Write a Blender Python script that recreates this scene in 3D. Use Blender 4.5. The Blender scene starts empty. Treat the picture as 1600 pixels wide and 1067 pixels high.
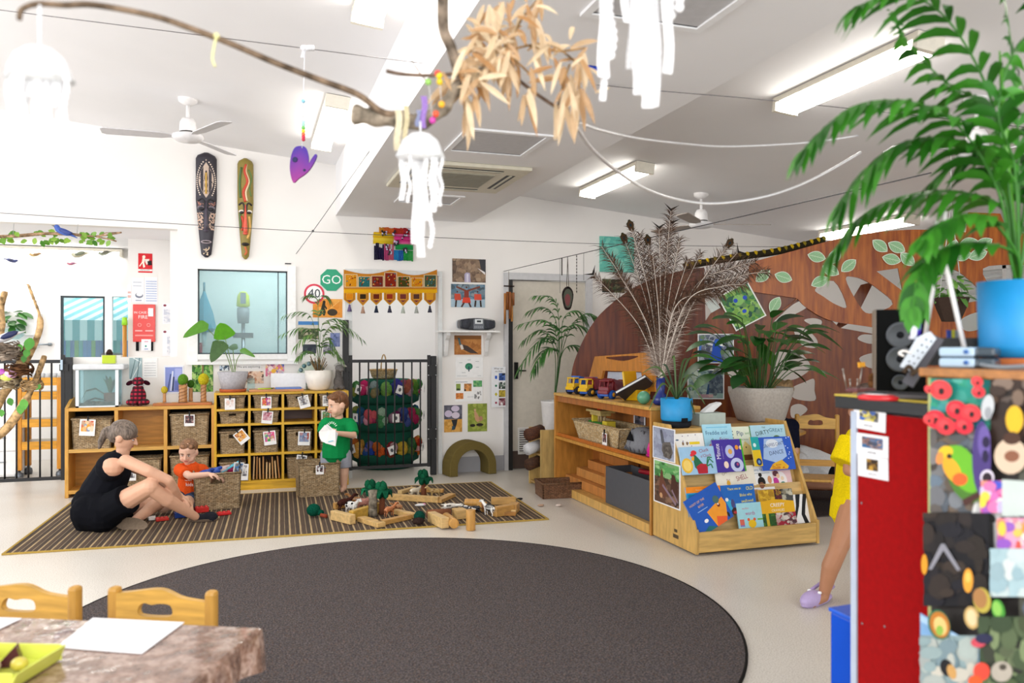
import bpy, math, random
from mathutils import Vector as V, Matrix as MX
RN = random.Random(11); PI = math.pi
F, CX, HY, H = 1244., 800., 540., 1.34
YA = math.atan2(411, 1244.); SY, CY = math.sin(YA), math.cos(YA)
COL = bpy.context.scene.collection
def at(px, py, t):
 u = (px-CX)/F
 return V((t*(SY+u*CY), t*(CY-u*SY), H+t*(HY-py)/F))
def aY(px, py, Y): return at(px, py, Y/(CY-(px-CX)/F*SY))
def aX(px, py, X): return at(px, py, X/(SY+(px-CX)/F*CY))
def aZ(px, py, Z=0.): return at(px, py, (Z-H)*F/(HY-py))
def rot(a, ax='Z'): return MX.Rotation(math.radians(a), 4, ax)
def tr(*p): return MX.Translation(V(p[0] if len(p) == 1 else p))
class Pl:
 def __init__(s, o, d):
  s.o = V((o[0], o[1], 0)); s.d = V((d[0], d[1], 0)).normalized(); s.n = V((s.d.y, -s.d.x, 0))
 def hit(s, px, py, off=0):
  r = at(px, py, 1)-V((0, 0, H)); q = s.o+s.n*off
  return V((0, 0, H))+r*(q.dot(s.n)/r.dot(s.n))
 def mat(s, p):
  m = MX.Identity(4); d, n = s.d, -s.n
  for i in range(3): m[i][0] = d[i]; m[i][1] = n[i]; m[i][2] = (0, 0, 1)[i]; m[i][3] = p[i]
  return m
def LC(h):
 if not isinstance(h, str): return h
 r = []
 for i in (0, 2, 4):
  c = int(h[i:i+2], 16)/255
  r.append(c/12.92 if c <= .04045 else ((c+.055)/1.055)**2.4)
 return (r[0], r[1], r[2], 1)
def mixc(a, b, f):
 a, b = LC(a), LC(b); return tuple(a[i]*(1-f)+b[i]*f for i in range(3))+(1,)
class M:
 def __init__(s, c='808080', x=None):
  s.v = []; s.f = []; s.k = []; s.sm = []; s.c = LC(c); s.x = x
 def __call__(s, c): s.c = LC(c); return s
 def add(s, vs, fs, sm=0):
  b = len(s.v)
  s.v += [tuple(s.x @ V(p)) for p in vs] if s.x else [tuple(p) for p in vs]
  for f in fs: s.f.append([i+b for i in f]); s.k.append(s.c); s.sm.append(sm)
  return s
 def box(s, x0, x1, y0, y1, z0, z1):
  v = [(x, y, z) for z in (z0, z1) for y in (y0, y1) for x in (x0, x1)]
  return s.add(v, [(0, 2, 3, 1), (4, 5, 7, 6), (0, 1, 5, 4), (2, 6, 7, 3), (0, 4, 6, 2), (1, 3, 7, 5)])
 def ob(s, c, sz, r=None):
  o = s.x; m = tr(c) @ (r if r else MX.Identity(4)); s.x = o @ m if o else m
  a, b, d = (q/2 for q in sz); s.box(-a, a, -b, b, -d, d); s.x = o; return s
 def tube(s, P, r, n=8, cap=True, sm=1):
  P = [V(p) for p in P]; N = len(P); R = r if isinstance(r, (list, tuple)) else [r]*N
  vs = []; fs = []; up = None
  for i in range(N):
   d = (P[min(i+1, N-1)]-P[max(i-1, 0)])
   d = d.normalized() if d.length > 1e-9 else V((0, 0, 1))
   if up is None: up = V((0, 0, 1)) if abs(d.z) < .9 else V((1, 0, 0))
   a = d.cross(up).normalized(); up = a.cross(d).normalized()
   for k in range(n):
    q = 2*PI*k/n; vs.append(P[i]+(a*math.cos(q)+up*math.sin(q))*R[i])
  for i in range(N-1):
   for k in range(n):
    k2 = (k+1) % n; fs.append((i*n+k, i*n+k2, (i+1)*n+k2, (i+1)*n+k))
  if cap: fs.append(tuple(range(n))[::-1]); fs.append(tuple((N-1)*n+k for k in range(n)))
  return s.add(vs, fs, sm)
 def cyl(s, a, b, r, r2=None, n=16, sm=1): return s.tube([a, b], [r, r if r2 is None else r2], n, True, sm)
 def lathe(s, prof, c=(0, 0, 0), n=24, sm=1, sx=1, sy=1):
  vs = []; fs = []; N = len(prof)
  for r, z in prof:
   for k in range(n):
    q = 2*PI*k/n; vs.append((c[0]+r*math.cos(q)*sx, c[1]+r*math.sin(q)*sy, c[2]+z))
  for i in range(N-1):
   for k in range(n):
    k2 = (k+1) % n; fs.append((i*n+k, i*n+k2, (i+1)*n+k2, (i+1)*n+k))
  if prof[0][0] > 1e-6: fs.append(tuple(range(n))[::-1])
  if prof[-1][0] > 1e-6: fs.append(tuple((N-1)*n+k for k in range(n)))
  return s.add(vs, fs, sm)
 def ell(s, c, r, n=12, rt=None):
  if not isinstance(r, (tuple, list)): r = (r, r, r)
  m2 = max(4, n//2); vs = []; fs = []; rt = rt.to_3x3() if rt else None
  for i in range(m2+1):
   th = PI*i/m2; z = -math.cos(th); q = math.sin(th)
   for k in range(n):
    ph = 2*PI*k/n; p = V((q*math.cos(ph)*r[0], q*math.sin(ph)*r[1], z*r[2]))
    vs.append(V(c)+(rt @ p if rt else p))
  for i in range(m2):
   for k in range(n):
    k2 = (k+1) % n; fs.append((i*n+k, i*n+k2, (i+1)*n+k2, (i+1)*n+k))
  return s.add(vs, fs, 1)
 def cap(s, a, b, r0, r1=None, n=12):
  r1 = r0 if r1 is None else r1; a = V(a); b = V(b)
  s.tube([a, a.lerp(b, .5), b], [r0, (r0+r1)/2, r1], n); s.ell(a, r0, n); s.ell(b, r1, n); return s
 def prism(s, pts, a, b, ax='y'):
  f = {'y': lambda p, t: (p[0], t, p[1]), 'z': lambda p, t: (p[0], p[1], t), 'x': lambda p, t: (t, p[0], p[1])}[ax]
  n = len(pts); vs = [f(p, a) for p in pts]+[f(p, b) for p in pts]
  fs = [tuple(range(n)), tuple(range(n, 2*n))[::-1]]+[(i, i+n, (i+1) % n+n, (i+1) % n) for i in range(n)]
  return s.add(vs, fs)
 def quad(s, *p): return s.add(p, [tuple(range(len(p)))])
 def strip(s, P, w, side):
  P = [V(p) for p in P]; side = V(side); N = len(P); W = w if isinstance(w, (list, tuple)) else [w]*N
  vs = []
  for p, q in zip(P, W): vs += [p-side*q, p+side*q]
  return s.add(vs, [(2*i, 2*i+1, 2*i+3, 2*i+2) for i in range(N-1)], 1)
WM = {}
def O(m, name, mat, parent=None, bev=0, seg=2, world=True):
 me = bpy.data.meshes.new(name); o = bpy.data.objects.new(name, me); COL.objects.link(o); vs = m.v
 if parent is None:
  xs, ys, zs = zip(*vs)
  b = V(((min(xs)+max(xs))/2, (min(ys)+max(ys))/2, min(zs))); vs = [(x-b.x, y-b.y, z-b.z) for x, y, z in vs]
  o.location = b; WM[o.name] = tr(b)
 else:
  WM[o.name] = WM[parent.name]; o.parent = parent
  if world: iv = WM[parent.name].inverted(); vs = [tuple(iv @ V(p)) for p in vs]
 me.from_pydata(vs, [], m.f)
 a = me.attributes.new('Col', 'FLOAT_COLOR', 'CORNER'); d = []
 for f, k in zip(m.f, m.k): d += list(k)*len(f)
 a.data.foreach_set('color', d); me.polygons.foreach_set('use_smooth', [bool(x) for x in m.sm]); me.materials.append(mat)
 if bev:
  md = o.modifiers.new('Bevel', 'BEVEL'); md.width = bev; md.segments = seg; md.limit_method = 'ANGLE'; md.angle_limit = .7
 return o
def tag(o, label, cat, group=None):
 o['label'] = label; o['category'] = cat
 if group: o['group'] = group
 return o
def T(name, label, cat, loc=(0, 0, 0), rz=0, group=None):
 o = bpy.data.objects.new(name, None); COL.objects.link(o); o.empty_display_size = .05
 o.location = V(loc); o.rotation_euler = (0, 0, math.radians(rz)); WM[o.name] = tr(loc) @ rot(rz)
 return tag(o, label, cat, group)
def S(m, name, label, cat, mat, group=None, bev=0):
 return tag(O(m, name, mat, None, bev), label, cat, group)
def st(m, name, mat, parent=None, bev=0):
 o = O(m, name, mat, parent, bev)
 if parent is None: o['kind'] = 'structure'
 return o
def dup(r, loc, rz=None, label=None, sc=None):
 def cp(o, p):
  c = o.copy(); COL.objects.link(c)
  if p: c.parent = p
  for ch in o.children: cp(ch, c)
  return c
 n = cp(r, None); n.location = V(loc)
 if rz is not None: n.rotation_euler = (0, 0, math.radians(rz))
 if sc: n.scale = (sc, sc, sc)
 WM[n.name] = tr(loc) @ rot(rz or 0)
 if label: n['label'] = label
 return n
# ---------- materials
def mat(name, build):
 m = bpy.data.materials.new(name); m.use_nodes = True; nt = m.node_tree; b = nt.nodes['Principled BSDF']
 build(nt, b); return m
def nd(nt, ty, ins=None, **kw):
 n = nt.nodes.new(ty)
 for k, v in kw.items(): setattr(n, k, v)
 for k, v in (ins or {}).items():
  if hasattr(v, 'is_output') or isinstance(v, bpy.types.NodeSocket): nt.links.new(v, n.inputs[k])
  else: n.inputs[k].default_value = v
 return n
def mixn(nt, f, a, b, mode='MIX'):
 n = nt.nodes.new('ShaderNodeMix'); n.data_type = 'RGBA'; n.blend_type = mode
 for i, v in ((0, f), (6, a), (7, b)):
  if isinstance(v, bpy.types.NodeSocket): nt.links.new(v, n.inputs[i])
  else: n.inputs[i].default_value = v
 return n.outputs[2]
def mp(nt, sc=(1, 1, 1), rt=(0, 0, 0)):
 tc = nd(nt, 'ShaderNodeTexCoord'); m = nd(nt, 'ShaderNodeMapping', {'Vector': tc.outputs['Object'], 'Scale': sc, 'Rotation': rt}); return m.outputs[0]
def noise(nt, vec, scale, det=3): return nd(nt, 'ShaderNodeTexNoise', {'Vector': vec, 'Scale': scale, 'Detail': det}).outputs['Fac']
def ramp(nt, fac, *st_):
 r = nt.nodes.new('ShaderNodeValToRGB'); nt.links.new(fac, r.inputs[0]); e = r.color_ramp.elements
 while len(e) < len(st_): e.new(.5)
 for q, (p, c) in zip(e, st_): q.position = p; q.color = LC(c)
 return r.outputs[0]
def bump(nt, b, h, s=.3, d=.01):
 n = nd(nt, 'ShaderNodeBump', {'Height': h, 'Strength': s, 'Distance': d}); nt.links.new(n.outputs[0], b.inputs['Normal'])
def attr(nt): return nd(nt, 'ShaderNodeAttribute', attribute_name='Col').outputs['Color']
def amat(name, rough, var=.12, scale=40, bmp=0, spec=.5, sub=0, trans=0, metal=0, stretch=(1, 1, 1), lo='b0b0b0', coat=0):
 def f(nt, b):
  v = mp(nt, stretch); n = noise(nt, v, scale); g = ramp(nt, n, (.3, lo), (.7, 'ffffff'))
  nt.links.new(mixn(nt, var*3 if var < .33 else 1., attr(nt), g, 'MULTIPLY'), b.inputs['Base Color'])
  b.inputs['Roughness'].default_value = rough; b.inputs['Specular IOR Level'].default_value = spec; b.inputs['Metallic'].default_value = metal
  if bmp: bump(nt, b, n, bmp, .004)
  if sub: b.inputs['Subsurface Weight'].default_value = sub; b.inputs['Subsurface Scale'].default_value = .01
  if coat: b.inputs['Coat Weight'].default_value = coat
  if trans:
   t = nd(nt, 'ShaderNodeBsdfTranslucent', {'Color': attr(nt)}); mx = nd(nt, 'ShaderNodeMixShader', {0: trans})
   nt.links.new(b.outputs[0], mx.inputs[1]); nt.links.new(t.outputs[0], mx.inputs[2])
   nt.links.new(mx.outputs[0], nt.nodes['Material Output'].inputs[0])
 return mat(name, f)
PAPER = amat('printed_paper', .55, .04, 30, spec=.3)
PAINT = amat('painted_surface', .5, .05, 25)
GLOSS = amat('glossy_plastic', .22, .03, 20)
MATTE = amat('matte_surface', .9, .12, 60, spec=.2)
FAB = amat('woven_fabric', .95, .2, 220, bmp=.3, spec=.1)
PLUSH = amat('plush_fabric', 1., .3, 120, bmp=.6, spec=.05)
LEAF = amat('leaf_surface', .38, .15, 30, trans=.25)
SKIN = amat('skin_surface', .5, .03, 25, spec=.35)
HAIR = amat('hair_strands', .5, .3, 90, bmp=.35, spec=.3, lo='808080', stretch=(1, 1, .3))
WOOD = amat('oiled_wood', .38, .2, 5, stretch=(6, 6, 1.2), spec=.4)
WOODH = amat('long_grain_wood', .38, .2, 5, stretch=(1.2, 9, 9), spec=.4)
DARKW = amat('stained_plywood', .33, .3, 6, stretch=(5, 5, .5), spec=.3, lo='a87c68')
BARK = amat('dry_bark', .95, .33, 30, bmp=.8, spec=.1, lo='707070')
METAL = amat('brushed_metal', .35, .05, 50, metal=.8)
FEATH = amat('feather_barbs', .8, .15, 60, trans=.06, spec=.2)
def fw(nt, b, c1='cdb48e', c2='a4875f', c3='5a4228'):
 tc = nd(nt, 'ShaderNodeTexCoord'); sp = nd(nt, 'ShaderNodeSeparateXYZ', {0: tc.outputs['Object']})
 ad = nd(nt, 'ShaderNodeMath', {0: sp.outputs[0], 1: sp.outputs[1]}); cb = nd(nt, 'ShaderNodeCombineXYZ', {0: ad.outputs[0], 1: sp.outputs[2]})
 ns = nd(nt, 'ShaderNodeTexNoise', {'Vector': tc.outputs['Object'], 'Scale': 30.})
 vv = nd(nt, 'ShaderNodeVectorMath', {0: ns.outputs['Color'], 1: (.006, .006, .006)}, operation='MULTIPLY')
 v2 = nd(nt, 'ShaderNodeVectorMath', {0: cb.outputs[0], 1: vv.outputs[0]})
 br = nd(nt, 'ShaderNodeTexBrick', {'Vector': v2.outputs[0], 'Scale': 1., 'Color1': LC(c1), 'Color2': LC(c2), 'Mortar': LC(c3), 'Mortar Size': .0016, 'Brick Width': .034, 'Row Height': .0105, 'Mortar Smooth': .5})
 g = ramp(nt, noise(nt, tc.outputs['Object'], 60.), (.3, '9a9a9a'), (.7, 'ffffff'))
 nt.links.new(mixn(nt, .8, mixn(nt, 1., br.outputs[0], attr(nt), 'MULTIPLY'), g, 'MULTIPLY'), b.inputs['Base Color'])
 b.inputs['Roughness'].default_value = .8; bump(nt, b, br.outputs[1], -.6, .006)
WICK = mat('seagrass_weave', fw)
CANE = mat('cane_weave', lambda nt, b: fw(nt, b, 'f6e2b8', 'd9b880', '8a6238'))
def flat(name, c, rough=.6, sc=8., var=.06, spec=.4):
 def f(nt, b):
  g = ramp(nt, noise(nt, mp(nt), sc), (.3, mixc(c, '000000', var)), (.7, c)); nt.links.new(g, b.inputs['Base Color'])
  b.inputs['Roughness'].default_value = rough; b.inputs['Specular IOR Level'].default_value = spec
 return mat(name, f)
WALL = flat('wall_plaster', 'eeebe8', .7, 3., .03)
CEIL = flat('ceiling_paint', 'efeef0', .8, 2., .03)
SKIRT = flat('grey_vinyl_skirting', 'a9a9ae', .6)
def ff(nt, b):
 v = mp(nt); n = noise(nt, v, 160., 2); n2 = noise(nt, v, 1.2)
 a = ramp(nt, n, (.33, 'b9b1a6'), (.5, 'd9d3ca'), (.68, 'e3ded7'))
 nt.links.new(mixn(nt, .25, a, ramp(nt, n2, (.3, 'cfc8bf'), (.7, 'ffffff')), 'MULTIPLY'), b.inputs['Base Color'])
 b.inputs['Roughness'].default_value = .32; b.inputs['Specular IOR Level'].default_value = .45
FLOOR = mat('speckled_vinyl', ff)
def fc(nt, b):
 v = mp(nt); n = noise(nt, v, 130., 2); vo = nd(nt, 'ShaderNodeTexVoronoi', {'Vector': v, 'Scale': 150.})
 a = ramp(nt, n, (.32, '2f2a29'), (.5, '4d4644'), (.7, '7a716c'))
 c2 = ramp(nt, vo.outputs['Color'], (.05, '6b4a3c'), (.3, '55504e'), (.8, '4a4a55'))
 nt.links.new(mixn(nt, .35, a, c2), b.inputs['Base Color']); b.inputs['Roughness'].default_value = 1.
 b.inputs['Specular IOR Level'].default_value = .05; bump(nt, b, n, .6, .004)
CARPET = mat('flecked_carpet', fc)
def fr(nt, b):
 tc = nd(nt, 'ShaderNodeTexCoord'); sp = nd(nt, 'ShaderNodeSeparateXYZ', {0: tc.outputs['Object']})
 md = nd(nt, 'ShaderNodeMath', {0: sp.outputs[0], 1: .075}, operation='FLOORED_MODULO')
 dv = nd(nt, 'ShaderNodeMath', {0: md.outputs[0], 1: .075}, operation='DIVIDE')
 a = ramp(nt, dv.outputs[0], (0., 'c7ac80'), (.16, '5a4636')); a2 = a.node.color_ramp; a2.interpolation = 'CONSTANT'
 e = a2.elements.new(.56); e.color = LC('a58f6c'); e = a2.elements.new(.63); e.color = LC('4c3b2e')
 g = ramp(nt, noise(nt, mp(nt, (60, 1, 1)), 6.), (.3, '8a8a8a'), (.7, 'ffffff'))
 nt.links.new(mixn(nt, .8, a, g, 'MULTIPLY'), b.inputs['Base Color']); b.inputs['Roughness'].default_value = 1.
STRIPE = mat('striped_weave', fr)
def fg(nt, b):
 b.inputs['Base Color'].default_value = LC('e4f2f4'); b.inputs['Roughness'].default_value = .03
 tb = nd(nt, 'ShaderNodeBsdfTransparent', {0: LC('e6f4f5')}); mx = nd(nt, 'ShaderNodeMixShader', {0: .12})
 nt.links.new(tb.outputs[0], mx.inputs[1]); nt.links.new(b.outputs[0], mx.inputs[2]); nt.links.new(mx.outputs[0], nt.nodes['Material Output'].inputs[0])
GLASS = mat('clear_glass', fg)
def emit(name, c, s):
 def f(nt, b):
  b.inputs['Base Color'].default_value = LC(c); b.inputs['Emission Color'].default_value = LC(c); b.inputs['Emission Strength'].default_value = s
 return mat(name, f)
LIT = emit('lit_diffuser', 'fffaf0', 14.)
def fcl(nt, b):
 v = mp(nt); n = noise(nt, v, 16., 4); g = noise(nt, v, 90., 2)
 a = ramp(nt, n, (.32, '54372a'), (.5, '86624f'), (.62, 'b89c8e'), (.7, '6a4836'))
 nt.links.new(mixn(nt, .3, a, ramp(nt, g, (.3, '4a3024'), (.7, 'c8b0a4'))), b.inputs['Base Color']); b.inputs['Roughness'].default_value = .12
 b.inputs['Coat Weight'].default_value = .5; bump(nt, b, noise(nt, v, 22., 2), .5, .01)
CLOTH = mat('glossy_tablecloth', fcl)
def ftart(nt, b):
 v = mp(nt)
 w1 = nd(nt, 'ShaderNodeTexWave', {'Vector': v, 'Scale': 9., 'Distortion': 1.}, bands_direction='X').outputs['Fac']
 w2 = nd(nt, 'ShaderNodeTexWave', {'Vector': v, 'Scale': 9., 'Distortion': 1.}, bands_direction='Z').outputs['Fac']
 a = mixn(nt, ramp(nt, w1, (.35, '000000'), (.6, 'ffffff')), LC('5a1020'), LC('a8203a'))
 c2 = mixn(nt, ramp(nt, w2, (.5, '000000'), (.75, 'ffffff')), a, LC('2a1018'))
 nt.links.new(c2, b.inputs['Base Color']); b.inputs['Roughness'].default_value = 1.
TARTAN = mat('red_tartan', ftart)
# ---------- flat pictures
TXT = {}
def text_mesh(s):
 if s not in TXT:
  cu = bpy.data.curves.new('lettering', 'FONT'); cu.body = s; cu.resolution_u = 2; cu.align_x = 'CENTER'; cu.align_y = 'CENTER'
  o = bpy.data.objects.new('lettering', cu); me = bpy.data.meshes.new_from_object(o)
  TXT[s] = ([tuple(p.co) for p in me.vertices], [tuple(p.vertices) for p in me.polygons])
  bpy.data.objects.remove(o); bpy.data.curves.remove(cu); bpy.data.meshes.remove(me)
 return TXT[s]
def clip(P):
 for ax, lim, sg in ((0, 0., 1), (0, 1., -1), (1, 0., 1), (1, 1., -1)):
  Q = []
  for i in range(len(P)):
   a, b = P[i-1], P[i]; da, db = (a[ax]-lim)*sg, (b[ax]-lim)*sg
   if (da < 0) != (db < 0):
    t = da/(da-db); Q.append((a[0]+(b[0]-a[0])*t, a[1]+(b[1]-a[1])*t))
   if db >= 0: Q.append(b)
  P = Q
  if not P: break
 return P
def art(m, w, h, bg, sh, th=.003, y0=0.):
 """flat picture in local XZ, centred, facing -Y; shapes use 0..1 coordinates"""
 m(bg).box(-w/2, w/2, y0, y0+th, -h/2, h/2); L = [0]
 def pl(c, P):
  P = clip(P)
  if len(P) < 3: return
  L[0] += 1; y = y0-.0003-.00012*L[0]
  m(c).add([((u-.5)*w, y, (q-.5)*h) for u, q in P], [tuple(range(len(P)))])
 for s in sh:
  k = s[0]
  if k == 'r': pl(s[1], [(s[2], s[3]), (s[4], s[3]), (s[4], s[5]), (s[2], s[5])])
  elif k == 'p': pl(s[1], s[2])
  elif k == 'e':
   a = math.radians(s[6]) if len(s) > 6 else 0; P = []
   for i in range(20):
    q = 2*PI*i/20; x = math.cos(q)*s[4]; z = math.sin(q)*s[5]
    P.append((s[2]+(x*math.cos(a)-z*math.sin(a))/w, s[3]+(x*math.sin(a)+z*math.cos(a))/h))
   pl(s[1], P)
  elif k == 'l':
   P = s[2]; q = s[3]
   for i in range(len(P)-1):
    ax, az, bx_, bz = P[i][0]*w, P[i][1]*h, P[i+1][0]*w, P[i+1][1]*h
    d = math.hypot(bx_-ax, bz-az) or 1; nx, nz = -(bz-az)/d*q*w/2, (bx_-ax)/d*q*w/2
    pl(s[1], [((ax-nx)/w, (az-nz)/h), ((bx_-nx)/w, (bz-nz)/h), ((bx_+nx)/w, (bz+nz)/h), ((ax+nx)/w, (az+nz)/h)])
  elif k == 't':
   a = math.radians(s[6]) if len(s) > 6 else 0; vs, fs = text_mesh(s[5]); z = s[4]*h; L[0] += 1; y = y0-.0004-.00012*L[0]
   sx = s[7] if len(s) > 7 else 1
   m(s[1]).add([((s[2]-.5)*w+(x*sx*math.cos(a)-q*math.sin(a))*z, y, (s[3]-.5)*h+(x*sx*math.sin(a)+q*math.cos(a))*z) for x, q, _ in vs], fs)
  elif k == 'm':
   _, cs, nx, ny, u0, v0, u1, v1, sd = s; r = random.Random(sd); L[0] += 1; y = y0-.0003-.00012*L[0]
   dx, dz = (u1-u0)/nx, (v1-v0)/ny; m(cs[0]).add([((x-.5)*w, y, (z-.5)*h) for x, z in ((u0, v0), (u1, v0), (u1, v1), (u0, v1))], [(0, 1, 2, 3)])
   for i in range(int(nx*ny*1.6)):
    cu, cv, a0 = r.random(), r.random(), r.random()*6.28; sz = .5+r.random()*.7
    P = clip([(cu+math.cos(a0+k)*sz*(.6+.5*r.random())/nx, cv+math.sin(a0+k)*sz*(.6+.5*r.random())/ny) for k in (0, 1, 2, 3.1, 4.1, 5.2)])
    if len(P) > 2: m(mixc(r.choice(cs), r.choice(cs), r.random()*.5)).add([((u0+(u1-u0)*p-.5)*w, y-.0001-i*.000002, (v0+(v1-v0)*q-.5)*h) for p, q in P], [tuple(range(len(P)))])
   L[0] += 2
 return m
def pic(pl, x0, y0, x1, y1, name, label, cat, bg, sh, rz=0, off=.004, parent=None, group=None, mt=None, th=.003):
 cx, cy = (x0+x1)/2, (y0+y1)/2
 w = (pl.hit(x1, cy, off)-pl.hit(x0, cy, off)).length; h = (pl.hit(cx, y1, off)-pl.hit(cx, y0, off)).length
 m = M(x=pl.mat(pl.hit(cx, cy, off)) @ rot(rz, 'Y')); art(m, w, h, bg, sh, th)
 if parent: return O(m, name, mt or PAPER, parent)
 return S(m, name, label, cat, mt or PAPER, group)
# ---------- remeshed bodies
def blob(m, vox, it=4, fac=.5):
 me = bpy.data.meshes.new('b'); me.from_pydata(m.v, [], m.f); o = bpy.data.objects.new('b', me); COL.objects.link(o)
 a = o.modifiers.new('r', 'REMESH'); a.mode = 'VOXEL'; a.voxel_size = vox; a.use_smooth_shade = True
 if it: b = o.modifiers.new('s', 'SMOOTH'); b.factor = fac; b.iterations = it
 dg = bpy.context.evaluated_depsgraph_get(); e = bpy.data.meshes.new_from_object(o.evaluated_get(dg))
 r = M(); r.c = m.c; r.add([tuple(p.co) for p in e.vertices], [tuple(p.vertices) for p in e.polygons], 1)
 bpy.data.objects.remove(o); bpy.data.meshes.remove(me); bpy.data.meshes.remove(e); return r
def panel(outl, holes, th):
 """2D outline with holes -> verts (x,0..th,z) and faces"""
 cu = bpy.data.curves.new('p', 'CURVE'); cu.dimensions = '2D'; cu.fill_mode = 'BOTH'; cu.extrude = th/2
 for P in [outl]+holes:
  s = cu.splines.new('POLY'); s.points.add(len(P)-1); s.use_cyclic_u = True
  for q, p in zip(s.points, P): q.co = (p[0], p[1], 0, 1)
 o = bpy.data.objects.new('p', cu); me = bpy.data.meshes.new_from_object(o)
 r = ([(p.co.x, p.co.z, p.co.y) for p in me.vertices], [tuple(p.vertices)[::-1] for p in me.polygons])
 bpy.data.objects.remove(o); bpy.data.curves.remove(cu); bpy.data.meshes.remove(me); return r
def smooth_loop(P, n=4, closed=True):
 Q = []; N = len(P)
 for i in range(N if closed else N-1):
  g = (lambda k: P[k % N]) if closed else (lambda k: P[max(0, min(N-1, k))])
  a, b, c, d = (V(g(i+j)) for j in (-1, 0, 1, 2))
  for k in range(n):
   t = k/n; Q.append(.5*((2*b)+(c-a)*t+(2*a-5*b+4*c-d)*t*t+(3*b-a-3*c+d)*t**3))
 if not closed: Q.append(V(P[-1]))
 return Q
# ---------- setting
WY = 8.18
BW = Pl((0, WY), (1, 0))
def cz(X): return 3.24-.098*X
st(M().box(-6, 12, -2, 13, -.1, 0), 'floor', FLOOR)
m = M(); x0, x1 = -4.5, 12
m.prism([(x0, cz(x0)), (x1, cz(x1)), (x1, cz(x1)+.1), (x0, cz(x0)+.1)], -1.2, WY+.12, 'y'); st(m, 'ceiling', CEIL)
st(M().box(.83, 2.25, -1.2, WY, 2.65, 3.2), 'beam', CEIL)
# back wall with openings
OX1 = aY(277, 358, WY).x; OZ = aY(277, 358, WY).z; HX = aY(110, 558, WY).x; HZ = aY(180, 558, WY).z
wa, wb = aY(309, 420, WY), aY(449, 553, WY)
da, db = aY(550, 428, WY), aY(684, 740, WY)
ea, eb = aY(795, 437, WY), aY(914, 740, WY)
m = M(); Y0, Y1 = WY, WY+.12
m.box(-5, OX1, Y0, Y1, OZ, 4); m.box(HX, OX1, Y0, Y1, 0, HZ)
m.box(OX1, wa.x, Y0, Y1, 0, 4); m.box(wa.x, wb.x, Y0, Y1, 0, wb.z); m.box(wa.x, wb.x, Y0, Y1, wa.z, 4)
m.box(wb.x, da.x, Y0, Y1, 0, 4); m.box(da.x, db.x, Y0, Y1, da.z, 4); m.box(db.x, ea.x, Y0, Y1, 0, 4)
m.box(ea.x, eb.x, Y0, Y1, ea.z, 4); m.box(eb.x, 12, Y0, Y1, 0, 4); st(m, 'wall_back', WALL)
m = M(); m.box(8.6, 8.72, -1.2, 5.2, 0, 3); m.box(8.6, 8.72, 5.2, 8.18, 0, 1.2); m.box(8.6, 8.72, 5.2, 8.18, 2.3, 3); st(m, 'wall_right', WALL)
m = M('f2f0ee')
for z in (1.2, 2.26): m.box(8.55, 8.66, 5.2, 8.15, z, z+.05)
for y in (5.2, 6.2, 7.15, 8.1): m.box(8.55, 8.66, y, y+.05, 1.2, 2.3)
w2 = st(m, 'window_2', PAINT)
m = M('f4f4f4')
for i in range(5): m.ob((8.66, 6.67, 1.95+i*.07), (.06, 2.9, .012), rot(35, 'Y'))
O(m, 'blind_slats', PAINT, w2)
m = M('9db27c')
for i in range(900):
 p = V((9.2+RN.random()*.8, 5+RN.random()*2.9, .3+RN.random()*1.8)); r = rot(RN.random()*360, 'Z') @ rot(RN.random()*180, 'X')
 m.c = mixc('5f7f3a', 'b9cc8a', RN.random()); m.x = tr(p) @ r; m.quad((-.09, 0, 0), (0, -.04, 0), (.09, 0, 0), (0, .04, 0))
o = S(m, 'hedge', 'leafy garden hedge seen outside through the louvred window', 'hedge', LEAF); o['kind'] = 'stuff'
# skirtings
m = M(); zb = .16
m.box(db.x+.07, ea.x-.06, Y0-.012, Y0, 0, zb); st(m, 'baseboard_back', SKIRT)
m = M(); m.box(eb.x+.1, 8.6, Y0-.012, Y0, 0, zb); st(m, 'baseboard_right', SKIRT)
# window into the office
m = M('f4f4f4'); a, b = wa, wb; e = .05
Y1_ = Y1; Y1 = Y0-.001; m.box(a.x-e-.03, a.x-.001, Y0-.02, Y1, b.z-e-.019, a.z+e); m.box(b.x+.001, b.x+e+.03, Y0-.02, Y1, b.z-e-.019, a.z+e)
m.box(a.x, b.x, Y0-.02, Y1, a.z, a.z+e); m.box(a.x, b.x, Y0-.02, Y1, b.z-e, b.z); Y1 = Y1_
m.box(a.x-.1, b.x+.1, Y0-.05, Y0-.02, b.z-e-.05, b.z-e-.02)
w1 = st(m, 'window_1', PAINT)
m = M('3b4a52'); q = .012
m.box(a.x, a.x+q, Y0+.03, Y0+.06, b.z, a.z); m.box(b.x-q, b.x, Y0+.03, Y0+.06, b.z, a.z); m.box(a.x, b.x, Y0+.03, Y0+.06, a.z-q, a.z); m.box(a.x, b.x, Y0+.03, Y0+.06, b.z, b.z+q)
m.box(b.x-.09, b.x-.082, Y0+.03, Y0+.06, b.z, a.z)
O(m, 'window_frame', PAINT, w1); O(M().box(a.x, b.x, Y0+.044, Y0+.048, b.z, a.z), 'glass_pane', GLASS, w1)
st(M('dfe9ea').box(-.62, .72, 9.9, 10, 0, 3), 'wall_office', PAINT); st(M().box(-.72, -.62, Y1, 10, 0, 3), 'wall_office_side', WALL)
st(M().box(.72, .78, Y1, 10.9, 0, 3), 'wall_corridor', WALL); st(M().box(-.72, 3, Y1, 11, 2.7, 2.8), 'ceiling_office', CEIL)
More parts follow.
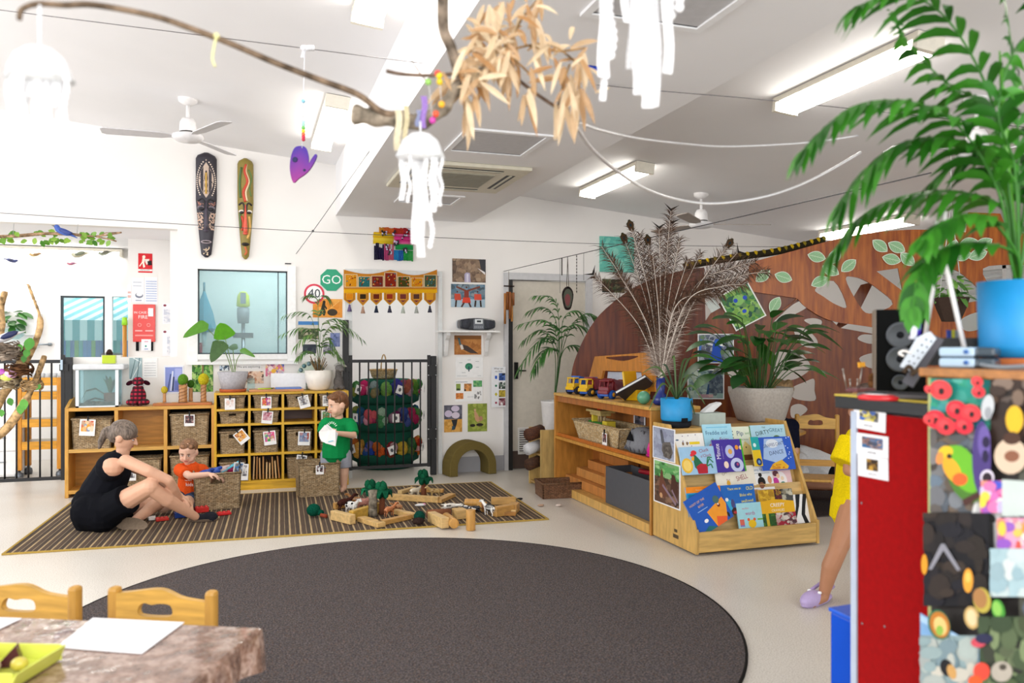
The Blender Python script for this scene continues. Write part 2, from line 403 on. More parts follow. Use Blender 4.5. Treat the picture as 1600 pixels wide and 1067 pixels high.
# corridor behind the toran
st(M().box(.72, 3.2, 10.9, 11, 0, 3), 'wall_store', WALL); st(M().box(3.1, 3.2, Y1, 11, 0, 3), 'wall_store_side', WALL)
m = M('d9dcdc')
m.box(da.x-.07, da.x-.001, Y0-.03, Y0-.001, 0, da.z); m.box(db.x+.001, db.x+.04, Y0-.03, Y0-.001, 0, da.z); m.box(da.x-.07, db.x+.04, Y0-.03, Y0-.001, da.z+.001, da.z+.05); st(m, 'trim_1', PAINT)
# grey door
m = M('c9c9cc'); f = .075
m.box(ea.x-.06, ea.x-.016, Y0-.04, Y0-.001, 0, ea.z+f); m.box(eb.x, eb.x+f, Y0-.04, Y0-.001, 0, ea.z+f); m.box(ea.x-.015, eb.x-.001, Y0-.04, Y0-.001, ea.z+.001, ea.z+f)
m('141414').box(ea.x-.015, ea.x+.03, Y0-.045, Y0-.0, 0, ea.z)
d1 = st(m, 'door_1', PAINT)
O(M('cfc8bb').box(ea.x+.03, eb.x, Y0+.0, Y0+.04, .01, ea.z-.01), 'door_leaf', PAINT, d1)
O(M('4a3a33').box(ea.x+.03, eb.x, Y0-.006, Y0, .01, .2), 'kick_plate', PAINT, d1)
hx = ea.x+.08; O(M('2a2a2a').box(hx-.02, hx+.02, Y0-.02, Y0, .98, 1.16).cyl((hx, Y0-.05, 1.07), (hx+.1, Y0-.05, 1.07), .008).cyl((hx, Y0, 1.07), (hx, Y0-.05, 1.07), .009), 'door_handle', METAL, d1)
p = aY(809, 668, WY); q = aY(845, 708, WY)
m = M('dedcd8').box(p.x, q.x, Y0-.012, Y0-.001, q.z, p.z); m('3a3a3a').box(p.x+.015, q.x-.015, Y0-.014, Y0-.012, q.z+.015, p.z-.015)
for i in range(11): z = q.z+.025+i*(p.z-q.z-.05)/10; m('e6e4e0').ob(((p.x+q.x)/2, Y0-.018, z), (q.x-p.x-.03, .014, .006), rot(30, 'X'))
S(m, 'vent_grille', 'white slatted vent grille set low in the grey door', 'vent', PAINT)
# kitchen behind the wide opening
KY = 10.6; KW = Pl((0, KY), (1, 0)); FY = 9.5; FW = Pl((0, FY), (1, 0))
ka, kb = aY(95, 462, KY), aY(205, 620, KY)
m = M(); m.box(-6, ka.x, KY, KY+.1, 0, 3); m.box(kb.x, 0, KY, KY+.1, 0, 3); m.box(ka.x, kb.x, KY, KY+.1, ka.z, 3); m.box(ka.x, kb.x, KY, KY+.1, 0, .9); st(m, 'wall_kitchen', WALL)
fx = aY(200, 400, FY).x; st(M().box(fx, -.72, FY, FY+.1, 0, 2.6), 'wall_kitchen_side', WALL)
st(M().box(-6, -.72, Y1, KY+.1, 2.5, 2.6), 'ceiling_kitchen', CEIL)
m = M('f2f2f2'); e = .06
m.box(ka.x-e, ka.x, KY-.02, KY+.08, .9, ka.z+e); m.box(ka.x, kb.x+e, KY-.02, KY+.08, ka.z, ka.z+e); kc = aY(164, 500, KY).x; m.box(kc, kc+.08, KY-.015, KY+.07, .9, ka.z)
w3 = st(m, 'window_3', PAINT); O(M('1c2c33').box(ka.x+.001, ka.x+.02, KY-.005, KY+.06, .9, ka.z-.021).box(kc-.02, kc-.001, KY-.005, KY+.06, .9, ka.z-.021).box(ka.x+.001, kc-.001, KY-.005, KY+.06, ka.z-.02, ka.z-.001), 'window_frame', PAINT, w3)
O(M().box(ka.x, kb.x, KY+.03, KY+.035, .9, ka.z), 'glass_pane', GLASS, w3)
# striped awning and fence outside
m = M('2f8c9a'); AY = 12.2; n = 14; xa, xb = aY(75, 480, AY).x, aY(235, 480, AY).x; z0, z1 = aY(130, 500, AY).z, aY(130, 470, AY+.6).z
for i in range(n):
 u, v = xa+(xb-xa)*i/n, xa+(xb-xa)*(i+1)/n; s = .25; c = 'f4fbfb' if i % 2 else '86c9d4'
 m(c).quad((u-s, AY, z0), (v-s, AY, z0), (v+s, AY+.9, z1+.1), (u+s, AY+.9, z1+.1)); m('cfe6e6' if i % 2 else '4fa3a8').quad((u-s, AY, z0-.28), (v-s, AY, z0-.28), (v-s, AY, z0), (u-s, AY, z0))
S(m, 'shade_awning', 'teal and white striped awning outside the kitchen window', 'awning', FAB)
m = M()
for i in range(24): u = xa+(xb-xa)*i/24; m(RN.choice(['2f8f8f', '1f6f86', '3a9c96', '3f78b8', '2a5fa0', '6aa04a'])).box(u, u+(xb-xa)/24-.004, AY+.3, AY+.33, 0, z0-.1)
S(m, 'garden_fence', 'blue and teal boarded garden fence outside below the awning', 'fence', PAINT)
# window strip of the doorway
m = M('9fc6b4'); p = aY(550, 440, 9.6); q = aY(560, 605, 9.6)
# ---------- ceiling fittings
def flu(x, y0, y1, label, slope=True, zc=None, ax='y', grp='fluorescent batten lights'):
 z = cz(x)-.005 if zc is None else zc; t = T('fluorescent_light', label, 'light', (x, (y0+y1)/2, z), 0, grp)
 m = M('efe9da', MX.Identity(4)); L = (y1-y0)/2; w = .075
 if ax == 'x': X = rot(90)
 else: X = rot(math.degrees(math.atan(.098)), 'Y')
 m.x = X; m.box(-w-.01, w+.01, -L, L, -.035, -.0); m.box(-w-.012, w+.012, -L-.012, -L+.02, -.09, 0); m.box(-w-.012, w+.012, L-.02, L+.012, -.09, 0); O(m, 'housing', PAINT, t,world=False)
 m = M(x=X); m.prism([(-w, -.035), (w, -.035), (w, -.075), (w-.02, -.09), (-w+.02, -.09), (-w, -.075)], -L+.02, L-.02, 'y'); O(m, 'diffuser', LIT, t,world=False)
 return t
flu(3.27, 3.16, 4.3, 'long fluorescent light above the tall palm')
flu(3.24, 6.15, 7.38, 'fluorescent light near the back wall beyond the beam')
flu(6.2, 6.2, 7.45, 'fluorescent light half hidden behind the wooden partition top')
flu(.62, 5.95, 7.3, 'fluorescent light on the ceiling nearest the purple heart')
flu(.62, 3.2, 4.38, 'fluorescent light cut by the top of the picture above the twig')
p = aZ(0, 384, 2.49); q = aZ(182, 384, 2.49); flu((p.x+q.x-.8)/2, p.y-(q.x-p.x+.8)/2, p.y+(q.x-p.x+.8)/2, 'fluorescent light in the kitchen behind the vine branch', zc=2.49, ax='x')
p = aZ(55, 411, 2.49); q = aZ(200, 411, 2.49); flu((p.x+q.x)/2, p.y-(q.x-p.x)/2, p.y+(q.x-p.x)/2, 'second fluorescent light deeper in the kitchen', zc=2.49, ax='x')
def fan(x, y, hubz, a0, label, r=.62, bc='cfcdd0'):
 t = T('ceiling_fan', label, 'ceiling fan', (x, y, cz(x)), 0, 'white ceiling fans'); d = hubz-cz(x)
 O(M('eceaea').lathe([(.0, 0.02), (.075, .02), (.07, -.02), (.03, -.05), (.0, -.05)]), 'canopy', PAINT, t,world=False)
 O(M('eceaea').cyl((0, 0, -.03), (0, 0, d+.1), .014), 'rod', PAINT, t,world=False)
 h = O(M('f0eeee').lathe([(0, .14), (.045, .14), (.06, .11), (.065, .04), (.062, .035)], (0, 0, d)), 'motor', PAINT, t,world=False)
 O(M('3a3530').lathe([(.062, .036), (.064, .02), (.05, .02)], (0, 0, d)), 'motor_band', PAINT, h,world=False)
 O(M('e6e4e6').lathe([(.05, .03), (.115, .01), (.118, -.01), (.09, -.035), (0, -.045)], (0, 0, d)), 'hub', PAINT, t,world=False)
 for k in range(3):
  m = M(bc, tr(0, 0, d) @ rot(a0+120*k) @ rot(9, 'X')); m.prism([(.1, -.02), (.2, -.055), (r-.03, -.06), (r, -.04), (r, .045), (r-.02, .06), (.2, .05), (.1, .02)], -.004, .004, 'z')
  O(m, 'blade', PAINT, t,world=False)
 return t
g = math.degrees(math.atan2(-CY, -SY))
fan(-.458, 6.77, 2.99, g+167, 'white ceiling fan above the two carved masks')
fan(4.21, 6.83, 2.53, g+92, 'white ceiling fan behind the peacock feathers', .68, 'a59a92')
fan(4.18, 3.69, 2.5, g+40, 'white ceiling fan mostly hidden by palm fronds', .6)
# beam fittings
def hatch(x0, x1, y0, y1, label):
 z = 2.65; t = T('access_hatch', label, 'hatch', ((x0+x1)/2, (y0+y1)/2, z), 0, 'ceiling access hatches'); m = M('f4f4f6'); w = .035
 m.box(x0, x1, y0, y0+w, z-.012, z); m.box(x0, x1, y1-w, y1, z-.012, z); m.box(x0, x0+w, y0+w, y1-w, z-.012, z); m.box(x1-w, x1, y0+w, y1-w, z-.012, z)
 O(m, 'hatch_frame', PAINT, t); m = M('c4c3c6'); m.box(x0+w, x1-w, y0+w, y1-w, z-.004, z); m('2a2a2a').box(x0+w, x1-w, y1-w-.008, y1-w, z-.005, z); O(m, 'hatch_panel', PAINT, t)
hatch(1.24, 1.8, 4.62, 5.2, 'square white ceiling hatch beside the air conditioner')
hatch(1.24, 1.78, 2.2, 2.9, 'square ceiling hatch behind the topmost hanging jellyfish')
hatch(1.25, 1.8, 6.75, 7.2, 'ceiling hatch between the air conditioner and back wall')
t = T('air_conditioner', 'cream four-way cassette air conditioner set in the beam', 'air conditioner', (1.52, 5.95, 2.65)); z = 2.65
m = M('d8d2bf'); m.box(1.05, 1.98, 5.5, 6.42, z-.03, z); O(m, 'cover_frame', PAINT, t, .01)
m = M('a9a595'); m.box(1.27, 1.76, 5.72, 6.2, z-.036, z-.03)
for i in range(16): m('8b8778').box(1.28, 1.75, 5.73+i*.029, 5.742+i*.029, z-.039, z-.036)
O(m, 'intake_grille', PAINT, t); 
for (x0, x1, y0, y1) in ((1.25, 1.78, 5.57, 5.64), (1.25, 1.78, 6.28, 6.35), (1.12, 1.19, 5.7, 6.22), (1.84, 1.91, 5.7, 6.22)):
 m = M('1e1e1c'); m.box(x0, x1, y0, y1, z-.032, z-.03)
 if y1-y0 < .1: m('c9c4b2').ob(((x0+x1)/2, (y0+y1)/2, z-.034), (x1-x0, .02, .004))
 else: m('c9c4b2').ob(((x0+x1)/2, (y0+y1)/2, z-.034), (.02, y1-y0, .004))
 O(m, 'air_outlet', PAINT, t)
# ---------- rugs
RUGR = math.degrees(math.atan2(-.13, 3.65))
t = T('striped_rug', 'brown and cream pinstriped rectangular rug under the block play', 'rug', (.375, 6.66, 0), RUGR)
O(M().box(-1.83, 1.83, -.86, .86, .001, .009), 'pile', STRIPE, t,world=False)
m = M('b99a4e'); e = .016
m.box(-1.83, 1.83, -.86-e, -.86, .001, .011); m.box(-1.83, 1.83, .86, .86+e, .001, .011); m.box(-1.83-e, -1.83, -.86-e, .86+e, .001, .011); m.box(1.83, 1.83+e, -.86-e, .86+e, .001, .011)
O(m, 'binding', FAB, t,world=False)
def circ(a, b, c):
 ax, ay, bx_, by, cx, cy = a.x, a.y, b.x, b.y, c.x, c.y; d = 2*(ax*(by-cy)+bx_*(cy-ay)+cx*(ay-by))
 x = ((ax*ax+ay*ay)*(by-cy)+(bx_**2+by*by)*(cy-ay)+(cx*cx+cy*cy)*(ay-by))/d; y = ((ax*ax+ay*ay)*(cx-bx_)+(bx_**2+by*by)*(ax-cx)+(cx*cx+cy*cy)*(bx_-ax))/d
 return x, y, math.hypot(ax-x, ay-y)
rx, ry, rr = circ(aZ(350, 876), aZ(690, 842), aZ(1167, 1010)); print('ROUND', rx, ry, rr)
t = T('round_rug', 'large round charcoal flecked rug in the middle of the floor', 'rug', (rx, ry, 0))
O(M().lathe([(rr-.012, .001), (rr-.012, .009), (0, .009)], n=128, sm=0), 'pile', CARPET, t,world=False); O(M('22201f').lathe([(rr-.012, .001), (rr-.012, .01), (rr, .009), (rr, .001)], n=128), 'bound_edge', FAB, t,world=False)
p = aZ(1310, 760); t = T('play_carpet', 'charcoal carpet behind the book display by the partition', 'rug', (4.9, 6.0, 0)); O(M('55504e').box(-1.3, 1.6, -.85, .7, .001, .008), 'carpet_pile', CARPET, t,world=False)
# ---------- shelving against the back wall
def shelf_unit(name, label, fy, by, xs, zs, th, fc, bc, cat='shelf', backc='6a4a2a'):
 """xs column lines, zs row lines (bottom..top)"""
 t = T(name, label, cat, ((xs[0]+xs[-1])/2, (fy+by)/2, 0)); W = WOOD
 for x in (xs[0], xs[-1]):
  O(M(fc).box(x-th/2, x+th/2, fy, by, 0, zs[-1]+th/2), 'side_panel', W, t, .003)
 for x in xs[1:-1]: O(M(fc).box(x-th/2, x+th/2, fy+.002, by, zs[0], zs[-1]-th/2), 'divider', W, t)
 O(M(fc).box(xs[0]+th/2, xs[-1]-th/2, fy, by, zs[-1]-th/2, zs[-1]+th/2), 'top_board', WOODH, t, .003)
 O(M(fc).box(xs[0]+th/2, xs[-1]-th/2, fy, by, zs[0]-th/2, zs[0]+th/2), 'bottom_board', WOODH, t)
 O(M(backc).box(xs[0]+th/2, xs[-1]-th/2, by-.012, by-.002, zs[0], zs[-1]), 'back_panel', WOODH, t)
 if zs[0] > .06: O(M(fc).box(xs[0]+th/2, xs[-1]-th/2, fy+.01, fy+.03, 0, zs[0]-th/2), 'plinth', WOODH, t)
 return t
th = .03; LF, LB = 7.86, 8.165; YF, YB = 7.78, 8.165
lx = [aY(p, 700, LF).x for p in (104, 181.5, 258.5, 333)]; lz = [.05, .41, .775]
sl = shelf_unit('storage_shelf', 'honey-coloured wooden six-cube shelf behind the seated woman', LF, LB, lx, lz, th, 'd9a24c', 'c98e3c', backc='c9913f')
for i in range(3): O(M('dfae5c').box(lx[i]+th/2, lx[i+1]-th/2, LF+.002, LB-.014, .395, .425), 'shelf_board', WOODH, sl)
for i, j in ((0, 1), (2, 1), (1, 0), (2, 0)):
 O(M('120f0c').box(lx[i]+th/2+.001, lx[i+1]-th/2-.001, LB-.02, LB-.013, lz[j]+th/2, lz[j+1]-th/2), 'recess_shade', MATTE, sl)  # near-black sheet painting in the shade behind each basket
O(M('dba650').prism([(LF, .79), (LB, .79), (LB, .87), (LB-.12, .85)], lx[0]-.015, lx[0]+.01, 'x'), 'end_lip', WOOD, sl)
yx = [aY(p, 680, YF).x for p in (336.5, 389.6, 442, 493.7, 543)]; yz = [.075, .33, .609, .746, .895]; yt = .022
sy = shelf_unit('cubby_shelf', 'yellow-edged sixteen-hole cubby shelf filled with seagrass baskets', YF, YB, yx, yz, yt, 'dfae2c', 'c9952c', backc='5a3320')
for j in (1, 2, 3):
 for i in range(4): O(M('dfae2c').box(yx[i]+yt/2, yx[i+1]-yt/2, YF+.002, YB-.014, yz[j]-yt/2, yz[j]+yt/2), 'shelf_board', WOODH, sy)
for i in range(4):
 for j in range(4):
  if (i, j) not in ((2, 2), (1, 0)): O(M('120f0c').box(yx[i]+yt/2+.001, yx[i+1]-yt/2-.001, YB-.02, YB-.013, yz[j]+yt/2, yz[j+1]-yt/2), 'recess_shade', MATTE, sy)  # dark sheets standing in for shade behind the cubby baskets
def card(x, y, z, w, h, cols, rz=0, ry=0, seed=1, pl='paper'):
 m = M(x=tr(x, y, z) @ rot(ry, 'Z') @ rot(rz, 'Y'))
 art(m, w, h, 'f6f5f4', [('m', cols, 5, 4, .1, .26, .9, .92, seed)]); m('1b1b1b').box(-.006, .006, -.006, .004, h/2-.012, h/2+.03)
 return m
def basket(label, x, y, z, w, d, h, tagc=None, rz=0, hole=True, tp=.93, tagp=(.15, .62), tr_=0, tint='ffffff', ts=1., fill=None, seed=1, group='seagrass storage baskets', mt=None, name='storage_basket'):
 """open tapered basket, base centre x,y,z; front faces -Y"""
 t = T(name, label, 'basket', (x, y, z), rz, group); q = .012; m = M(tint); a, b = w/2, d/2; A, B = a*tp, b*tp
 def wall(p0, p1, P0, P1, z0=0., z1=None):
  # slab between bottom edge p0-p1 and top edge P0-P1 (outer), thickness inward
  z1 = h if z1 is None else z1
  n = V((-(p1[1]-p0[1]), p1[0]-p0[0], 0)).normalized()*q
  v = [V((*p0, z0)), V((*p1, z0)), V((*P1, z1)), V((*P0, z1))]; v += [p+n for p in v]
  m.add(v, [(0, 1, 2, 3), (5, 4, 7, 6), (3, 2, 6, 7), (1, 5, 6, 2), (4, 0, 3, 7), (1, 0, 4, 5)])
 def L(u, zz):  # point on the front outer face, u in -1..1
  f = zz/h; return (u*(A+(a-A)*f), -(B+(b-B)*f))
 if hole:
  u, z0, z1 = .3, h*.72, h*.9; f0, f1 = z0, z1
  wall(L(-1, 0), L(1, 0), L(-1, z0), L(1, z0), 0, z0); wall(L(-1, z1), L(1, z1), L(-1, h), L(1, h), z1, h)
  wall(L(-1, z0), L(-u, z0), L(-1, z1), L(-u, z1), z0, z1); wall(L(u, z0), L(1, z0), L(u, z1), L(1, z1), z0, z1)
 else: wall((-A, -B), (A, -B), (-a, -b), (a, -b))
 wall((A, -B), (A, B), (a, -b), (a, b)); wall((A, B), (-A, B), (a, b), (-a, b)); wall((-A, B), (-A, -B), (-a, b), (-a, -b))
 m.box(-A+q, A-q, -B+q, B-q, 0, .012); O(m, 'woven_body', mt or WICK, t,world=False)
 m = M(mixc(tint, '8a7a60', .3) if isinstance(tint, str) else tint); R = .009
 m.tube([(-a, -b, h), (a, -b, h), (a, b, h), (-a, b, h), (-a, -b, h)], R, 6); O(m, 'rim', mt or WICK, t,world=False)
 if tagc:
  s = (.085*ts, .1*ts); O(card(tagp[0]*w, -b-.018, tagp[1]*h, s[0], s[1], tagc, tr_, 0, seed), 'photo_tag', PAPER, t,world=False)
 if fill: fill(t, a, b, h)
 return t
def in_cell(xs, i, z0, fy, w, d, h, label, **k):
 cx = (xs[i]+xs[i+1])/2; w = xs[i+1]-xs[i]-.075; return basket(label, cx, fy+d/2+.008, z0, w, d, h, **k)
WH = ['e7a23c', 'e8c9a0', '6aa0c4', 'f0e2d0', 'c9573a']; PK = ['f4e9e6', 'e3b9a8', 'f6f2ee', 'd9d3cf']; DK = ['4a3a40', '7a5a58', 'c9b0a8', '2d2a30', 'a04a48']; BR = ['d9452b', '3a78c4', 'f0c63c', '47a35a', 'f4f4f4', 'b04aa0']; GR = ['8a8a92', 'c9c6c4', '4a4a50', 'e8e6e4', '6a5a58']
in_cell(lx, 0, lz[1]+th/2+.001, LF, .385, .24, .265, 'large seagrass basket under the glass terrarium', tagc=WH, tagp=(-.1, .72), tr_=4, ts=1.45, hole=False)
in_cell(lx, 2, lz[1]+th/2+.001, LF, .36, .24, .28, 'large seagrass basket above the orange-shirted child', tagc=DK, tagp=(0, .82), ts=1.05, hole=False, seed=4)
in_cell(lx, 1, lz[0]+th/2+.001, LF, .36, .24, .25, 'seagrass basket of toys behind the woman\'s arm', tagc=GR, tagp=(-.25, .45), hole=False, seed=3)
in_cell(lx, 2, lz[0]+th/2+.001, LF, .36, .24, .26, 'seagrass basket behind the orange-shirted child', hole=False)
h1, h2, h3, h4 = .112, .1, .2, .2; W_ = .285
z = [q+yt/2+.001 for q in yz]
in_cell(yx, 0, z[3], YF, W_, .26, h1, 'shallow basket with a pale drawing tag below the grey plant pot', tagc=PK, tagp=(-.1, .4), ts=1.05)
in_cell(yx, 1, z[3], YF, W_, .26, h1, 'shallow basket with a bright multicoloured tag in the top row', tagc=BR, tagp=(.0, .45), ts=1.1, seed=7)
in_cell(yx, 2, z[3], YF, W_, .26, h1, 'shallow basket with a tilted monochrome photo tag in the top row', tagc=GR, tagp=(.18, .45), tr_=-14, ts=1.15, seed=2)
in_cell(yx, 3, z[3], YF, W_, .26, h1, 'shallow basket below the grey plush toy and behind the standing boy', tagc=GR, tagp=(-.2, .5), seed=9)
in_cell(yx, 0, z[2], YF, W_, .26, h2, 'shallow basket without a tag in the second row')
in_cell(yx, 1, z[2], YF, W_, .26, h2, 'shallow basket with a pink and grey photo tag in the second row', tagc=['c98a98', '8a8a92', 'e8d0d4', 'b05a6a'], tagp=(.04, .5), tr_=6, ts=1.15, seed=5)
in_cell(yx, 3, z[2], YF, W_, .26, h2, 'shallow basket with a green edged card beside the standing boy\'s face', tagc=['3a8a5a', 'c95a3a', 'e0d0b0'], tagp=(-.25, .5), seed=6)
in_cell(yx, 0, z[1], YF, W_, .28, h3, 'deep basket with a diamond-turned orange photo tag', tagc=['e7a23c', 'c9762a', '8a5a8a', 'f0d0a0'], tagp=(.36, .78), tr_=-38, ts=1.2, seed=8)
in_cell(yx, 1, z[1], YF, W_, .28, h3, 'deep basket with a pink and green photo tag', tagc=['e05a8a', '47a35a', 'f0c63c', 'a05ac0', 'f0e6e0'], tagp=(.14, .68), tr_=-6, ts=1.3, seed=10)
in_cell(yx, 2, z[1], YF, W_, .28, h3, 'deep basket with a crumpled blue and red photo tag', tagc=['8a98b8', 'c0c6d6', 'b0584a', '5a6a90'], tagp=(.18, .6), tr_=3, ts=1.3, seed=11)
in_cell(yx, 3, z[1], YF, W_, .28, h3, 'deep basket behind the standing boy\'s paper')
in_cell(yx, 0, z[0], YF, W_, .28, .17, 'basket in the bottom row behind the toy basket of the seated child', tagc=GR, tagp=(.34, .5), tr_=3, ts=1.5, seed=12)
in_cell(yx, 2, z[0], YF, W_, .28, .19, 'basket in the bottom row with a monochrome tag above the open basket', tagc=['2a2a2e', 'e8e6e4', '8a8a8e'], tagp=(.06, .86), tr_=10, ts=1.1, seed=13)
in_cell(yx, 3, z[0], YF, W_, .28, .19, 'basket in the bottom row behind the standing boy\'s legs')
# wooden boards standing in the bottom hole
bl = ['tallest pale board at the open end', 'board', 'slanting board', 'short pale board']
for k in range(9):
 x = yx[1]+.03+k*.029; hh = (.22, .215, .205, .215, .16, .15, .21, .17, .215)[k]
 m = M(RN.choice(['c99a62', 'b98850', 'd9b27c', 'a8743c']), tr(x, YF+.03, z[0]) @ rot((2, 1, -1, 0, 1, 0, -2, -4, -5)[k], 'Y')); m.box(0, .013, 0, .25, .004, hh)
 S(m, 'wooden_board', 'thin wooden board standing in the bottom row of the cubby shelf', 'board', WOOD, 'boards standing in the cubby shelf')
# ---------- things on the shelves
ZL = lz[2]+th/2; ZY = yz[4]+yt/2
t = T('glass_terrarium', 'white-framed glass terrarium on the honey-coloured shelf', 'terrarium', (0, 0, 0)); ZL += .002; a = aY(118, 638, LF+.03); b = aY(185, 638, LF+.03); zt = aY(150, 577, LF+.03).z
fy, by = LF+.03, LF+.27; p = .013; m = M('e3ebf2')
for x in (a.x, b.x-2*p):
 m.box(x, x+2*p, fy, fy+2*p, ZL, zt); m.box(x, x+2*p, by-2*p, by, ZL, zt)
m.box(a.x, b.x, fy, by, ZL, ZL+.012); O(m, 'frame', PAINT, t)
m = M('d9dce0'); m.box(a.x-.02, b.x+.05, fy-.02, by+.02, zt-.005, zt+.045); O(m, 'lid', PAINT, t, .012)
m = M(); m.box(a.x+.004, b.x-.004, fy+.005, fy+.008, ZL+.012, zt-.005); m.box(a.x+.004, b.x-.004, by-.008, by-.005, ZL+.012, zt-.005); m.box(a.x+.004, a.x+.007, fy+.01, by-.01, ZL+.012, zt-.005); m.box(b.x-.007, b.x-.004, fy+.01, by-.01, ZL+.012, zt-.005); O(m, 'glass_walls', GLASS, t)
m = M('5a4636'); m.ob(((a.x+b.x)/2, (fy+by)/2, ZL+.02), (b.x-a.x-.03, .2, .016))
for k in range(16): m.c = mixc('3a2c22', '9a8064', RN.random()); x = a.x+.05+RN.random()*(b.x-a.x-.1); y = fy+.05+RN.random()*.14; m.ell((x, y, ZL+.035), (.03, .015, .012), 8, rot(RN.random()*180))
m('3a3028').tube([(a.x+.07, fy+.08, ZL+.05), (a.x+.14, fy+.09, ZL+.075), (a.x+.22, fy+.1, ZL+.055), (a.x+.28, fy+.1, ZL+.1)], .008, 6)
O(m, 'bark_litter', BARK, t)
m = M('8a4a34'); c = V((b.x-.085, fy+.13, ZL+.03)); m.lathe([(.03, 0), (.05, .01), (.055, .07), (.05, .09), (0, .09)], c, 14); O(m, 'inner_pot', MATTE, t)
m = M('3f6a3c')
for k in range(12):
 q = k*30+5; r = .05+RN.random()*.07; m.c = mixc('2c4f34', '5f8a4a', RN.random()); e = V((math.cos(math.radians(q))*r, math.sin(math.radians(q))*min(r, .07), .11+RN.random()*.06)); s = V((-e.y, e.x, 0)).normalized()
 m.strip([c+V((0, 0, .08)), c+V((0, 0, .08))+e*.6+V((0, 0, .03)), c+V((0, 0, .08))+e], [.012, .014, .002], s)
m('3f4f34').strip([c+V((-.02, 0, .06)), c+V((-.12, 0, .13)), c+V((-.2, .02, .11)), c+V((-.235, .02, .03))], [.006, .009, .008, .003], (0, 0, 1))
O(m, 'strappy_leaves', LEAF, t)
ZL -= .002
# plaid dog
def ln(m, *a): return m
d = aY(216, 638, LF+.1); s = .0041; t = T('plush_dog', 'red tartan plush dog sitting beside the terrarium', 'soft toy', (d.x, d.y, ZL+.006)); m = M('a02a35')
m.ell((0, 0, .085), (.068, .06, .09), 16); m.ell((0, -.005, .14), (.05, .045, .06), 16); m.ell((.06, -.02, .03), (.04, .06, .03)); m.ell((-.06, -.02, .03), (.04, .06, .03)); m.ell((.03, -.06, .022), (.022, .03, .022)); m.ell((-.03, -.06, .022), (.022, .03, .022))
O(m, 'body', TARTAN, t,world=False)
m = M('8a1f30').ell((0, -.01, .215), (.05, .05, .045), 16).ell((0, -.05, .205), (.03, .03, .027), 12); O(m, 'head', TARTAN, t,world=False)
for s_ in (-1, 1): O(M('3a1420').ell((s_*.07, -.005, .205), (.034, .012, .02), 12, rot(s_*28, 'Y')), 'ear', PLUSH, t,world=False)
O(M('20151a').ell((0, -.078, .212), .008, 8).ell((.022, -.05, .235), .006, 8).ell((-.022, -.05, .235), .006, 8), 'face_beads', GLOSS, t,world=False)
O(M('d8d4dc').lathe([(.046, 0), (.05, .004), (.046, .008)], (0, -.005, .178), 20), 'collar', FAB, t,world=False)
# felt and wood trees on a board
b0 = aY(239, 636, LF+.06); b1 = aY(331, 636, LF+.06); t0 = ZL+.001
m = M('b9703a'); m.box(b0.x, b1.x, LF+.04, LF+.16, t0, t0+.022)
for k in range(4): m('d9a060').lathe([(.036, .022), (.036, .026), (0, .026)], (b0.x+.06+k*(b1.x-b0.x-.12)/3, LF+.1, t0), 18)
S(m, 'display_board', 'long reddish wooden stand holding four toy trees', 'stand', WOODH, None, .003)
def ftree(px, fy, top, cols, cw, label, tw, kind):
 b = aY(px, 630, fy); zz = t0+.028; tz = aY(px, top, fy).z; hh = tz-zz; t = T('toy_tree', label, 'toy tree', (b.x, fy, zz), 0, 'felt and wood toy trees')
 m = M('c08a58'); N = 12; m.lathe([(tw*1.1, 0), (tw, .02), (tw*.95, hh*.35), (tw*1.05, hh*.62)], n=16); 
 for k in range(5 if kind else 0):
  z0 = .015+k*hh*.12; m('8a5a34').tube([(tw*1.01*math.cos(q), tw*1.01*math.sin(q), z0+(q+PI)*.012) for q in [-PI+i*PI/6 for i in range(7)]], .003, 5)
 O(m, 'trunk', WOOD, t,world=False)
 m = M(cols); m.ell((0, 0, hh-cw*1.15), (cw, cw, cw*1.2), 18); O(m, 'felt_crown', PLUSH, t,world=False)
ftree(257, LF+.1, 603.5, 'cdb83c', .029, 'smallest felt toy tree, a yellow egg crown on a plain peg', .014, 0)
ftree(286, LF+.085, 584.5, '5f8f2c', .046, 'large green felt toy tree with a twisted wooden trunk', .037, 1)
ftree(298, LF+.145, 593.5, '3f6a24', .032, 'dark green felt toy tree behind the larger green one', .018, 0)
ftree(318, LF+.1, 583.5, 'cfc02c', .048, 'tall yellow felt toy tree with a twisted trunk', .025, 1)
# pictures behind, on the wall
hw = BW
pic(hw, 202, 559, 222, 592, 'photo_print', 'blue grey photo of grass blades above the plaid dog', 'picture', 'a9c0c6', [('l', '5a7a80', [(.1, 0), (.5, 1)], .06), ('l', 'e6f0f0', [(.2, 0), (.9, .8), (.3, 1)], .08), ('l', '4a6a70', [(.6, 0), (.8, 1)], .06)])
pic(hw, 223, 560, 246, 590, 'notice_sheet', 'white typed sheet on the wall behind the plaid dog', 'notice', 'f6f6f6', [('r', 'c4c8cc', .1, .1+.13*k, .9, .13+.13*k) for k in range(6)])
pic(hw, 256, 571, 287, 615, 'photo_print', 'blue and violet photo on the wall beside the small yellow tree', 'picture', 'eef0fa', [('r', '8a98d8', .07, .06, .93, .94), ('l', '4a5a90', [(.2, .1), (.35, .7)], .07), ('l', 'dfe4fa', [(.35, .1), (.45, .8)], .07), ('l', '39456a', [(.45, .1), (.5, .6)], .08), ('r', 'aab4ea', .55, .5, .9, .9), ('r', '6a78c0', .55, .12, .9, .45)])
pic(hw, 300, 570, 333, 612, 'photo_print', 'green forest photo behind the felt trees', 'picture', '5a9a3c', [('m', ['3f7a34', '6aaa48', '8ac05a', 'c4d890', '2f5f2c'], 9, 9, 0, 0, 1, 1, 3), ('l', '8a6a44', [(.5, .4), (.52, 1)], .07)])
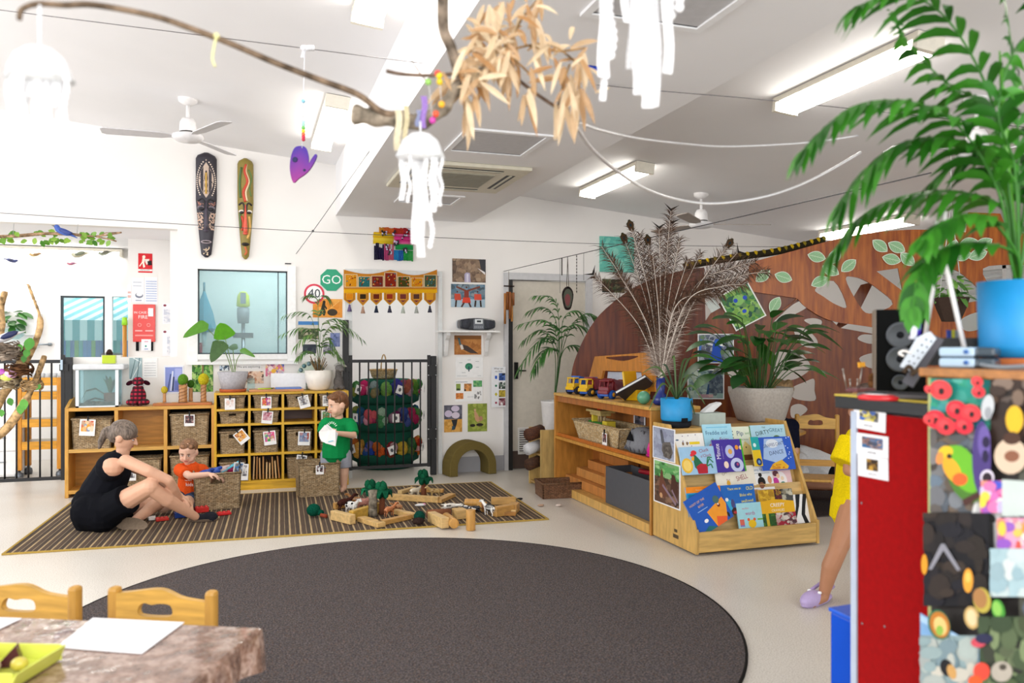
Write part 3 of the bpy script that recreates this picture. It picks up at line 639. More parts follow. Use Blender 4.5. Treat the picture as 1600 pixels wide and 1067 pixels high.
pic(hw, 343, 571, 358, 579, 'photo_print', 'tiny dark blue strip photo behind the broad-leafed plant', 'picture', '3a5a80', [('m', ['2a3a50', '7aa0c4', 'e6eef4'], 5, 2, 0, 0, 1, 1, 2)])
pic(hw, 372, 569, 408, 577, 'notice_strip', 'white strip of handwriting below the office window', 'notice', 'f8f7f7', [('t', '3a3a3a', .5, .5, .6, 'We are exploring...')])
pic(hw, 383, 580, 412, 599, 'photo_print', 'peach toned photo of children below the office window', 'picture', 'e8c4a8', [('m', ['e8c4a8', 'c98a6a', 'f4e0d0', '5a4038', 'f0d0b8'], 7, 5, 0, 0, 1, 1, 5)])
pic(hw, 415, 568, 444, 588, 'photo_print', 'bright pink and purple photo below the office window', 'picture', 'e0a0b0', [('m', ['e07a98', 'f0d0c0', '4a6ac0', 'f0b83c', 'a05a8a', 'f4e8e6'], 7, 5, 0, 0, 1, 1, 6)])
# tray, clear stand, paper, pens
a = aY(389, 611, YF+.03); b = aY(475, 611, YF+.03)
S(M('c98a54').box(a.x, b.x, YF+.03, YF+.27, ZY+.001, ZY+.022), 'wooden_tray', 'flat wooden tray of drawing things on the yellow shelf', 'tray', WOODH, None, .003)
S(M('5a7ac0').box(a.x+.24, b.x-.02, YF+.05, YF+.25, ZY+.023, ZY+.034), 'blue_folder', 'blue folder lying on the wooden tray', 'folder', PAINT)
S(M('f6f6f8').ob((b.x-.13, YF+.31, ZY+.085), (.33, .004, .16), rot(-6, 'X')), 'paper_pad', 'blank white drawing pad standing behind the tray', 'paper', PAPER)
t = T('clear_stand', 'clear acrylic stand beside the grey plant pot', 'stand', (a.x+.02, YF+.15, ZY)); O(M().ob((a.x+.02, YF+.29, ZY+.06), (.07, .003, .12), rot(-8, 'X')).box(a.x-.015, a.x+.055, YF+.295, YF+.34, ZY+.001, ZY+.005), 'panel', GLASS, t)
for k, (c, n) in enumerate((('b8d020', 'lime green'), ('2f9a4a', 'green'), ('2a2a60', 'navy'), ('d0c020', 'yellow'), ('c03050', 'red'))):
 S(M(c).cyl((a.x+.08+k*.012, YF+.06+k*.022, ZY+.029), (a.x+.2+k*.008, YF+.07+k*.026, ZY+.029), .005, n=8), 'felt_pen', n+' felt pen lying on the wooden tray', 'pen', GLOSS, 'pens on the wooden tray')
# ---------- plants
def leafblade(m, p, d, up, L, W, droop=.3, fold=.15, n=5, c0='2f6a24', c1='5f9a34'):
 d = V(d).normalized(); up = V(up); side = d.cross(up); side = side.normalized() if side.length > 1e-6 else V((1, 0, 0)); up = side.cross(d).normalized(); p = V(p); vs = []; m.c = mixc(c0, c1, RN.random())
 for i in range(n+1):
  f = i/n; w = W*math.sin(PI*min(1, f*.93+.07))**.8 if f < 1 else 0
  q = p+d*L*f-V((0, 0, 1))*droop*L*f*f; vs += [q-side*w+up*fold*w, q, q+side*w+up*fold*w]
 fs = []
 for i in range(n): a = 3*i; fs += [(a, a+1, a+4, a+3), (a+1, a+2, a+5, a+4)]
 m.add(vs, fs, 1)
def frond(parent, P, L, W, n=12, c0='2f6a24', c1='5f9a34', droop=.35, r=.003, start=.25, name='frond', ang=50, lat=None):
 P = smooth_loop([V(p) for p in P], 6, False); m = M(mixc(c0, c1, .6)); N = len(P)
 m.tube(P, [r*(1-.7*i/N) for i in range(N)], 5)
 for k in range(n):
  f = start+(1-start)*k/(n-1); i = min(N-2, int(f*(N-1))); t = f*(N-1)-i; p = P[i].lerp(P[i+1], t); d = (P[i+1]-P[i]).normalized()
  s = d.cross(V((0, 0, 1))); s = s.normalized() if s.length > .05 else V((1, 0, 0)); up = s.cross(d)
  g = f*1.; l = L*(.55+.9*math.sin(PI*min(1, .15+g*.8)))*.8
  for sg in (-1, 1):
   if k == n-1 and sg == 1: a = 0
   else: a = ang*(1-.35*f)
   q = math.radians(a); dd = d*math.cos(q)+s*sg*math.sin(q)+V((0, 0, RN.uniform(-.08, .08)))
   leafblade(m, p, dd, up, l*RN.uniform(.85, 1.1), W, droop*RN.uniform(.7, 1.3), .2, 4, c0, c1)
 return O(m, name, LEAF, parent)
def pot(t, prof, mt, c, name='pot', n=32, soil=None, squ=False):
 o = O(M(c).lathe(prof, n=n), name, mt, t,world=False)
 if soil: O(M('2a211b').lathe([(soil[0], soil[1]), (0, soil[1]+.004)], n=n), 'soil', MATTE, t,world=False)
 return o
# broad-leaf plant in grey pot
g = aY(364, 611, YF+.13); t = T('potted_plant', 'broad-leafed green plant in a grey tapered pot on a saucer', 'plant', (g.x, g.y, ZY)); k = 7.78/1244*1.0
O(M('b9603a').lathe([(.115, .001), (.122, .03), (.115, .03), (.108, .012), (0, .012)], n=28), 'saucer', MATTE, t,world=False)
pot(t, [(.1, .013), (.138, .19), (.127, .19), (.12, .17)], MATTE, 'b6b3b8', soil=(.122, .168))
def bigleaf(t, base, tip, path, L, W, d, up, c0='3f7a24', c1='6fae34', fold=.12, droop=.15):
 s = O(M('7a9a4a').tube(smooth_loop(path, 5, False), .004, 6), 'stem', LEAF, t); m = M(); p = V(path[-1]); d = V(d).normalized(); up = V(up).normalized(); side = d.cross(up).normalized(); up = side.cross(d); m.c = mixc(c0, c1, RN.random()); n = 9; vs = []
 for i in range(n+1):
  f = i/n; w = W*(min(1, (f*5)**.5)*(1-f)**.55)*1.15; q = p+d*L*(f-.18)-V((0, 0, droop*L*f*f))
  if f < .2: q -= d*L*.0
  vs += [q-side*w+up*fold*w, q, q+side*w+up*fold*w]
 m.add(vs, [(3*i+j, 3*i+j+1, 3*i+j+4, 3*i+j+3) for i in range(n) for j in (0, 1)], 1); O(m, 'leaf_blade', LEAF, s)
B0 = V((g.x, g.y, ZY+.17)); G = lambda x, y, dy=0: aY(x, y, g.y+dy)
bigleaf(t, 0, 0, [B0, G(350, 545), G(335, 525, -.02), G(319, 509, -.05)], .24, .075, (-1, -.15, -.42), (-.3, -.8, .6))
bigleaf(t, 0, 0, [B0+V((.01, 0, 0)), G(357, 550), G(351, 525)], .2, .1, (-.25, -.3, 1), (.1, -1, .1), '4f9a1c', '6ab42c')
bigleaf(t, 0, 0, [B0+V((.0, -.02, 0)), G(356, 560), G(346, 538, -.03)], .21, .085, (-.45, -.3, -.7), (-.4, -1, .3), '4a6a3c', '5a7a4a')
bigleaf(t, 0, 0, [B0+V((.02, .01, 0)), G(365, 560), G(364, 545)], .13, .045, (.1, .4, .35), (0, -.3, 1), '6a8a6a', '7a9a7a')
bigleaf(t, 0, 0, [B0+V((.015, -.01, 0)), G(370, 563), G(379, 548)], .15, .05, (1, -.2, -.35), (.3, -.6, .8), '4f8a24', '6fa834')
# bamboo palm in white pot
g = aY(498, 611, YF+.16); t = T('potted_plant', 'feathery palm in a white bowl-shaped pot below the GO sign', 'plant', (g.x, g.y, ZY+.001))
pot(t, [(.075, .0), (.1, .02), (.125, .1), (.135, .195), (.127, .195), (.12, .17)], PAINT, 'ece6de', soil=(.122, .17)); base = V((g.x, g.y, ZY+.17)); G = lambda x, y, dy=0: aY(x, y, g.y+dy)
m = M('9a7a54')
for k in range(26): q = RN.random()*6.28; m.c = mixc('8a6a44', 'c9a878', RN.random()); e = V((math.cos(q)*.08, math.sin(q)*.06, .08+RN.random()*.09)); m.tube([base+e*.3-V((0, 0, .02)), base+e], .003, 4)
O(m, 'dry_stalks', BARK, t)
fr_ = [([(497, 560), (488, 500), (470, 487), (446, 492)], 0), ([(497, 560), (489, 520), (468, 512), (441, 522)], -.08), ([(499, 560), (497, 480), (490, 462), (478, 462)], .05), ([(499, 560), (497, 475), (506, 462), (513, 466)], -.05), ([(500, 560), (508, 520), (530, 505), (556, 520)], -.1), ([(500, 560), (512, 515), (540, 512), (566, 530)], .04), ([(499, 560), (503, 510), (520, 498), (536, 500)], -.14), ([(498, 565), (490, 552), (478, 548), (466, 558)], -.14), ([(500, 565), (508, 550), (522, 548), (533, 560)], -.14), ([(498, 560), (492, 530), (480, 524), (462, 540)], -.16), ([(500, 560), (503, 540), (512, 528), (524, 546)], -.16)]
for P, dy in fr_: frond(t, [base]+[G(x, y, dy*(i+1)/4) for i, (x, y) in enumerate(P)], .11, .011, 9, '3a6a34', '7aa050', .7, .0028, .45)
# grey plush behind / beside the pot
g = aY(529, 611, YF+.14); t = T('plush_animal', 'grey long-necked plush animal beside the white plant pot', 'soft toy', (g.x, g.y, ZY+.001)); m = M('6f6a68')
m.ell((0, 0, .075), (.05, .05, .075)); m.ell((-.03, -.03, .025), (.03, .04, .025)); m.ell((.03, -.03, .025), (.03, .04, .025)); m.cap((0, 0, .12), (.0, -.01, .2), .035, .03); O(blob(m, .009), 'body', PLUSH, t,world=False)
m = M('8a8684').ell((.005, -.02, .215), (.042, .05, .035)).ell((.02, -.06, .2), (.025, .03, .022)); O(m, 'head', PLUSH, t,world=False)
O(M('d0ccc8').ell((-.02, 0, .25), (.03, .012, .012), 8, rot(-30, 'Y')).ell((.05, 0, .24), (.035, .012, .012), 8, rot(25, 'Y')).ell((0, -.01, .252), (.025, .025, .012), 8), 'ears_and_tuft', PLUSH, t,world=False)
# round patterned plate behind the palm
g = aY(487, 580, YB-.05); m = M(x=tr(g.x, YB-.06, ZY+.15) @ rot(-10, 'X')); c = 'c9d2c4'; art(m, .0, .0, c, []); m.x = tr(g.x, YB-.05, ZY+.142) @ rot(-8, 'X') @ rot(90, 'X')
m('b9c4b4').lathe([(.135, 0), (.14, .006), (.1, .008), (0, .006)], n=32)
for k in range(14): q = k*2*PI/14; m(('7a98a0', '5f8a90')[k % 2]).lathe([(.022, .0085), (0, .0095)], (.115*math.cos(q), .115*math.sin(q), 0), 10)
S(m, 'patterned_plate', 'round pale plate with blue petal pattern standing behind the white pot', 'plate', PAINT)
# ---------- carved masks
def mask(px0, px1, py0, py1, label, base, kind, bot=.42):
 a, b = aY(px0, py1, WY), aY(px1, py0, WY); w = b.x-a.x; h = b.z-a.z; c = V(((a.x+b.x)/2, WY-.012, (a.z+b.z)/2))
 t = T('carved_mask', label, 'mask', (c.x, c.y, a.z), 0, 'long carved wall masks'); X = tr(c)
 def half(f):  # half width at height fraction f (0 bottom)
  return w/2*(bot+(1-bot)*min(1, f/.55)**.8)*(min(1, (1-f)/.045+.05)**.5 if f > .955 else 1)*(min(1, f/.03+.1)**.5 if f < .03 else 1)
 m = M(base, X); N = 34; K = 12; vs = []
 for i in range(N+1):
  f = i/N; hw = half(f)
  for k in range(K+1): q = PI*k/K; vs.append((-hw*math.cos(q), -.05*math.sin(q)*min(1, hw/w*2.2)-.005, (f-.5)*h))
 m.add(vs, [(i*(K+1)+k, i*(K+1)+k+1, (i+1)*(K+1)+k+1, (i+1)*(K+1)+k) for i in range(N) for k in range(K)], 1)
 m.add([vs[i*(K+1)] for i in range(N+1)]+[vs[i*(K+1)+K] for i in range(N, -1, -1)], [tuple(range(2*N+2))]); 
 body = O(m, 'face_board', PAINT, t)
 def sf(u, f, o=.004):  # surface point, u -1..1
  hw = half(f); q = math.acos(max(-1, min(1, -u*.98))); return V((u*hw, -.05*math.sin(q)*min(1, hw/w*2.2)-.005-o, (f-.5)*h))
 def dots(m, P, r, c):
  m(c)
  for u, f in P: m.ell(sf(u, f, 0), (r, r*.5, r), 6)
 def ln_(m, c, P, r): m(c).tube([sf(u, f, 0) for u, f in smooth_loop([(p[0], p[1], 0) for p in P], 4, False) for u, f in [(u, f)]] if False else [sf(p.x, p.y, 0) for p in smooth_loop([(p[0], p[1], 0) for p in P], 4, False)], r, 5)
 m = M('d8c0a8', X)
 if kind == 0:
  for sg in (-1, 1):
   m('c9b4a4').add([sf(sg*.72*math.sin(PI*min(1, k/14*1.0))*(1 if k < 7 else 1)*(1.0 if k > 7 else 1.0)+0, .56+.34*k/14, .001) for k in range(15)], [tuple(range(15))])
   dots(m, [(sg*.86*math.sin(PI*(.12+.88*k/18))**.6 if k else 0, .57+.35*k/18) for k in range(19)], .0075, 'ead8c8')
   dots(m, [(sg*(.25+.5*RN.random()), .58+.3*RN.random()) for k in range(22)], .006, '2c2630')
   dots(m, [(sg*(.35+.6*RN.random()), .26+.16*RN.random()) for k in range(60)], .0065, 'd8b8a4')
   dots(m, [(sg*(.25+.6*RN.random()), .475+.05*RN.random()) for k in range(16)], .006, 'b07a6c')
  ln_(m, 'c9a04a', [(0, .6), (.0, .7), (0, .8)], .011); ln_(m, '2a2430', [(-.15, .62), (.12, .68), (-.12, .74), (.0, .82)], .005); ln_(m, '2a2430', [(.15, .62), (-.12, .68), (.12, .74), (.0, .82)], .005)
  dots(m, [(RN.uniform(-.5, .5), .02+.08*RN.random()) for k in range(20)], .006, 'ead0b0')
  br, nose, lip = '17141c', '4a4250', 'a89aa0'
 else:
  ln_(m, 'c8452c', [(.0, .56), (-.25, .66), (.25, .76), (-.1, .86), (.1, .93)], .014); ln_(m, 'efd8b0', [(.2, .57), (.05, .66), (.45, .76), (.05, .86), (.15, .93)], .010); ln_(m, '5a7a3a', [(.7, .62), (.5, .7), (.75, .8), (.4, .88)], .008)
  ln_(m, 'c8452c', [(-.6, .28), (-.3, .34), (-.55, .42)], .012); ln_(m, 'e0b060', [(.4, .2), (.7, .3), (.5, .42)], .012); ln_(m, 'd06a3a', [(-.2, .04), (.3, .07), (-.1, .12)], .01); ln_(m, '4a6a34', [(-.75, .3), (-.7, .45)], .012); ln_(m, '4a6a34', [(-.6, .6), (-.7, .75), (-.5, .9)], .012)
  br, nose, lip = '1c1612', 'e0604a', '241a16'
 O(m, 'painted_pattern', PAINT, body)['kind'] = 'stuff'
 m = M(br, X)
 for sg in (-1, 1): ln_(m, br, [(sg*.12, .46), (sg*.2, .53), (sg*.45, .55), (sg*.8, .53)], .009)
 O(m, 'brow_ridge', PAINT, body)
 for sg in (-1, 1):
  m = M('ece4da' if kind else '6a6670', X).ell(sf(sg*.5, .465, 0), (w*.2, .01, w*.12), 10); m(br).ell(sf(sg*.5, .455, .004), (w*.15, .012, w*.1), 10); O(m, 'eye', PAINT, body)
 m = M(nose, X); m.tube([sf(0, .53, 0), sf(0, .4, .008), sf(0, .3, .02), sf(0, .255, .02)], [.006, .013, .02, .018], 8); m.ell(sf(0, .25, .012), (.026, .02, .014), 8); O(m, 'nose', PAINT, body)
 m = M(lip, X); m.ell(sf(0, .145, .0), (w*.26, .016, .018), 10); m('15100e').ell(sf(0, .145, .008), (w*.2, .014, .008), 10); O(m, 'mouth', PAINT, body)
mask(306, 339, 240.5, 402, 'dark carved mask with pale dotted patterns', '2c2833', 0, .42)
mask(371, 396, 249, 405, 'olive and red carved mask with a painted snake line', '8a7a34', 1, .38)
# ---------- signs and pictures on the back wall
c = BW.hit(518, 437.5, .006); r = (BW.hit(536, 437).x-BW.hit(500, 437).x)/2; t = T('traffic_sign', 'green octagonal GO sign on the wall', 'sign', (c.x, c.y, c.z-r))
m = M('179c74', tr(c)); oc = [(r*1.03*math.cos(PI/8+k*PI/4), r*1.03*math.sin(PI/8+k*PI/4)) for k in range(8)]; m.prism(oc, 0, .004, 'y'); O(m, 'board', PAINT, t)
m = M(x=tr(c)); vs, fs = text_mesh('GO'); m('f6fbf8').add([(x*r*1.12, -.0012, z*r*1.12) for x, z, _ in vs], fs)
O(m, 'lettering', PAINT, t)
c = BW.hit(491, 459, .006); r = (BW.hit(507, 459).x-BW.hit(475, 459).x)/2; t = T('traffic_sign', 'round red-ringed 40 sign on the wall behind the palm top', 'sign', (c.x, c.y, c.z-r))
m = M('d8304c', tr(c)); m.prism([(r*math.cos(k*PI/16), r*math.sin(k*PI/16)) for k in range(32)], 0, .003, 'y'); m('f6f6f6').prism([(r*.8*math.cos(k*PI/16), r*.8*math.sin(k*PI/16)) for k in range(32)], -.001, .001, 'y'); O(m, 'board', PAINT, t)
m = M(x=tr(c)); vs, fs = text_mesh('40'); m('2c3440').add([(x*r*1.25, -.0022, z*r*1.25) for x, z, _ in vs], fs); O(m, 'lettering', PAINT, t)
pic(BW, 489, 467, 535, 496, 'poster', 'orange poster of a bending figure below the GO sign', 'poster', 'e89a3a', [('m', ['e89a3a', 'dd8a2c', 'f0ac50'], 9, 5, 0, 0, 1, 1, 4), ('e', '2a241c', .38, .83, .014, .016), ('p', '2a2c20', [(.33, .8), (.42, .76), (.4, .5), (.44, .3), (.4, .1), (.34, .1), (.33, .4), (.28, .1), (.2, .05), (.28, .5)]), ('p', '2a2c20', [(.4, .7), (.48, .5), (.45, .4), (.38, .6)]), ('e', '3a3020', .66, .28, .05, .035), ('l', 'f4c070', [(.6, .5), (.9, .9)], .02)])
pic(BW, 466, 502, 498, 530, 'photo_print', 'blue topped landscape photo behind the palm', 'picture', '8a8a6a', [('r', '4a86c8', 0, .8, 1, 1), ('r', 'd8d4c8', 0, .6, 1, .8), ('m', ['4a5a3a', '8a8a6a', 'b0a890', '3a4a34'], 8, 4, 0, 0, 1, .6, 3)])
pic(BW, 497, 508, 535, 556, 'notice_sheet', 'tall white sheet with a blue picture behind the palm', 'notice', 'f2f0ee', [('m', ['7a8ac0', 'a0a8d8', '5a6a9a'], 4, 4, .5, .3, .9, .75, 2)])
pic(BW, 473, 538, 494, 552, 'photo_print', 'small dark photo behind the palm stem', 'picture', '39404a', [('m', ['2a3040', '4a5a5a', '39404a'], 4, 3, 0, 0, 1, 1, 2)])
pic(BW, 505, 537, 524, 553, 'photo_print', 'small grey photo beside the dark one behind the palm', 'picture', '8a8a94', [('m', ['6a6a78', 'a0a0a8', 'c4c4cc'], 4, 3, 0, 0, 1, 1, 2)])
# stick and felt hanging
a, b = BW.hit(584, 405), BW.hit(645, 357); t = T('woven_hanging', 'bright multicoloured woven wall hanging with black beads', 'wall hanging', ((a.x+b.x)/2, WY-.01, a.z))
m = M(); W_, H_ = b.x-a.x, b.z-a.z; N = 24
rows = [('d8b62a', 'd87a2c', 'c2362c'), ('e0c020', 'e07a2a', 'd83a8a'), ('1c1838', 'c04a70', '2a7ac0')]
for side, cols in (((0, .5), ['e0c02a', 'd9ad20', 'e8cc40']), ((.5, 1), ['c83078', 'd84a90', 'e0609c'])):
 for k in range(12):
  z = a.z+H_*(.48+.36*k/12 if side[0] else .5+.34*k/12); m(RN.choice(cols)).cyl((a.x+W_*side[0]-.01*RN.random(), WY-.012, z), (a.x+W_*side[1]+.012*RN.random(), WY-.012, z), .0085, n=6)
for k in range(N):
 x = a.x+W_*(k+.5)/N; c = ['d8902c', 'd86a2a', 'c23a2c', 'b02c34'][min(3, k//6)]
 if k > 2: m(c).cyl((x, WY-.02, a.z+H_*(.8-.0)), (x, WY-.02, b.z-.012*RN.random()), .0085, n=6)
 c = ['1a1636', '241c40', 'b84a78', 'c8607a', '2a86c4', '2a66b0', '2a9a4a', '3aa050'][k*8//N]; m(c).cyl((x, WY-.018, a.z-.012*RN.random()), (x, WY-.018, a.z+H_*(.3+.2*RN.random() if k < 12 else .3)), .0085, n=6)
m('23904a').box(a.x+W_*.55, b.x, WY-.02, WY-.005, a.z+H_*.32, a.z+H_*.5)
O(m, 'woven_strips', FAB, t); m = M('16121e')
for (u, v, n_) in ((.25, .8, 9), (.48, .82, 5), (.55, .52, 16), (.3, .38, 8), (.38, .22, 8), (.8, .3, 9), (.72, .72, 4), (.8, .82, 4), (.9, .92, 4)):
 for k in range(n_): m('16121e' if k % 3 else 'c8c0d8').ell((a.x+W_*(u+RN.uniform(-.06, .06)), WY-.032, a.z+H_*(v+RN.uniform(-.07, .07))), .011, 6)
O(m, 'beads', GLOSS, t)
# toran
t = T('door_valance', 'orange embroidered door valance with seven pointed flaps and tassels', 'valance', aY(610, 480, WY-.05)); TY = WY-.05
def P2(x, y, o=0): return aY(x, y, TY-o)
xs = [537+146*k/16 for k in range(17)]
topy = lambda x: 421+7*math.sin(PI*min(1, max(0, (x-537)/75)))*(x < 612)+(9*math.sin(PI*min(1, max(0, (x-612)/71))))*(x >= 612)
m = M('c9832c'); vs = []
for x in xs: vs += [P2(x, 452), P2(x, topy(x))]
m.add(vs, [(2*i, 2*i+2, 2*i+3, 2*i+1) for i in range(16)]); cc = ['d9901c', '2f6a6a', '7a2c24', '8a2a1c', '4a4a1c', 'd9901c', '4a5a40']
for k in range(7):
 x0 = 540+k*20.6; x1 = x0+17; c0 = topy((x0+x1)/2)+5
 if k == 6: x1 = 681
 m('e0c8a0').add([P2(x0-1.5, 449, .002), P2(x1+1.5, 449, .002), P2(x1+1.5, c0-1, .002), P2(x0-1.5, c0-1, .002)], [(0, 1, 2, 3)]); m(cc[k]).add([P2(x0, 448, .004), P2(x1, 448, .004), P2(x1, c0, .004), P2(x0, c0, .004)], [(0, 1, 2, 3)])
 for q in range(14): x, y = RN.uniform(x0+1, x1-2), RN.uniform(c0+1, 447); m(RN.choice(['e0a03a', 'c94a2a', '3a7a8a', '6a2a20', 'f0c060'])).add([P2(x, y, .006), P2(x+1.8, y, .006), P2(x+2.4, y-1.8, .006), P2(x+.6, y-1.8, .006)], [(0, 1, 2, 3)])
O(m, 'embroidered_band', FAB, t); m = M('eab01c'); vs = []
for x in xs: vs += [P2(x, 457.5), P2(x, 452)]
m.add(vs, [(2*i, 2*i+2, 2*i+3, 2*i+1) for i in range(16)]); O(m, 'yellow_trim', FAB, t)
for k in range(7):
 x0 = 537+k*20.9; x1 = x0+18.4; y1 = (475, 478, 477, 477, 478, 478, 477)[k]; mx_ = (x0+x1)/2
 m = M('d99a24'); m.add([P2(x0, 457.5), P2(x1, 457.5), P2(x1, 468), P2(mx_, y1), P2(x0, 468)], [(0, 3, 1), (1, 3, 2), (0, 4, 3)])
 m('9a5a3a').add([P2(x0+2, 458, .002), P2(x1-2, 458, .002), P2(x1-2, 467.5, .002), P2(mx_, y1-2.5, .002), P2(x0+2, 467.5, .002)], [(0, 1, 2, 3, 4)]); m('dd9a34').add([P2(x0+3, 458, .003), P2(x1-3, 458, .003), P2(x1-3, 467.3, .003), P2(mx_, y1-3.8, .003), P2(x0+3, 467.3, .003)], [(0, 1, 2, 3, 4)])
 m(['e08a1c', '3a2c1c', '6a2a1c', 'a03a24', '7a3a34', '5a3a34', 'e0a02c'][k]).add([P2(x0+4.5, 459.5, .004), P2(x1-4.5, 459.5, .004), P2(x1-4.5, 467, .004), P2(x0+4.5, 467, .004)], [(0, 1, 2, 3)])
 m('7a3a4a').add([P2(x0+5, 469, .004), P2(x1-5, 469, .004), P2(mx_, 472.5, .004)], [(0, 1, 2)])
 f = O(m, 'pointed_flap', FAB, t)
 if True:
  p = P2(mx_, y1); m = M(['7a6a9a', 'c9a08a', '343c50', '4a4a5c', 'c8d0c4', 'b8bcb4', '4a4a58'][k]); m.lathe([(.0, 0), (.012, -.012), (.01, -.02), (.024, -.075), (.0, -.075)], p, 10); O(m, 'tassel', FAB, f)
# rock photo, dancers photo
pic(BW, 707, 404.5, 759, 441, 'photo_print', 'framed photo of a brown rock face with a pale waterfall', 'picture', '8a7460', [('m', ['8a7460', '9a8068', '6a5648', 'a89078', '7a6454'], 12, 9, 0, 0, 1, 1, 3), ('p', '5a4a40', [(0, 1), (.2, 1), (.1, .4), (0, 0)]), ('p', '3a3a40', [(.8, 1), (1, 1), (1, .4), (.85, .6)]), ('p', 'e8e4e4', [(.75, .62), (.98, .45), (.98, .33), (.85, .5)]), ('p', 'b0a8c4', [(.36, 0), (.36, .35), (.42, .42), (.52, .4), (.55, 0)]), ('r', 'd8d4e4', .42, 0, .48, .36)])
pic(BW, 705, 444, 758, 480, 'photo_print', 'photo of dancers in red cloth with outstretched arms', 'picture', '6a8a9c', [('m', ['5a7a90', '7a9ab0', '4a5a64', '8a949a'], 9, 5, 0, .35, 1, 1, 5), ('r', 'a8c0d0', 0, 0, 1, .35), ('l', '7a4030', [(.15, .88), (.45, .7), (.85, .9)], .05), ('e', '5a2c24', .45, .86, .009, .011), ('p', '8a3a2c', [(.38, .72), (.52, .72), (.52, .42), (.38, .42)]), ('p', 'd8432c', [(.35, .42), (.55, .42), (.58, .18), (.32, .18)]), ('l', '4a2820', [(.38, .2), (.3, 0)], .05), ('l', '4a2820', [(.52, .2), (.58, 0)], .05), ('e', '5a2c24', .18, .66, .008, .01), ('p', 'c84a34', [(.1, .58), (.27, .58), (.3, .3), (.1, .3)]), ('l', '3a2820', [(.15, .3), (.13, 0)], .05), ('e', '5a2c24', .78, .68, .008, .01), ('p', 'd8503c', [(.68, .58), (.88, .58), (.9, .32), (.68, .32)]), ('l', '3a2820', [(.72, .3), (.7, .02)], .05), ('l', '3a2820', [(.86, .3), (.88, .02)], .05)])
# bracket shelf + boombox
SY_ = WY-.2; a = aY(686, 516, SY_+.02); b = aY(781, 516, SY_+.02); t = T('bracket_shelf', 'small white wall shelf on two curved brackets', 'shelf', ((a.x+b.x)/2, WY, a.z-.25)); z = a.z
O(M('efeeec').box(a.x, b.x, WY-.19, WY-.001, z-.02, z), 'shelf_board', PAINT, t, .003)
for px in (699, 762):
 x = aY(px, 530, WY-.1).x; m = M('ecebea'); m.prism([(WY-.001, z-.02), (WY-.15, z-.02), (WY-.15, z-.05), (WY-.12, z-.08), (WY-.08, z-.1), (WY-.065, z-.16), (WY-.05, z-.22), (WY-.02, z-.27), (WY-.001, z-.27)], x-.02, x+.02, 'x'); O(m, 'bracket', PAINT, t)
p = aY(744, 513, WY-.1); t = T('portable_stereo', 'oval black and silver portable stereo on the white wall shelf', 'stereo', (p.x, WY-.1, z+.001), 3); w2_, h2_ = .198, .062
m = M('2c2e36'); ov = [((w2_-.05)*(1 if math.cos(q) > 0 else -1)*1+.05*math.cos(q)*1 if False else max(-1, min(1, math.cos(q)*1.35))*w2_*.86+math.cos(q)*w2_*.14, h2_+.006+h2_*math.sin(q)) for q in [2*PI*k/32 for k in range(32)]]
m.prism(ov, -.06, .05, 'y'); O(m, 'body', GLOSS, t, .012,world=False)
O(M('c2c6cc').prism([(x*1.0, zz) for x, zz in ov], .05, .075, 'y'), 'rear_shell', GLOSS, t, .008,world=False)
O(M('6a6e76').box(-.05, .065, -.064, -.058, .012, .115), 'control_panel', GLOSS, t,world=False); O(M('dfe3e6').box(-.035, .05, -.067, -.063, .07, .118).box(-.02, .035, -.069, -.066, .08, .11)('2a3034').box(-.015, .03, -.0705, -.068, .085, .105), 'display', GLOSS, t,world=False)
for s_ in (-1, 1): O(M('44464e').lathe([(.052, 0), (.05, .004), (.02, .001), (.012, .006), (0, .007)], (0, 0, 0), 20).__class__('44464e', tr(s_*.125, -.06, .066) @ rot(90, 'X')).lathe([(.046, 0), (.044, .006), (.02, .002), (.014, .008), (0, .01)], n=20), 'speaker_cone', MATTE, t,world=False)
m = M('9a9ea6')
for k in range(5): m.box(-.04+k*.02, -.028+k*.02, -.067, -.06, .03, .042)
O(m, 'buttons', GLOSS, t,world=False)
m = M('e8e6e2'); q = b; m.tube([(q.x-.02, WY-.06, z+.004), (q.x-.05, WY-.1, z+.02), (q.x-.1, WY-.06, z+.01)], .004, 6); S(m, 'power_lead', 'short white power lead beside the portable stereo', 'cable', PAINT)
pic(BW, 710, 524, 752, 554, 'photo_print', 'photo of a brown ground bird under the white shelf', 'picture', 'b8783c', [('m', ['b8783c', 'a86a34', 'c98a4a'], 8, 5, 0, 0, 1, 1, 2), ('r', '8a5a2c', 0, .8, 1, 1), ('p', '4a3a34', [(.25, .55), (.5, .45), (.8, .15), (.9, .05), (.6, .08), (.35, .25)]), ('p', 'e8e0d8', [(.2, .6), (.3, .5), (.35, .3), (.26, .25), (.22, .4)]), ('p', '4a6a70', [(.13, .85), (.2, .85), (.26, .5), (.18, .5)]), ('e', '3a5058', .16, .84, .01, .008)])
pic(BW, 712, 558, 755, 590, 'diagram_sheet', 'white sheet with a green peacock tail diagram', 'diagram', 'f4f4f4', [('e', '2c7a5c', .48, .55, .042, .036), ('e', '3a8a6a', .48, .52, .03, .026), ('r', '1c3a50', .46, .3, .5, .55), ('r', '9aa0a4', .43, .86, .55, .88), ('r', '9aa0a4', .12, .72, .24, .74), ('r', '9aa0a4', .72, .78, .85, .8), ('r', '9aa0a4', .74, .5, .84, .52), ('r', '9aa0a4', .22, .24, .36, .26), ('r', 'b0b4b8', .05, .08, .4, .1), ('r', 'b0b4b8', .8, .08, .92, .1)])
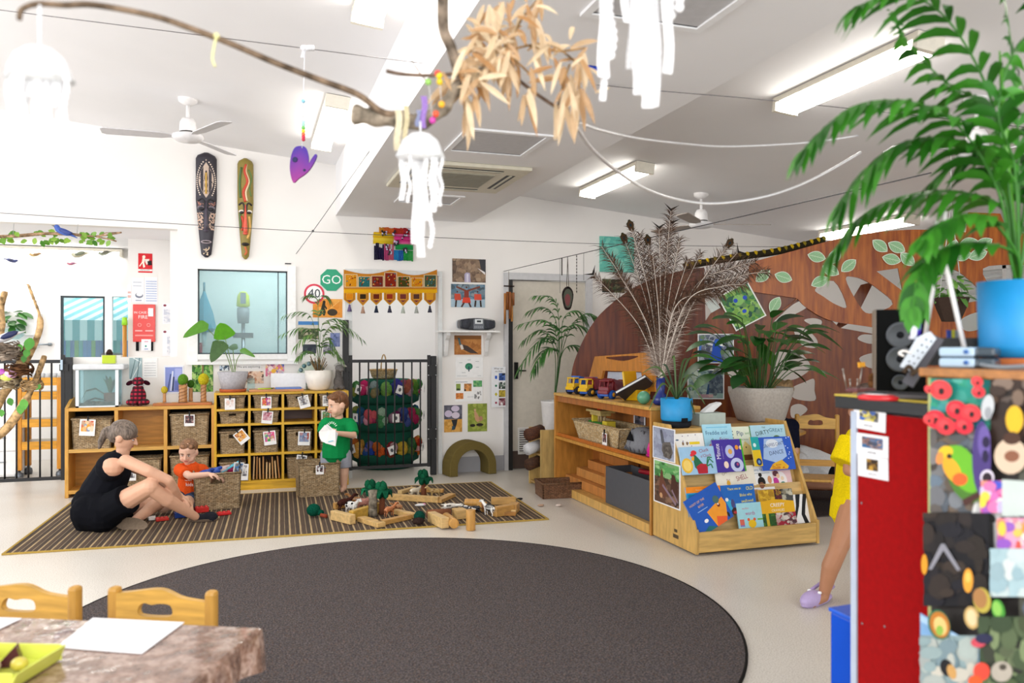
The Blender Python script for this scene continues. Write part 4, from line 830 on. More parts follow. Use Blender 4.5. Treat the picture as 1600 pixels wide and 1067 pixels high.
pic(BW, 711, 594, 754, 627, 'photo_sheet', 'white sheet with five small nature photos', 'notice', 'f6f6f6', [('r', 'b4b8c0', .02, .9, .45, .94), ('r', '8aa04a', .04, .52, .2, .84), ('r', '3a4a2a', .06, .52, .18, .62), ('r', 'd8904a', .33, .48, .6, .84), ('m', ['d8904a', '3a2c24', 'e0a060'], 4, 4, .33, .48, .6, .84, 2), ('m', ['3a8a5a', '5aa86a', '8ac07a'], 5, 4, .66, .68, .98, .98, 2), ('m', ['d87a34', 'a85a24', 'e09a54'], 4, 3, .03, .12, .3, .4, 2), ('m', ['f4f4f4', '3a3a3c', 'f4f4f4'], 4, 4, .7, .1, .95, .5, 4), ('r', 'c0c4c8', .45, .2, .68, .22)])
pic(BW, 694, 633, 722, 655, 'photo_print', 'photo of three pale eggs', 'picture', '5a5a6a', [('m', ['4a4a58', '6a6a78', '5a5a68'], 6, 5, 0, 0, 1, 1, 2), ('e', 'cdc0d8', .24, .4, .042, .036), ('e', 'd0c4da', .62, .75, .045, .032), ('e', 'd8ccdc', .64, .28, .044, .034)])
pic(BW, 694, 655, 722, 675, 'photo_print', 'photo of a dark bird on golden straw below the eggs', 'picture', 'd8a048', [('m', ['d8a048', 'e0b060', 'c08a3a'], 7, 4, 0, 0, 1, 1, 3), ('p', '22262c', [(.4, .95), (.75, 1), (.7, .6), (.6, .2), (.4, .15), (.5, .5)]), ('p', '2a4a60', [(.45, .5), (.6, .45), (.55, .15), (.42, .2)])])
pic(BW, 731, 630.5, 761, 674, 'photo_print', 'portrait photo of a tawny hen and chicks on grass', 'picture', '8a9a3c', [('m', ['8a9a3c', '9aaa4a', '7a8a34', 'a8b050'], 7, 9, 0, 0, 1, 1, 3), ('p', 'c99a74', [(.32, .7), (.42, .72), (.6, .5), (.66, .4), (.5, .33), (.38, .42)]), ('e', 'b8866a', .68, .46, .022, .026), ('e', 'd0a884', .37, .77, .012, .014), ('l', 'b08060', [(.55, .35), (.55, .15)], .03), ('l', 'b08060', [(.66, .35), (.64, .18)], .03), ('e', '2a241c', .25, .22, .03, .016), ('e', '2a241c', .62, .24, .04, .016)])
dpl = Pl((0, WY-.05), (1, 0))
pic(dpl, 768, 573, 790, 636, 'tall_chart', 'tall narrow chart of coloured shapes and small photos at the door edge', 'chart', 'eceef2', [('t', '3a3a40', .5, .955, .062, 'What can'), ('t', '3a3a40', .5, .885, .062, 'we find'), ('r', '2a5ac0', .24, .7, .4, .78), ('e', '2a7a5a', .32, .53, .012, .012), ('p', 'b8b020', [(.32, .37), (.42, .32), (.32, .27), (.22, .32)]), ('e', '9a3048', .32, .11, .012, .012), ('m', ['2a4a8a', '5a7ac0', '1a2438'], 3, 3, .52, .66, .98, .84, 1), ('m', ['2a3a30', '6a7a70', '1a1c1c', 'e8e8e8'], 3, 3, .52, .45, .98, .62, 2), ('m', ['c8b040', '8a7a2a', '3a3428'], 3, 3, .52, .25, .98, .42, 3), ('m', ['7a3a48', 'c89aa0', '2a1c20', 'f0f0f0'], 3, 3, .52, .04, .98, .22, 4)])
pic(BW, 938, 370, 991, 425, 'canvas_painting', 'teal painted canvas half hidden by the peacock feathers', 'painting', '6ac0b0', [('m', ['6ac0b0', '7accbc', '5ab0a4', '88d0c0'], 7, 7, 0, 0, 1, 1, 3)], th=.02, off=.022)
pic(BW, 941, 436, 976, 457, 'photo_print', 'dark mossy photo below the teal canvas', 'picture', '3a4034', [('m', ['2a3028', '4a5a3c', '6a6a50', '3a2c24'], 8, 5, 0, 0, 1, 1, 3)])
# ---------- black gates
def gate(A, B, ztop, zbot, n, label, posts=(), rail=.03):
 A = V((A[0], A[1], 0)); B = V((B[0], B[1], 0)); t = T('safety_gate', label, 'gate', ((A+B)/2), 0, 'black safety gates'); G = '15161a'
 R_ = lambda p, z: V((p.x, p.y, z)); d = (B-A).normalized()
 m = M(G)
 for p in (A, B): m.ob(R_(p, (ztop+zbot)/2+.02), (rail, rail, ztop-zbot+.05))
 for z in (ztop-.015, zbot+.015): m.ob(R_((A+B)/2, z), ((B-A).length-rail, rail, rail))
 O(m, 'frame', PAINT, t)
 for k in range(1, n+1):
  p = A.lerp(B, k/(n+1)); O(M(G).cyl(R_(p, zbot+.02), R_(p, ztop-.02), .008, n=8), 'bar', PAINT, t)
 return t
def post(x, y, h, label):
 t = T('gate_post', label, 'post', (x, y, 0)); O(M('15161a').box(x-.028, x+.028, y-.028, y+.028, 0, h), 'upright', PAINT, t, .003); return t
GY = WY-.06; a = aY(548, 562, GY); b = aY(670, 562, GY); zb_ = aY(670, 728, GY).z
gate((a.x, GY), (b.x, GY), a.z, zb_, 8, 'black barred safety gate in front of the pocket tower')
px_ = aY(677, 560, GY).x; tp = post(px_, GY, aY(677, 556, GY).z, 'black hinge post of the gate by the arch')
for z in (aY(0, 585, GY).z, aY(0, 701, GY).z):
 z = H-(z-H)*0+(z-H); m = M('101114'); m.box(px_-.07, px_+.03, GY-.04, GY-.027, z-.06, z+.06)
 for s in ((-.06, .05), (.02, .05), (-.06, -.05), (.02, -.05)): m('b8bcc0').ell((px_+s[0], GY-.042, z+s[1]), .006, 6)
 O(m, 'hinge_plate', PAINT, tp)
px_ = aY(540, 560, GY).x; tp = post(px_, GY, aY(540, 500, GY).z, 'tall black latch post beside the yellow shelf'); O(M('101114').box(px_-.0, px_+.05, GY-.045, GY-.02, a.z-.12, a.z-.03).box(px_+.0, px_+.06, GY-.05, GY-.03, a.z-.09, a.z-.07), 'latch', PAINT, tp)
a2 = aY(-30, 562, GY); b2 = aY(98.5, 562, GY); gate((a2.x, GY), (b2.x, GY), b2.z, aY(98, 749, GY).z, 6, 'black barred safety gate in front of the yellow trolley')
px_ = aY(108, 560, GY).x; tp = post(px_, GY, aY(108, 558, GY).z, 'black gate post beside the terrarium'); O(M('101114').box(px_-.07, px_+.0, GY-.045, GY-.028, b2.z-.1, b2.z-.04), 'latch', PAINT, tp); O(M('a8b8c4').box(px_-.06, px_-.04, GY-.06, GY-.046, b2.z-.09, b2.z+.0), 'latch_pin', METAL, tp)
# ---------- pocket tower
c = aZ(600, 706+12); c = aY(602, 712, 8.85); cx, cy = c.x, 8.85; R0 = (aY(645, 650, cy).x-aY(558, 650, cy).x)/2; zt = aY(600, 592, cy).z; z0 = .03
t = T('pocket_tower', 'round green fabric tower of pockets full of soft toys behind the gate', 'storage tower', (cx, cy, 0)); m = M('1f5a48')
m.lathe([(0, 0.004), (R0*.98, .004), (R0, .05), (R0*1.0, zt*.6), (R0*.9, zt-.02), (R0*.86, zt), (0, zt)], (cx, cy, 0), 32); O(m, 'core', FAB, t)
bands = [.06, .4, .7]; pal = [['c8402c', 'e0a850', '2a4aa8', 'd0602c', '8a2a34', 'c8a83c', '3a6a3a'], ['5a8a4a', '2c5a8a', 'c0206a', '4a8a5a', '7a3060', '3a4a8a', 'b0305a'], ['4a8a4a', 'c8246a', '2a5a5a', '6a9a4a', '3a3a8a', '8a2a4a', '5a8a3a']]
for bi, zb in enumerate(bands):
 m = M('1c4f40'); m.lathe([(R0+.005, zb), (R0+.06, zb+.03), (R0+.07, zb+.1), (R0+.062, zb+.11)], (cx, cy, 0), 32); O(m, 'pocket_band', FAB, t)
for bi, zb in enumerate(bands):
 n = 9
 for k in range(n):
  q = -PI/2+(k-(n-1)/2)*.36+.1*bi; x, y = cx+math.cos(q)*(R0+.035), cy+math.sin(q)*(R0+.035); col = pal[bi][k % 7]
  m = M(col); zc = zb+.17
  for j in range(6): m.c = mixc(col, RN.choice(['ffffff', '000000', 'd0a040', '3a6a3a']), RN.random()*.35); m.ell((x+RN.uniform(-.035, .035), y+RN.uniform(-.02, .02), zc+RN.uniform(-.06, .06)), (.05, .045, .06), 8)
  tt = S(m, 'pocket_toy', ('orange patterned' if bi == 0 else 'green and pink' if bi == 1 else 'bright')+' plush toy in a pocket of the round tower', 'soft toy', PLUSH, 'soft toys in the pocket tower')
  lab = ['lowest', 'middle', 'topmost'][bi]; tt['label'] = 'patterned soft toy in the %s ring of the round green tower' % lab; tt['group'] = 'soft toys in the %s ring' % lab
  if k % 3 == 1: mm = M(x=tr(cx+math.cos(q)*(R0+.125), cy+math.sin(q)*(R0+.125), zc-.0) @ rot(math.degrees(q)+90) @ rot(-20+20*bi, 'Y')); art(mm, .075, .09, 'f4f2f0', [('e', '5a5a60', .5, .5, .016, .02)]); O(mm, 'name_tag', PAPER, tt)
# basket with handle on tower
z = zt+.002; t = T('handled_basket', 'round golden cane basket with a hoop handle on the pocket tower', 'basket', (cx-.02, cy, z)); m = M('ffffff'); m.lathe([(.1, 0), (.13, .02), (.15, .09), (.155, .1), (.145, .1), (.12, .02), (0, .012)], n=28)
O(m, 'bowl', CANE, t,world=False); m = M('f0e0c0'); m.lathe([(.15, .092), (.16, .1), (.15, .108), (.142, .1), (.15, .092)], n=28); O(m, 'rim', CANE, t,world=False); O(M('cba052').tube([(-.0, -.02+.0, .1)]+[(.03*math.cos(q), -.02, .1+.17*math.sin(q)) for q in [PI*k/10 for k in range(11)]], .007, 6), 'handle', WOOD, t,world=False)
# cupboards in the store room
m = M('eef0f1'); 
def cupb(x, y0, y1, z0, z1, label):
 t = T('cupboard', label, 'cupboard', (x+.2, (y0+y1)/2, z0)); O(M('e6e9ea').box(x, x+.4, y0, y1, z0, z1), 'carcass', PAINT, t); n = 2
 for k in range(n):
  d = O(M('f0f2f3').box(x-.018, x, y0+(y1-y0)*k/n+.004, y0+(y1-y0)*(k+1)/n-.004, z0+.01, z1-.01), 'cupboard_door', PAINT, t); yy = y0+(y1-y0)*(k+.5)/n
  O(M('a8acb0').tube([(x-.018, yy, z1-.3), (x-.04, yy, z1-.29), (x-.04, yy, z1-.16), (x-.018, yy, z1-.15)], .006, 6), 'handle', METAL, d)
cupb(2.36, 8.5, 9.6, .0, 1.25, 'white store cupboard with bar handles behind the gate'); cupb(2.36, 8.5, 9.6, 1.3, 2.45, 'tall white wall cupboard above the store cupboard')
m = M('c4d020').lathe([(.022, 0), (.022, .004), (0, .004)], n=14); 
# ---------- foam arch
a = aY(697, 745, 7.98); b = aY(773, 745, 7.98); w = b.x-a.x; r = w/2; cx = (a.x+b.x)/2; zt = aY(733, 690, 7.93).z; st_ = zt-r
o_ = [(-r, 0), (-r, st_)]+[(r*math.cos(q), st_+r*math.sin(q)) for q in [PI-PI*k/20 for k in range(1, 20)]]+[(r, st_), (r, 0)]; ri = r*.66
i_ = [(ri, 0), (ri, st_)]+[(ri*math.cos(q), st_+ri*math.sin(q)) for q in [PI*k/20 for k in range(1, 20)]]+[(-ri, st_), (-ri, 0)]
m = M('77683a', tr(cx, 8.03, .002) @ rot(8)); m.prism(o_+i_, -.11, .11, 'y'); S(m, 'foam_arch', 'olive green padded arch leaning by the wall beside the gate', 'arch', FAB, None, .006)
# ---------- wind chime, bark and chains hanging on a wire
def hang(px, y0, y1, Y): return aY(px, y0, Y), aY(px, y1, Y)
Y = WY-.12; a = aY(795, 447, Y); t = T('bamboo_chime', 'bamboo wind chime hanging at the grey door\'s dark edge', 'wind chime', (a.x, Y, aY(795, 505, Y).z)); m = M('3a2c26')
m.tube([a+V((-.055, 0, 0)), a+V((.06, 0, 0))], .008, 6); O(m, 'hanger_stick', BARK, t); O(M('8a8070').tube([a, aY(795, 424, Y)], .003, 5).tube([a, a-V((0, 0, .1))], .003, 5), 'cord', FAB, t)
for px, y0, y1, r in ((789, 458, 506, .013), (793, 456, 484, .016), (797, 456, 498, .013), (800, 458, 502, .012), (802, 457, 477, .014)):
 p, q = aY(px, y0, Y+RN.uniform(-.03, .03)), aY(px, y1, Y); O(M(RN.choice(['b87838', '9a5a2a', 'c98a48'])).tube([p, q], r, 8), 'bamboo_tube', WOOD, t)
W4 = lambda f: aY(787, 424, WY-.02).lerp(at(1455, 270, 4.0), f)
S(M('4a4a4c').tube([W4(0), W4(1)], .0035, 5), 'hanging_wire', 'dark wire running from above the grey door toward the tall palm', 'wire', METAL)
def w4at(px):
 lo, hi = 0., 1.
 for _ in range(30):
  md = (lo+hi)/2; p = W4(md); u = CX+F*((p.x*CY-p.y*SY)/(p.x*SY+p.y*CY)); lo, hi = (md, hi) if u < px else (lo, md)
 return W4(lo)
p = w4at(887); t_ = p.x*SY+p.y*CY; c = at(887, 466, t_); t = T('bark_ornament', 'oval dark bark slice with a reddish heart hanging by the door', 'ornament', c-V((0, 0, .12))); m = M('3a3230')
P = [(.052*math.cos(q)*(1+.12*math.sin(3*q)), .115*math.sin(q)*(1+.05*math.cos(2*q))) for q in [2*PI*k/22 for k in range(22)]]; m.x = tr(c); m.prism(P, -.008, .008, 'y'); O(m, 'bark_slice', BARK, t); m = M('7a3a3c', tr(c)); m.prism([(x*.5-.005, z*.5-.015) for x, z in P], -.012, -.008, 'y'); m('4a5040').prism([(x*.78, z*.8) for x, z in P], -.0095, -.007, 'y'); O(m, 'painted_centre', PAINT, t)
O(M('5a5248').tube([c+V((-.01, 0, .11)), p], .003, 5).tube([c+V((.01, 0, .11)), p], .003, 5), 'cord', FAB, t)
for px, y1, r, n in ((875, 458, .003, 'thin cord hanging from the wire, first from the door jamb'), (878, 430, .007, 'short chain hanging beside the first cord'), (901, 458, .006, 'long dark chain hanging past the bark ornament'), (912, 438, .003, 'thin cord hanging on the wire nearest the feathers')):
 p = w4at(px); q = at(px, y1, p.x*SY+p.y*CY); m = M('4a4440'); m.tube([p, q], .002, 5)
 if r > .004:
  for k in range(12): m.ell(p.lerp(q, (k+.5)/12), (r, r, r*1.3), 6)
 S(m, 'metal_chain' if r > .004 else 'string_strand', n, 'chain' if r > .004 else 'cord', METAL)
# ---------- kitchen
pic(FW, 216, 396, 238, 426, 'fire_sign', 'red fire blanket sign on the kitchen wall', 'sign', 'd8232c', [('r', 'f4f0ee', 0, .08, 1, .18), ('t', '2a2a2a', .5, .13, .075, 'FIRE BLANKET'), ('e', 'f6ecdc', .4, .82, .016, .018), ('p', 'f6ecdc', [(.3, .75), (.5, .72), (.42, .5), (.5, .3), (.36, .25), (.3, .5), (.12, .3), (.06, .34), (.26, .55)]), ('p', 'f0e6dc', [(.48, .7), (.8, .72), (.72, .5), (.6, .4), (.5, .55)]), ('p', '1c1414', [(.65, .6), (.95, .65), (.98, .4), (.7, .38)])])
a = FW.hit(208, 534); b = FW.hit(243, 476); t = T('fire_blanket', 'red fire blanket pouch with black pull tapes on the kitchen wall', 'fire blanket', ((a.x+b.x)/2, FY-.02, a.z-.08)); m = M(x=tr((a.x+b.x)/2, FY-.025, (a.z+b.z)/2))
w, h = b.x-a.x, b.z-a.z; art(m, w, h, 'd93a34', [('t', 'f6e4e0', .45, .78, .085, 'IN CASE OF'), ('t', 'f6e4e0', .45, .66, .13, 'FIRE'), ('e', 'e88a84', .3, .45, .02, .02), ('e', 'e88a84', .7, .45, .02, .02), ('e', 'd93a34', .3, .45, .013, .013), ('e', 'd93a34', .7, .45, .013, .013), ('r', 'f0b4b0', .1, .28, .42, .31), ('r', 'f0b4b0', .55, .28, .9, .31), ('r', 'e88a84', .1, .15, .9, .19)], .02); O(m, 'pouch', GLOSS, t, .004)
O(M('f2f2f2').box(b.x-.07, b.x-.02, FY-.032, FY-.026, b.z-.13, b.z-.04), 'card_tag', PAPER, t)
for x in (a.x+.03, b.x-.05): O(M('1a1a1c').box(x, x+.028, FY-.02, FY-.014, a.z-.1, a.z+.01), 'pull_tape', FAB, t)
for i, (x0, y0, x1, y1, lab, sh) in enumerate((
 (206, 434, 225, 472, 'white sheet with a hand sign above the fire blanket pouch', [('e', '7a8090', .6, .28, .04, .03), ('e', 'f6f6f6', .62, .32, .03, .02), ('r', 'b8bcc8', .1, .8, .8, .83), ('r', 'b8bcc8', .1, .65, .8, .68), ('r', '9aa0b0', .3, .05, .8, .09)]),
 (226, 433, 246, 475, 'pale blue ruled sheet above the fire blanket pouch', [('r', 'b4c0dc', .1, .1+.09*k, .95, .14+.09*k) for k in range(9)]),
 (199, 445, 205, 472, 'narrow sheet with pinkish notes on the kitchen wall edge', [('r', 'd8b0a8', .1, .5, .9, .62), ('r', 'd8b0a8', .1, .25, .9, .4)]),
 (254, 474, 272, 506, 'notice with a small red emblem at the top', [('e', '8a3a4a', .2, .9, .016, .013), ('m', ['eaeaee', 'c8ccd8'], 3, 9, .1, .05, .95, .75, 2)]),
 (254, 516, 272, 556, 'notice with a red emblem below the first notice', [('e', '8a3a4a', .2, .94, .016, .013), ('m', ['eaeaee', 'c8ccd8'], 3, 9, .4, .05, .95, .8, 2)]),
 (221, 530, 236, 548, 'small sheet hanging below the fire blanket pouch', [('e', '2a9a8a', .45, .4, .01, .01), ('r', 'd8a8b8', .3, .75, .7, .85), ('r', 'a0b0d0', .3, .1, .7, .2)]))):
 pic(FW, x0, y0, x1, y1, 'notice_sheet', lab, 'notice', 'f2f2f6', sh, off=.004 if i != 5 else .03)
# mop / broom handle by the window and stacked boxes on half wall
a = FW.hit(196, 558); b = FW.hit(197, 496); t = T('broom', 'broom with a bright green grip leaning by the kitchen window', 'broom', (a.x, FY-.05, 0)); y = FY-.06
O(M('d0913c').cyl((a.x, y, .1), (a.x, y, FW.hit(196, 508).z), .022, n=10), 'handle', WOOD, t); O(M('9ad82c').cyl((a.x, y, FW.hit(196, 508).z), (a.x, y, FW.hit(196, 496).z), .03, .024, n=10), 'grip', PAINT, t); O(M('4a8ac0').box(a.x-.14, a.x+.14, y-.03, y+.03, .0, .1), 'brush_head', PLUSH, t)
HY_ = WY+.06; p = aY(160, 558, HY_); q = aY(190, 558, HY_)
t = T('paper_tray', 'flat grey paper tray lying on top of the half wall', 'tray', ((p.x+q.x)/2, HY_, HZ+.001)); O(M('e4e2de').box(p.x, q.x, HY_-.055, HY_+.05, HZ+.001, HZ+.02), 'pages', PAPER, t); O(M('4a4238').box(p.x-.003, q.x+.003, HY_-.058, HY_+.053, HZ+.021, HZ+.027).box(p.x, q.x, HY_-.056, HY_+.05, HZ+.033, HZ+.038), 'covers', PAINT, t)
zt = aY(150, 577, LF+.03).z+.045; g = aY(171, 570, LF+.14); t = T('glass_jar', 'lime green jar with a dark cone on the terrarium lid', 'jar', (g.x, LF+.14, zt+.004)); O(M('b8cc30').box(-.055, .055, -.04, .04, 0, .075), 'cube_pot', GLOSS, t, .004,world=False); O(M('4a3830').lathe([(.026, .0765), (.03, .095), (.014, .125), (0, .13)]), 'cone', BARK, t,world=False)
# trolley
tx0, tx1 = aY(33, 600, 9.3).x, aY(104, 600, 9.3).x; t = T('kitchen_trolley', 'orange-yellow wooden trolley with open shelves behind the black gate', 'trolley', ((tx0+tx1)/2, 9.3, 0)); y0, y1 = 9.1, 9.5; zt = aY(60, 590, 9.1).z
for x in (tx0, tx1-.05):
 for y in (y0, y1-.05):
  O(M('e0952a').box(x, x+.05, y, y+.05, .09, zt), 'leg', WOOD, t, .004); c = O(M('6a6e74').lathe([(.0, 0), (.035, .0), (.04, .03), (.035, .06), (.015, .07), (.012, .09), (0, .09)], (x+.025, y+.025, .001), 12), 'castor', METAL, t)
for z in (zt, aY(60, 612, 9.1).z, aY(60, 655, 9.1).z, aY(60, 690, 9.1).z): O(M('e8a432').box(tx0+.051, tx1-.051, y0+.005, y0+.03, z-.08, z), 'shelf_rail', WOODH, t); O(M('d8cdb8').box(tx0+.051, tx1-.051, y0+.031, y1-.01, z-.03, z-.01), 'shelf_board', WOODH, t)
for k in range(7): S(M('c8ccd0').lathe([(.025, 0), (.028, .05), (.024, .05), (0, .006)], (tx0+.1+k*.055, y0+.1, zt-.008), 12), 'drinking_cup', 'small pale cup standing in the row on the yellow trolley', 'cup', PAINT, 'cups on the trolley')
t = T('drawer_cabinet', 'white drawer cabinet at the kitchen edge behind the gate', 'cabinet', (-2.9, 9.4, 0)); a = aY(-40, 590, 9.2).x; b = aY(28, 590, 9.2).x; zt = aY(0, 588, 9.2).z; O(M('f2f2f2').box(a, b, 9.2, 9.7, .02, zt), 'carcass', PAINT, t, .004)
for k in range(4): d = O(M('fafafa').box(a+.01, b-.01, 9.182, 9.199, .04+k*(zt-.06)/4, .03+(k+1)*(zt-.06)/4), 'drawer', PAINT, t, .003); O(M('9aa0a4').box(b-.2, b-.1, 9.17, 9.181, .02+(k+.6)*(zt-.06)/4, .03+(k+.6)*(zt-.06)/4), 'handle', METAL, d)
t = T('towel_rail', 'thin metal towel rail on the kitchen wall', 'rail', KW.hit(65, 538)); p, q = KW.hit(48, 538, .06), KW.hit(77, 538, .06); O(M('9aa4ac').cyl(p, q, .01, n=8).cyl(q, q+V((0, .06, 0)), .02, n=10).cyl(p, p+V((0, .06, 0)), .02, n=10), 'bar', METAL, t)
g = KW.hit(20, 540, .12); t = T('trailing_plant', 'dark green trailing plant in a glass bowl on the kitchen shelf', 'plant', (g.x, g.y, KW.hit(20, 530, .12).z)); O(M('a8d8dc').lathe([(.06, 0), (.12, .05), (.1, .12)], n=18), 'bowl', GLASS, t,world=False)
for k in range(34): 
 if k % 6 == 0: m = M('2f6a2c')
 q = RN.random()*6.28; r = RN.random()*.2; leafblade(m, V((math.cos(q)*r, math.sin(q)*r*.5, .1+RN.random()*.22)), (math.cos(q), math.sin(q)*.5, RN.uniform(-.5, .6)), (0, -.4, 1), .13, .04, .2, .1, 4, '1f4a22', '4a8a3a')
 if k % 6 == 5: O(m, 'leafy_stem', LEAF, t,world=False)
O(M('efefef').box(KW.hit(0, 541).x, KW.hit(62, 541).x, KY-.22, KY-.002, KW.hit(20, 541, .12).z-.02, KW.hit(20, 541, .12).z), 'kitchen_ledge', PAINT)['label'] = 'white ledge shelf on the kitchen wall under the trailing plant'
bpy.data.objects['kitchen_ledge']['category'] = 'shelf'
p = KW.hit(52, 508, .02); S(M('e6e6e6').box(p.x-.09, p.x+.09, KY-.12, KY-.002, p.z-.12, p.z+.14), 'paper_dispenser', 'white towel dispenser on the kitchen wall beside the trailing plant', 'dispenser', PAINT, None, .01)
# vine branch with birds in the opening
YV = 8.1; t = T('vine_branch', 'slim branch wound with vine leaves hanging across the kitchen opening', 'branch', aY(80, 368, YV)); m = M('c8a684'); G = lambda x, y, d=0: aY(x, y, YV+d)
m.tube(smooth_loop([G(-30, 370), G(20, 369), (G(70, 365)), G(110, 366), G(150, 369), G(190, 363)], 5, False), [.016]*9+[.014]*9+[.008]*8, 7); m.tube([G(150, 370), G(168, 373), G(182, 377)], .007, 6); m.tube([G(155, 369), G(165, 364), G(190, 363)], .005, 5); O(m, 'stem', BARK, t); m = M()
for k in range(46):
 p = G(RN.uniform(-5, 180), RN.choice([363, 372, 376]), RN.uniform(-.06, .06)); leafblade(m, p, (RN.uniform(-1, 1), RN.uniform(-.5, .5), RN.uniform(-1, .2)), (0, -1, .3), .06, .022, .1, .1, 3, '4a8a2c', '9ac44a')
O(m, 'vine_leaves', LEAF, t)['kind'] = 'stuff'; O(M('b0b0b0').tube([G(20, 369), G(22, 349)], .002, 4).tube([G(120, 366), G(122, 350)], .002, 4), 'cord', FAB, t)
def bird(loc, s, cols, label, rz=0, fly=False, pitch=0):
 t = T('toy_bird', label, 'bird ornament', loc, rz); X = rot(pitch, 'Y'); m = M(cols[0], X)
 m.ell((0, 0, 0), (s, s*.42, s*.4), 12); m.ell((s*.85, 0, s*.28), (s*.34, s*.3, s*.3), 10); m.cap((-s*.6, 0, 0), (-s*1.7, 0, -s*.15), s*.22, s*.07, 8); O(blob(m, s*.09, 2), 'body', PAINT, t,world=False)
 O(M(cols[2], X).cyl((s*1.1, 0, s*.28), (s*1.45, 0, s*.22), s*.09, s*.01, 8), 'beak', PAINT, t,world=False)
 for sg in (-1, 1):
  m = M(cols[1], X)
  if fly: m.prism([(s*.3, sg*s*.2), (-s*.1, sg*s*1.5), (-s*.55, sg*s*1.4), (-s*.5, sg*s*.2)], -s*.04, s*.04, 'z')
  else: m.ell((-s*.35, sg*s*.4, s*.08), (s*.8, s*.1, s*.28), 8)
  O(m, 'wing', PAINT, t,world=False)
 return t
bird(G(99, 362, -.03)+V((0, 0, .0)), .075, ('3a5cb0', '2a3f86', '2a2a34'), 'blue felt bird perched on the vine branch', 175, pitch=-20)
KC = lambda x, y: at(x, y, 8.6)
for i, (x, y, c, lab, rz, fl, s) in enumerate(((18, 407, ('39406a', '22263c', '2a2a2a'), 'dark navy paper bird hanging in the kitchen', 20, True, .05), (55, 398, ('b89a6a', '8a6a44', '3a3a3a'), 'tan paper bird hanging below the vine branch', 200, False, .05), (124, 398, ('a8a48c', '5f6450', '3a3a3a'), 'olive grey paper bird hanging in the kitchen', 160, False, .075), (163, 396, ('9aa08c', '6a6a5a', '3a3a3a'), 'small striped paper bird nearest the fire sign', 160, False, .055), (112, 412, ('b06a78', '6a5a8a', '3a3a3a'), 'pink winged paper bird hanging lowest in the kitchen', 200, True, .04))):
 bird(KC(x, y), s, c, lab, rz, fl, 15)
 S(M('d8d8d8').tube([KC(x, y)+V((0, 0, s*.4)), V((KC(x, y).x, KC(x, y).y, 2.5))], .0012, 4), 'nylon_thread', 'clear thread holding '+('the '+lab.split(' hanging')[0].split(' nearest')[0]), 'thread', PAINT)
# ---------- office things behind the glass
OY = 9.6; G = lambda x, y, d=0: aY(x, y, OY+d)
a = G(319, 455); t = T('umbrella', 'closed teal umbrella hanging inside the office window', 'umbrella', G(320, 512)); m = M('2f9ab8'); m.lathe([(.012, 0), (.1, -.26), (.13, -.42), (.09, -.46), (0, -.44)], a, 8, 0); O(m, 'canopy', FAB, t); O(M('bfe0e8').cyl(a-V((0, 0, .44)), a-V((0, 0, .62)), .03, .02, 8), 'handle', PAINT, t); O(M('2a7a90').cyl(a, a+V((0, 0, .1)), .012, n=8), 'tip', PAINT, t)
a = G(380, 458); t = T('stick_vacuum', 'lime and grey cordless stick vacuum standing in the office', 'vacuum cleaner', (a.x, OY, .02)); z = lambda y: G(380, y).z
O(M('c8d42a').lathe([(.05, z(480)), (.075, z(478)), (.065, z(462)), (.035, z(456)), (0, z(455))], (a.x, OY, 0), 16), 'motor_head', GLOSS, t); O(M('6a7078').box(a.x-.03, a.x+.03, OY-.08, OY-.05, z(475), z(458)), 'trigger', GLOSS, t)
O(M('8a9098').lathe([(.06, z(505)), (.07, z(490)), (.065, z(481)), (0, z(480))], (a.x, OY, 0), 16), 'dust_bin', GLOSS, t); O(M('9aa0a8').cyl((a.x, OY, .1), (a.x, OY, z(504)), .022, n=10), 'wand', METAL, t); O(M('4a4e56').box(a.x-.11, a.x+.11, OY-.03, OY+.03, z(528), z(520)), 'bracket', PAINT, t); O(M('5a6068').box(a.x-.12, a.x+.12, OY-.14, OY+.04, .02, .1), 'floor_head', GLOSS, t)
p = G(313, 545); S(M('a82040').box(p.x-.02, p.x+.02, OY-.05, OY+.05, 1.05, p.z+.07), 'red_binder', 'narrow dark red binder standing inside the office window', 'binder', PAINT); S(M('e8eaea').box(-.5, .2, 9.72, 9.88, 0, 1.04), 'office_bench', 'pale bench top inside the office behind the glass', 'bench', PAINT)
# ---------- driftwood stand at the frame edge
tD = 5.2; G = lambda x, y, d=0: at(x, y, tD+d); t = T('driftwood_branch', 'pale driftwood branch with vine and nests rising near the kitchen gate', 'branch', (G(-90, 700).x, G(-90, 700).y, 0)); m = M('c8a06c')
base = aZ(-60, 860); m.tube(smooth_loop([base, G(-40, 720), G(10, 670), G(38, 630), G(55, 595), G(70, 555)], 6, False), [.035]*10+[.03]*10+[.02]*11, 9)
m.tube(smooth_loop([G(-30, 700), G(0, 625), G(32, 580), G(55, 535), G(63, 500), G(50, 460), G(43, 442)], 6, False), [.03]*12+[.022]*13+[.012]*12, 8); m.tube(smooth_loop([G(-20, 600), G(2, 520), G(2, 480), G(8, 455)], 5, False), .022, 7); m.tube([G(15, 600), G(30, 560), G(42, 535)], .014, 7)
m('8a6a50').tube(smooth_loop([G(-10, 560), G(15, 552), G(40, 545), G(55, 543)], 4, False), .012, 6); m('dcb684'); O(blob(m, .012, 2), 'limb', BARK, t); m = M()
for (x, y, s) in ((48, 528, 1.6), (43, 545, 1.1), (35, 624, 1.3), (32, 632, 1.2), (14, 622, 1), (38, 555, .9), (30, 538, .9), (62, 600, .8), (2, 640, .9)): leafblade(m, G(x, y, -.05), (RN.uniform(-.5, .5), -.2, -.8), (0, -1, .2), .05*s, .02*s, .1, .1, 4, '3f8a2c', '6fc04a')
O(m, 'vine_leaves', LEAF, t)['kind'] = 'stuff'
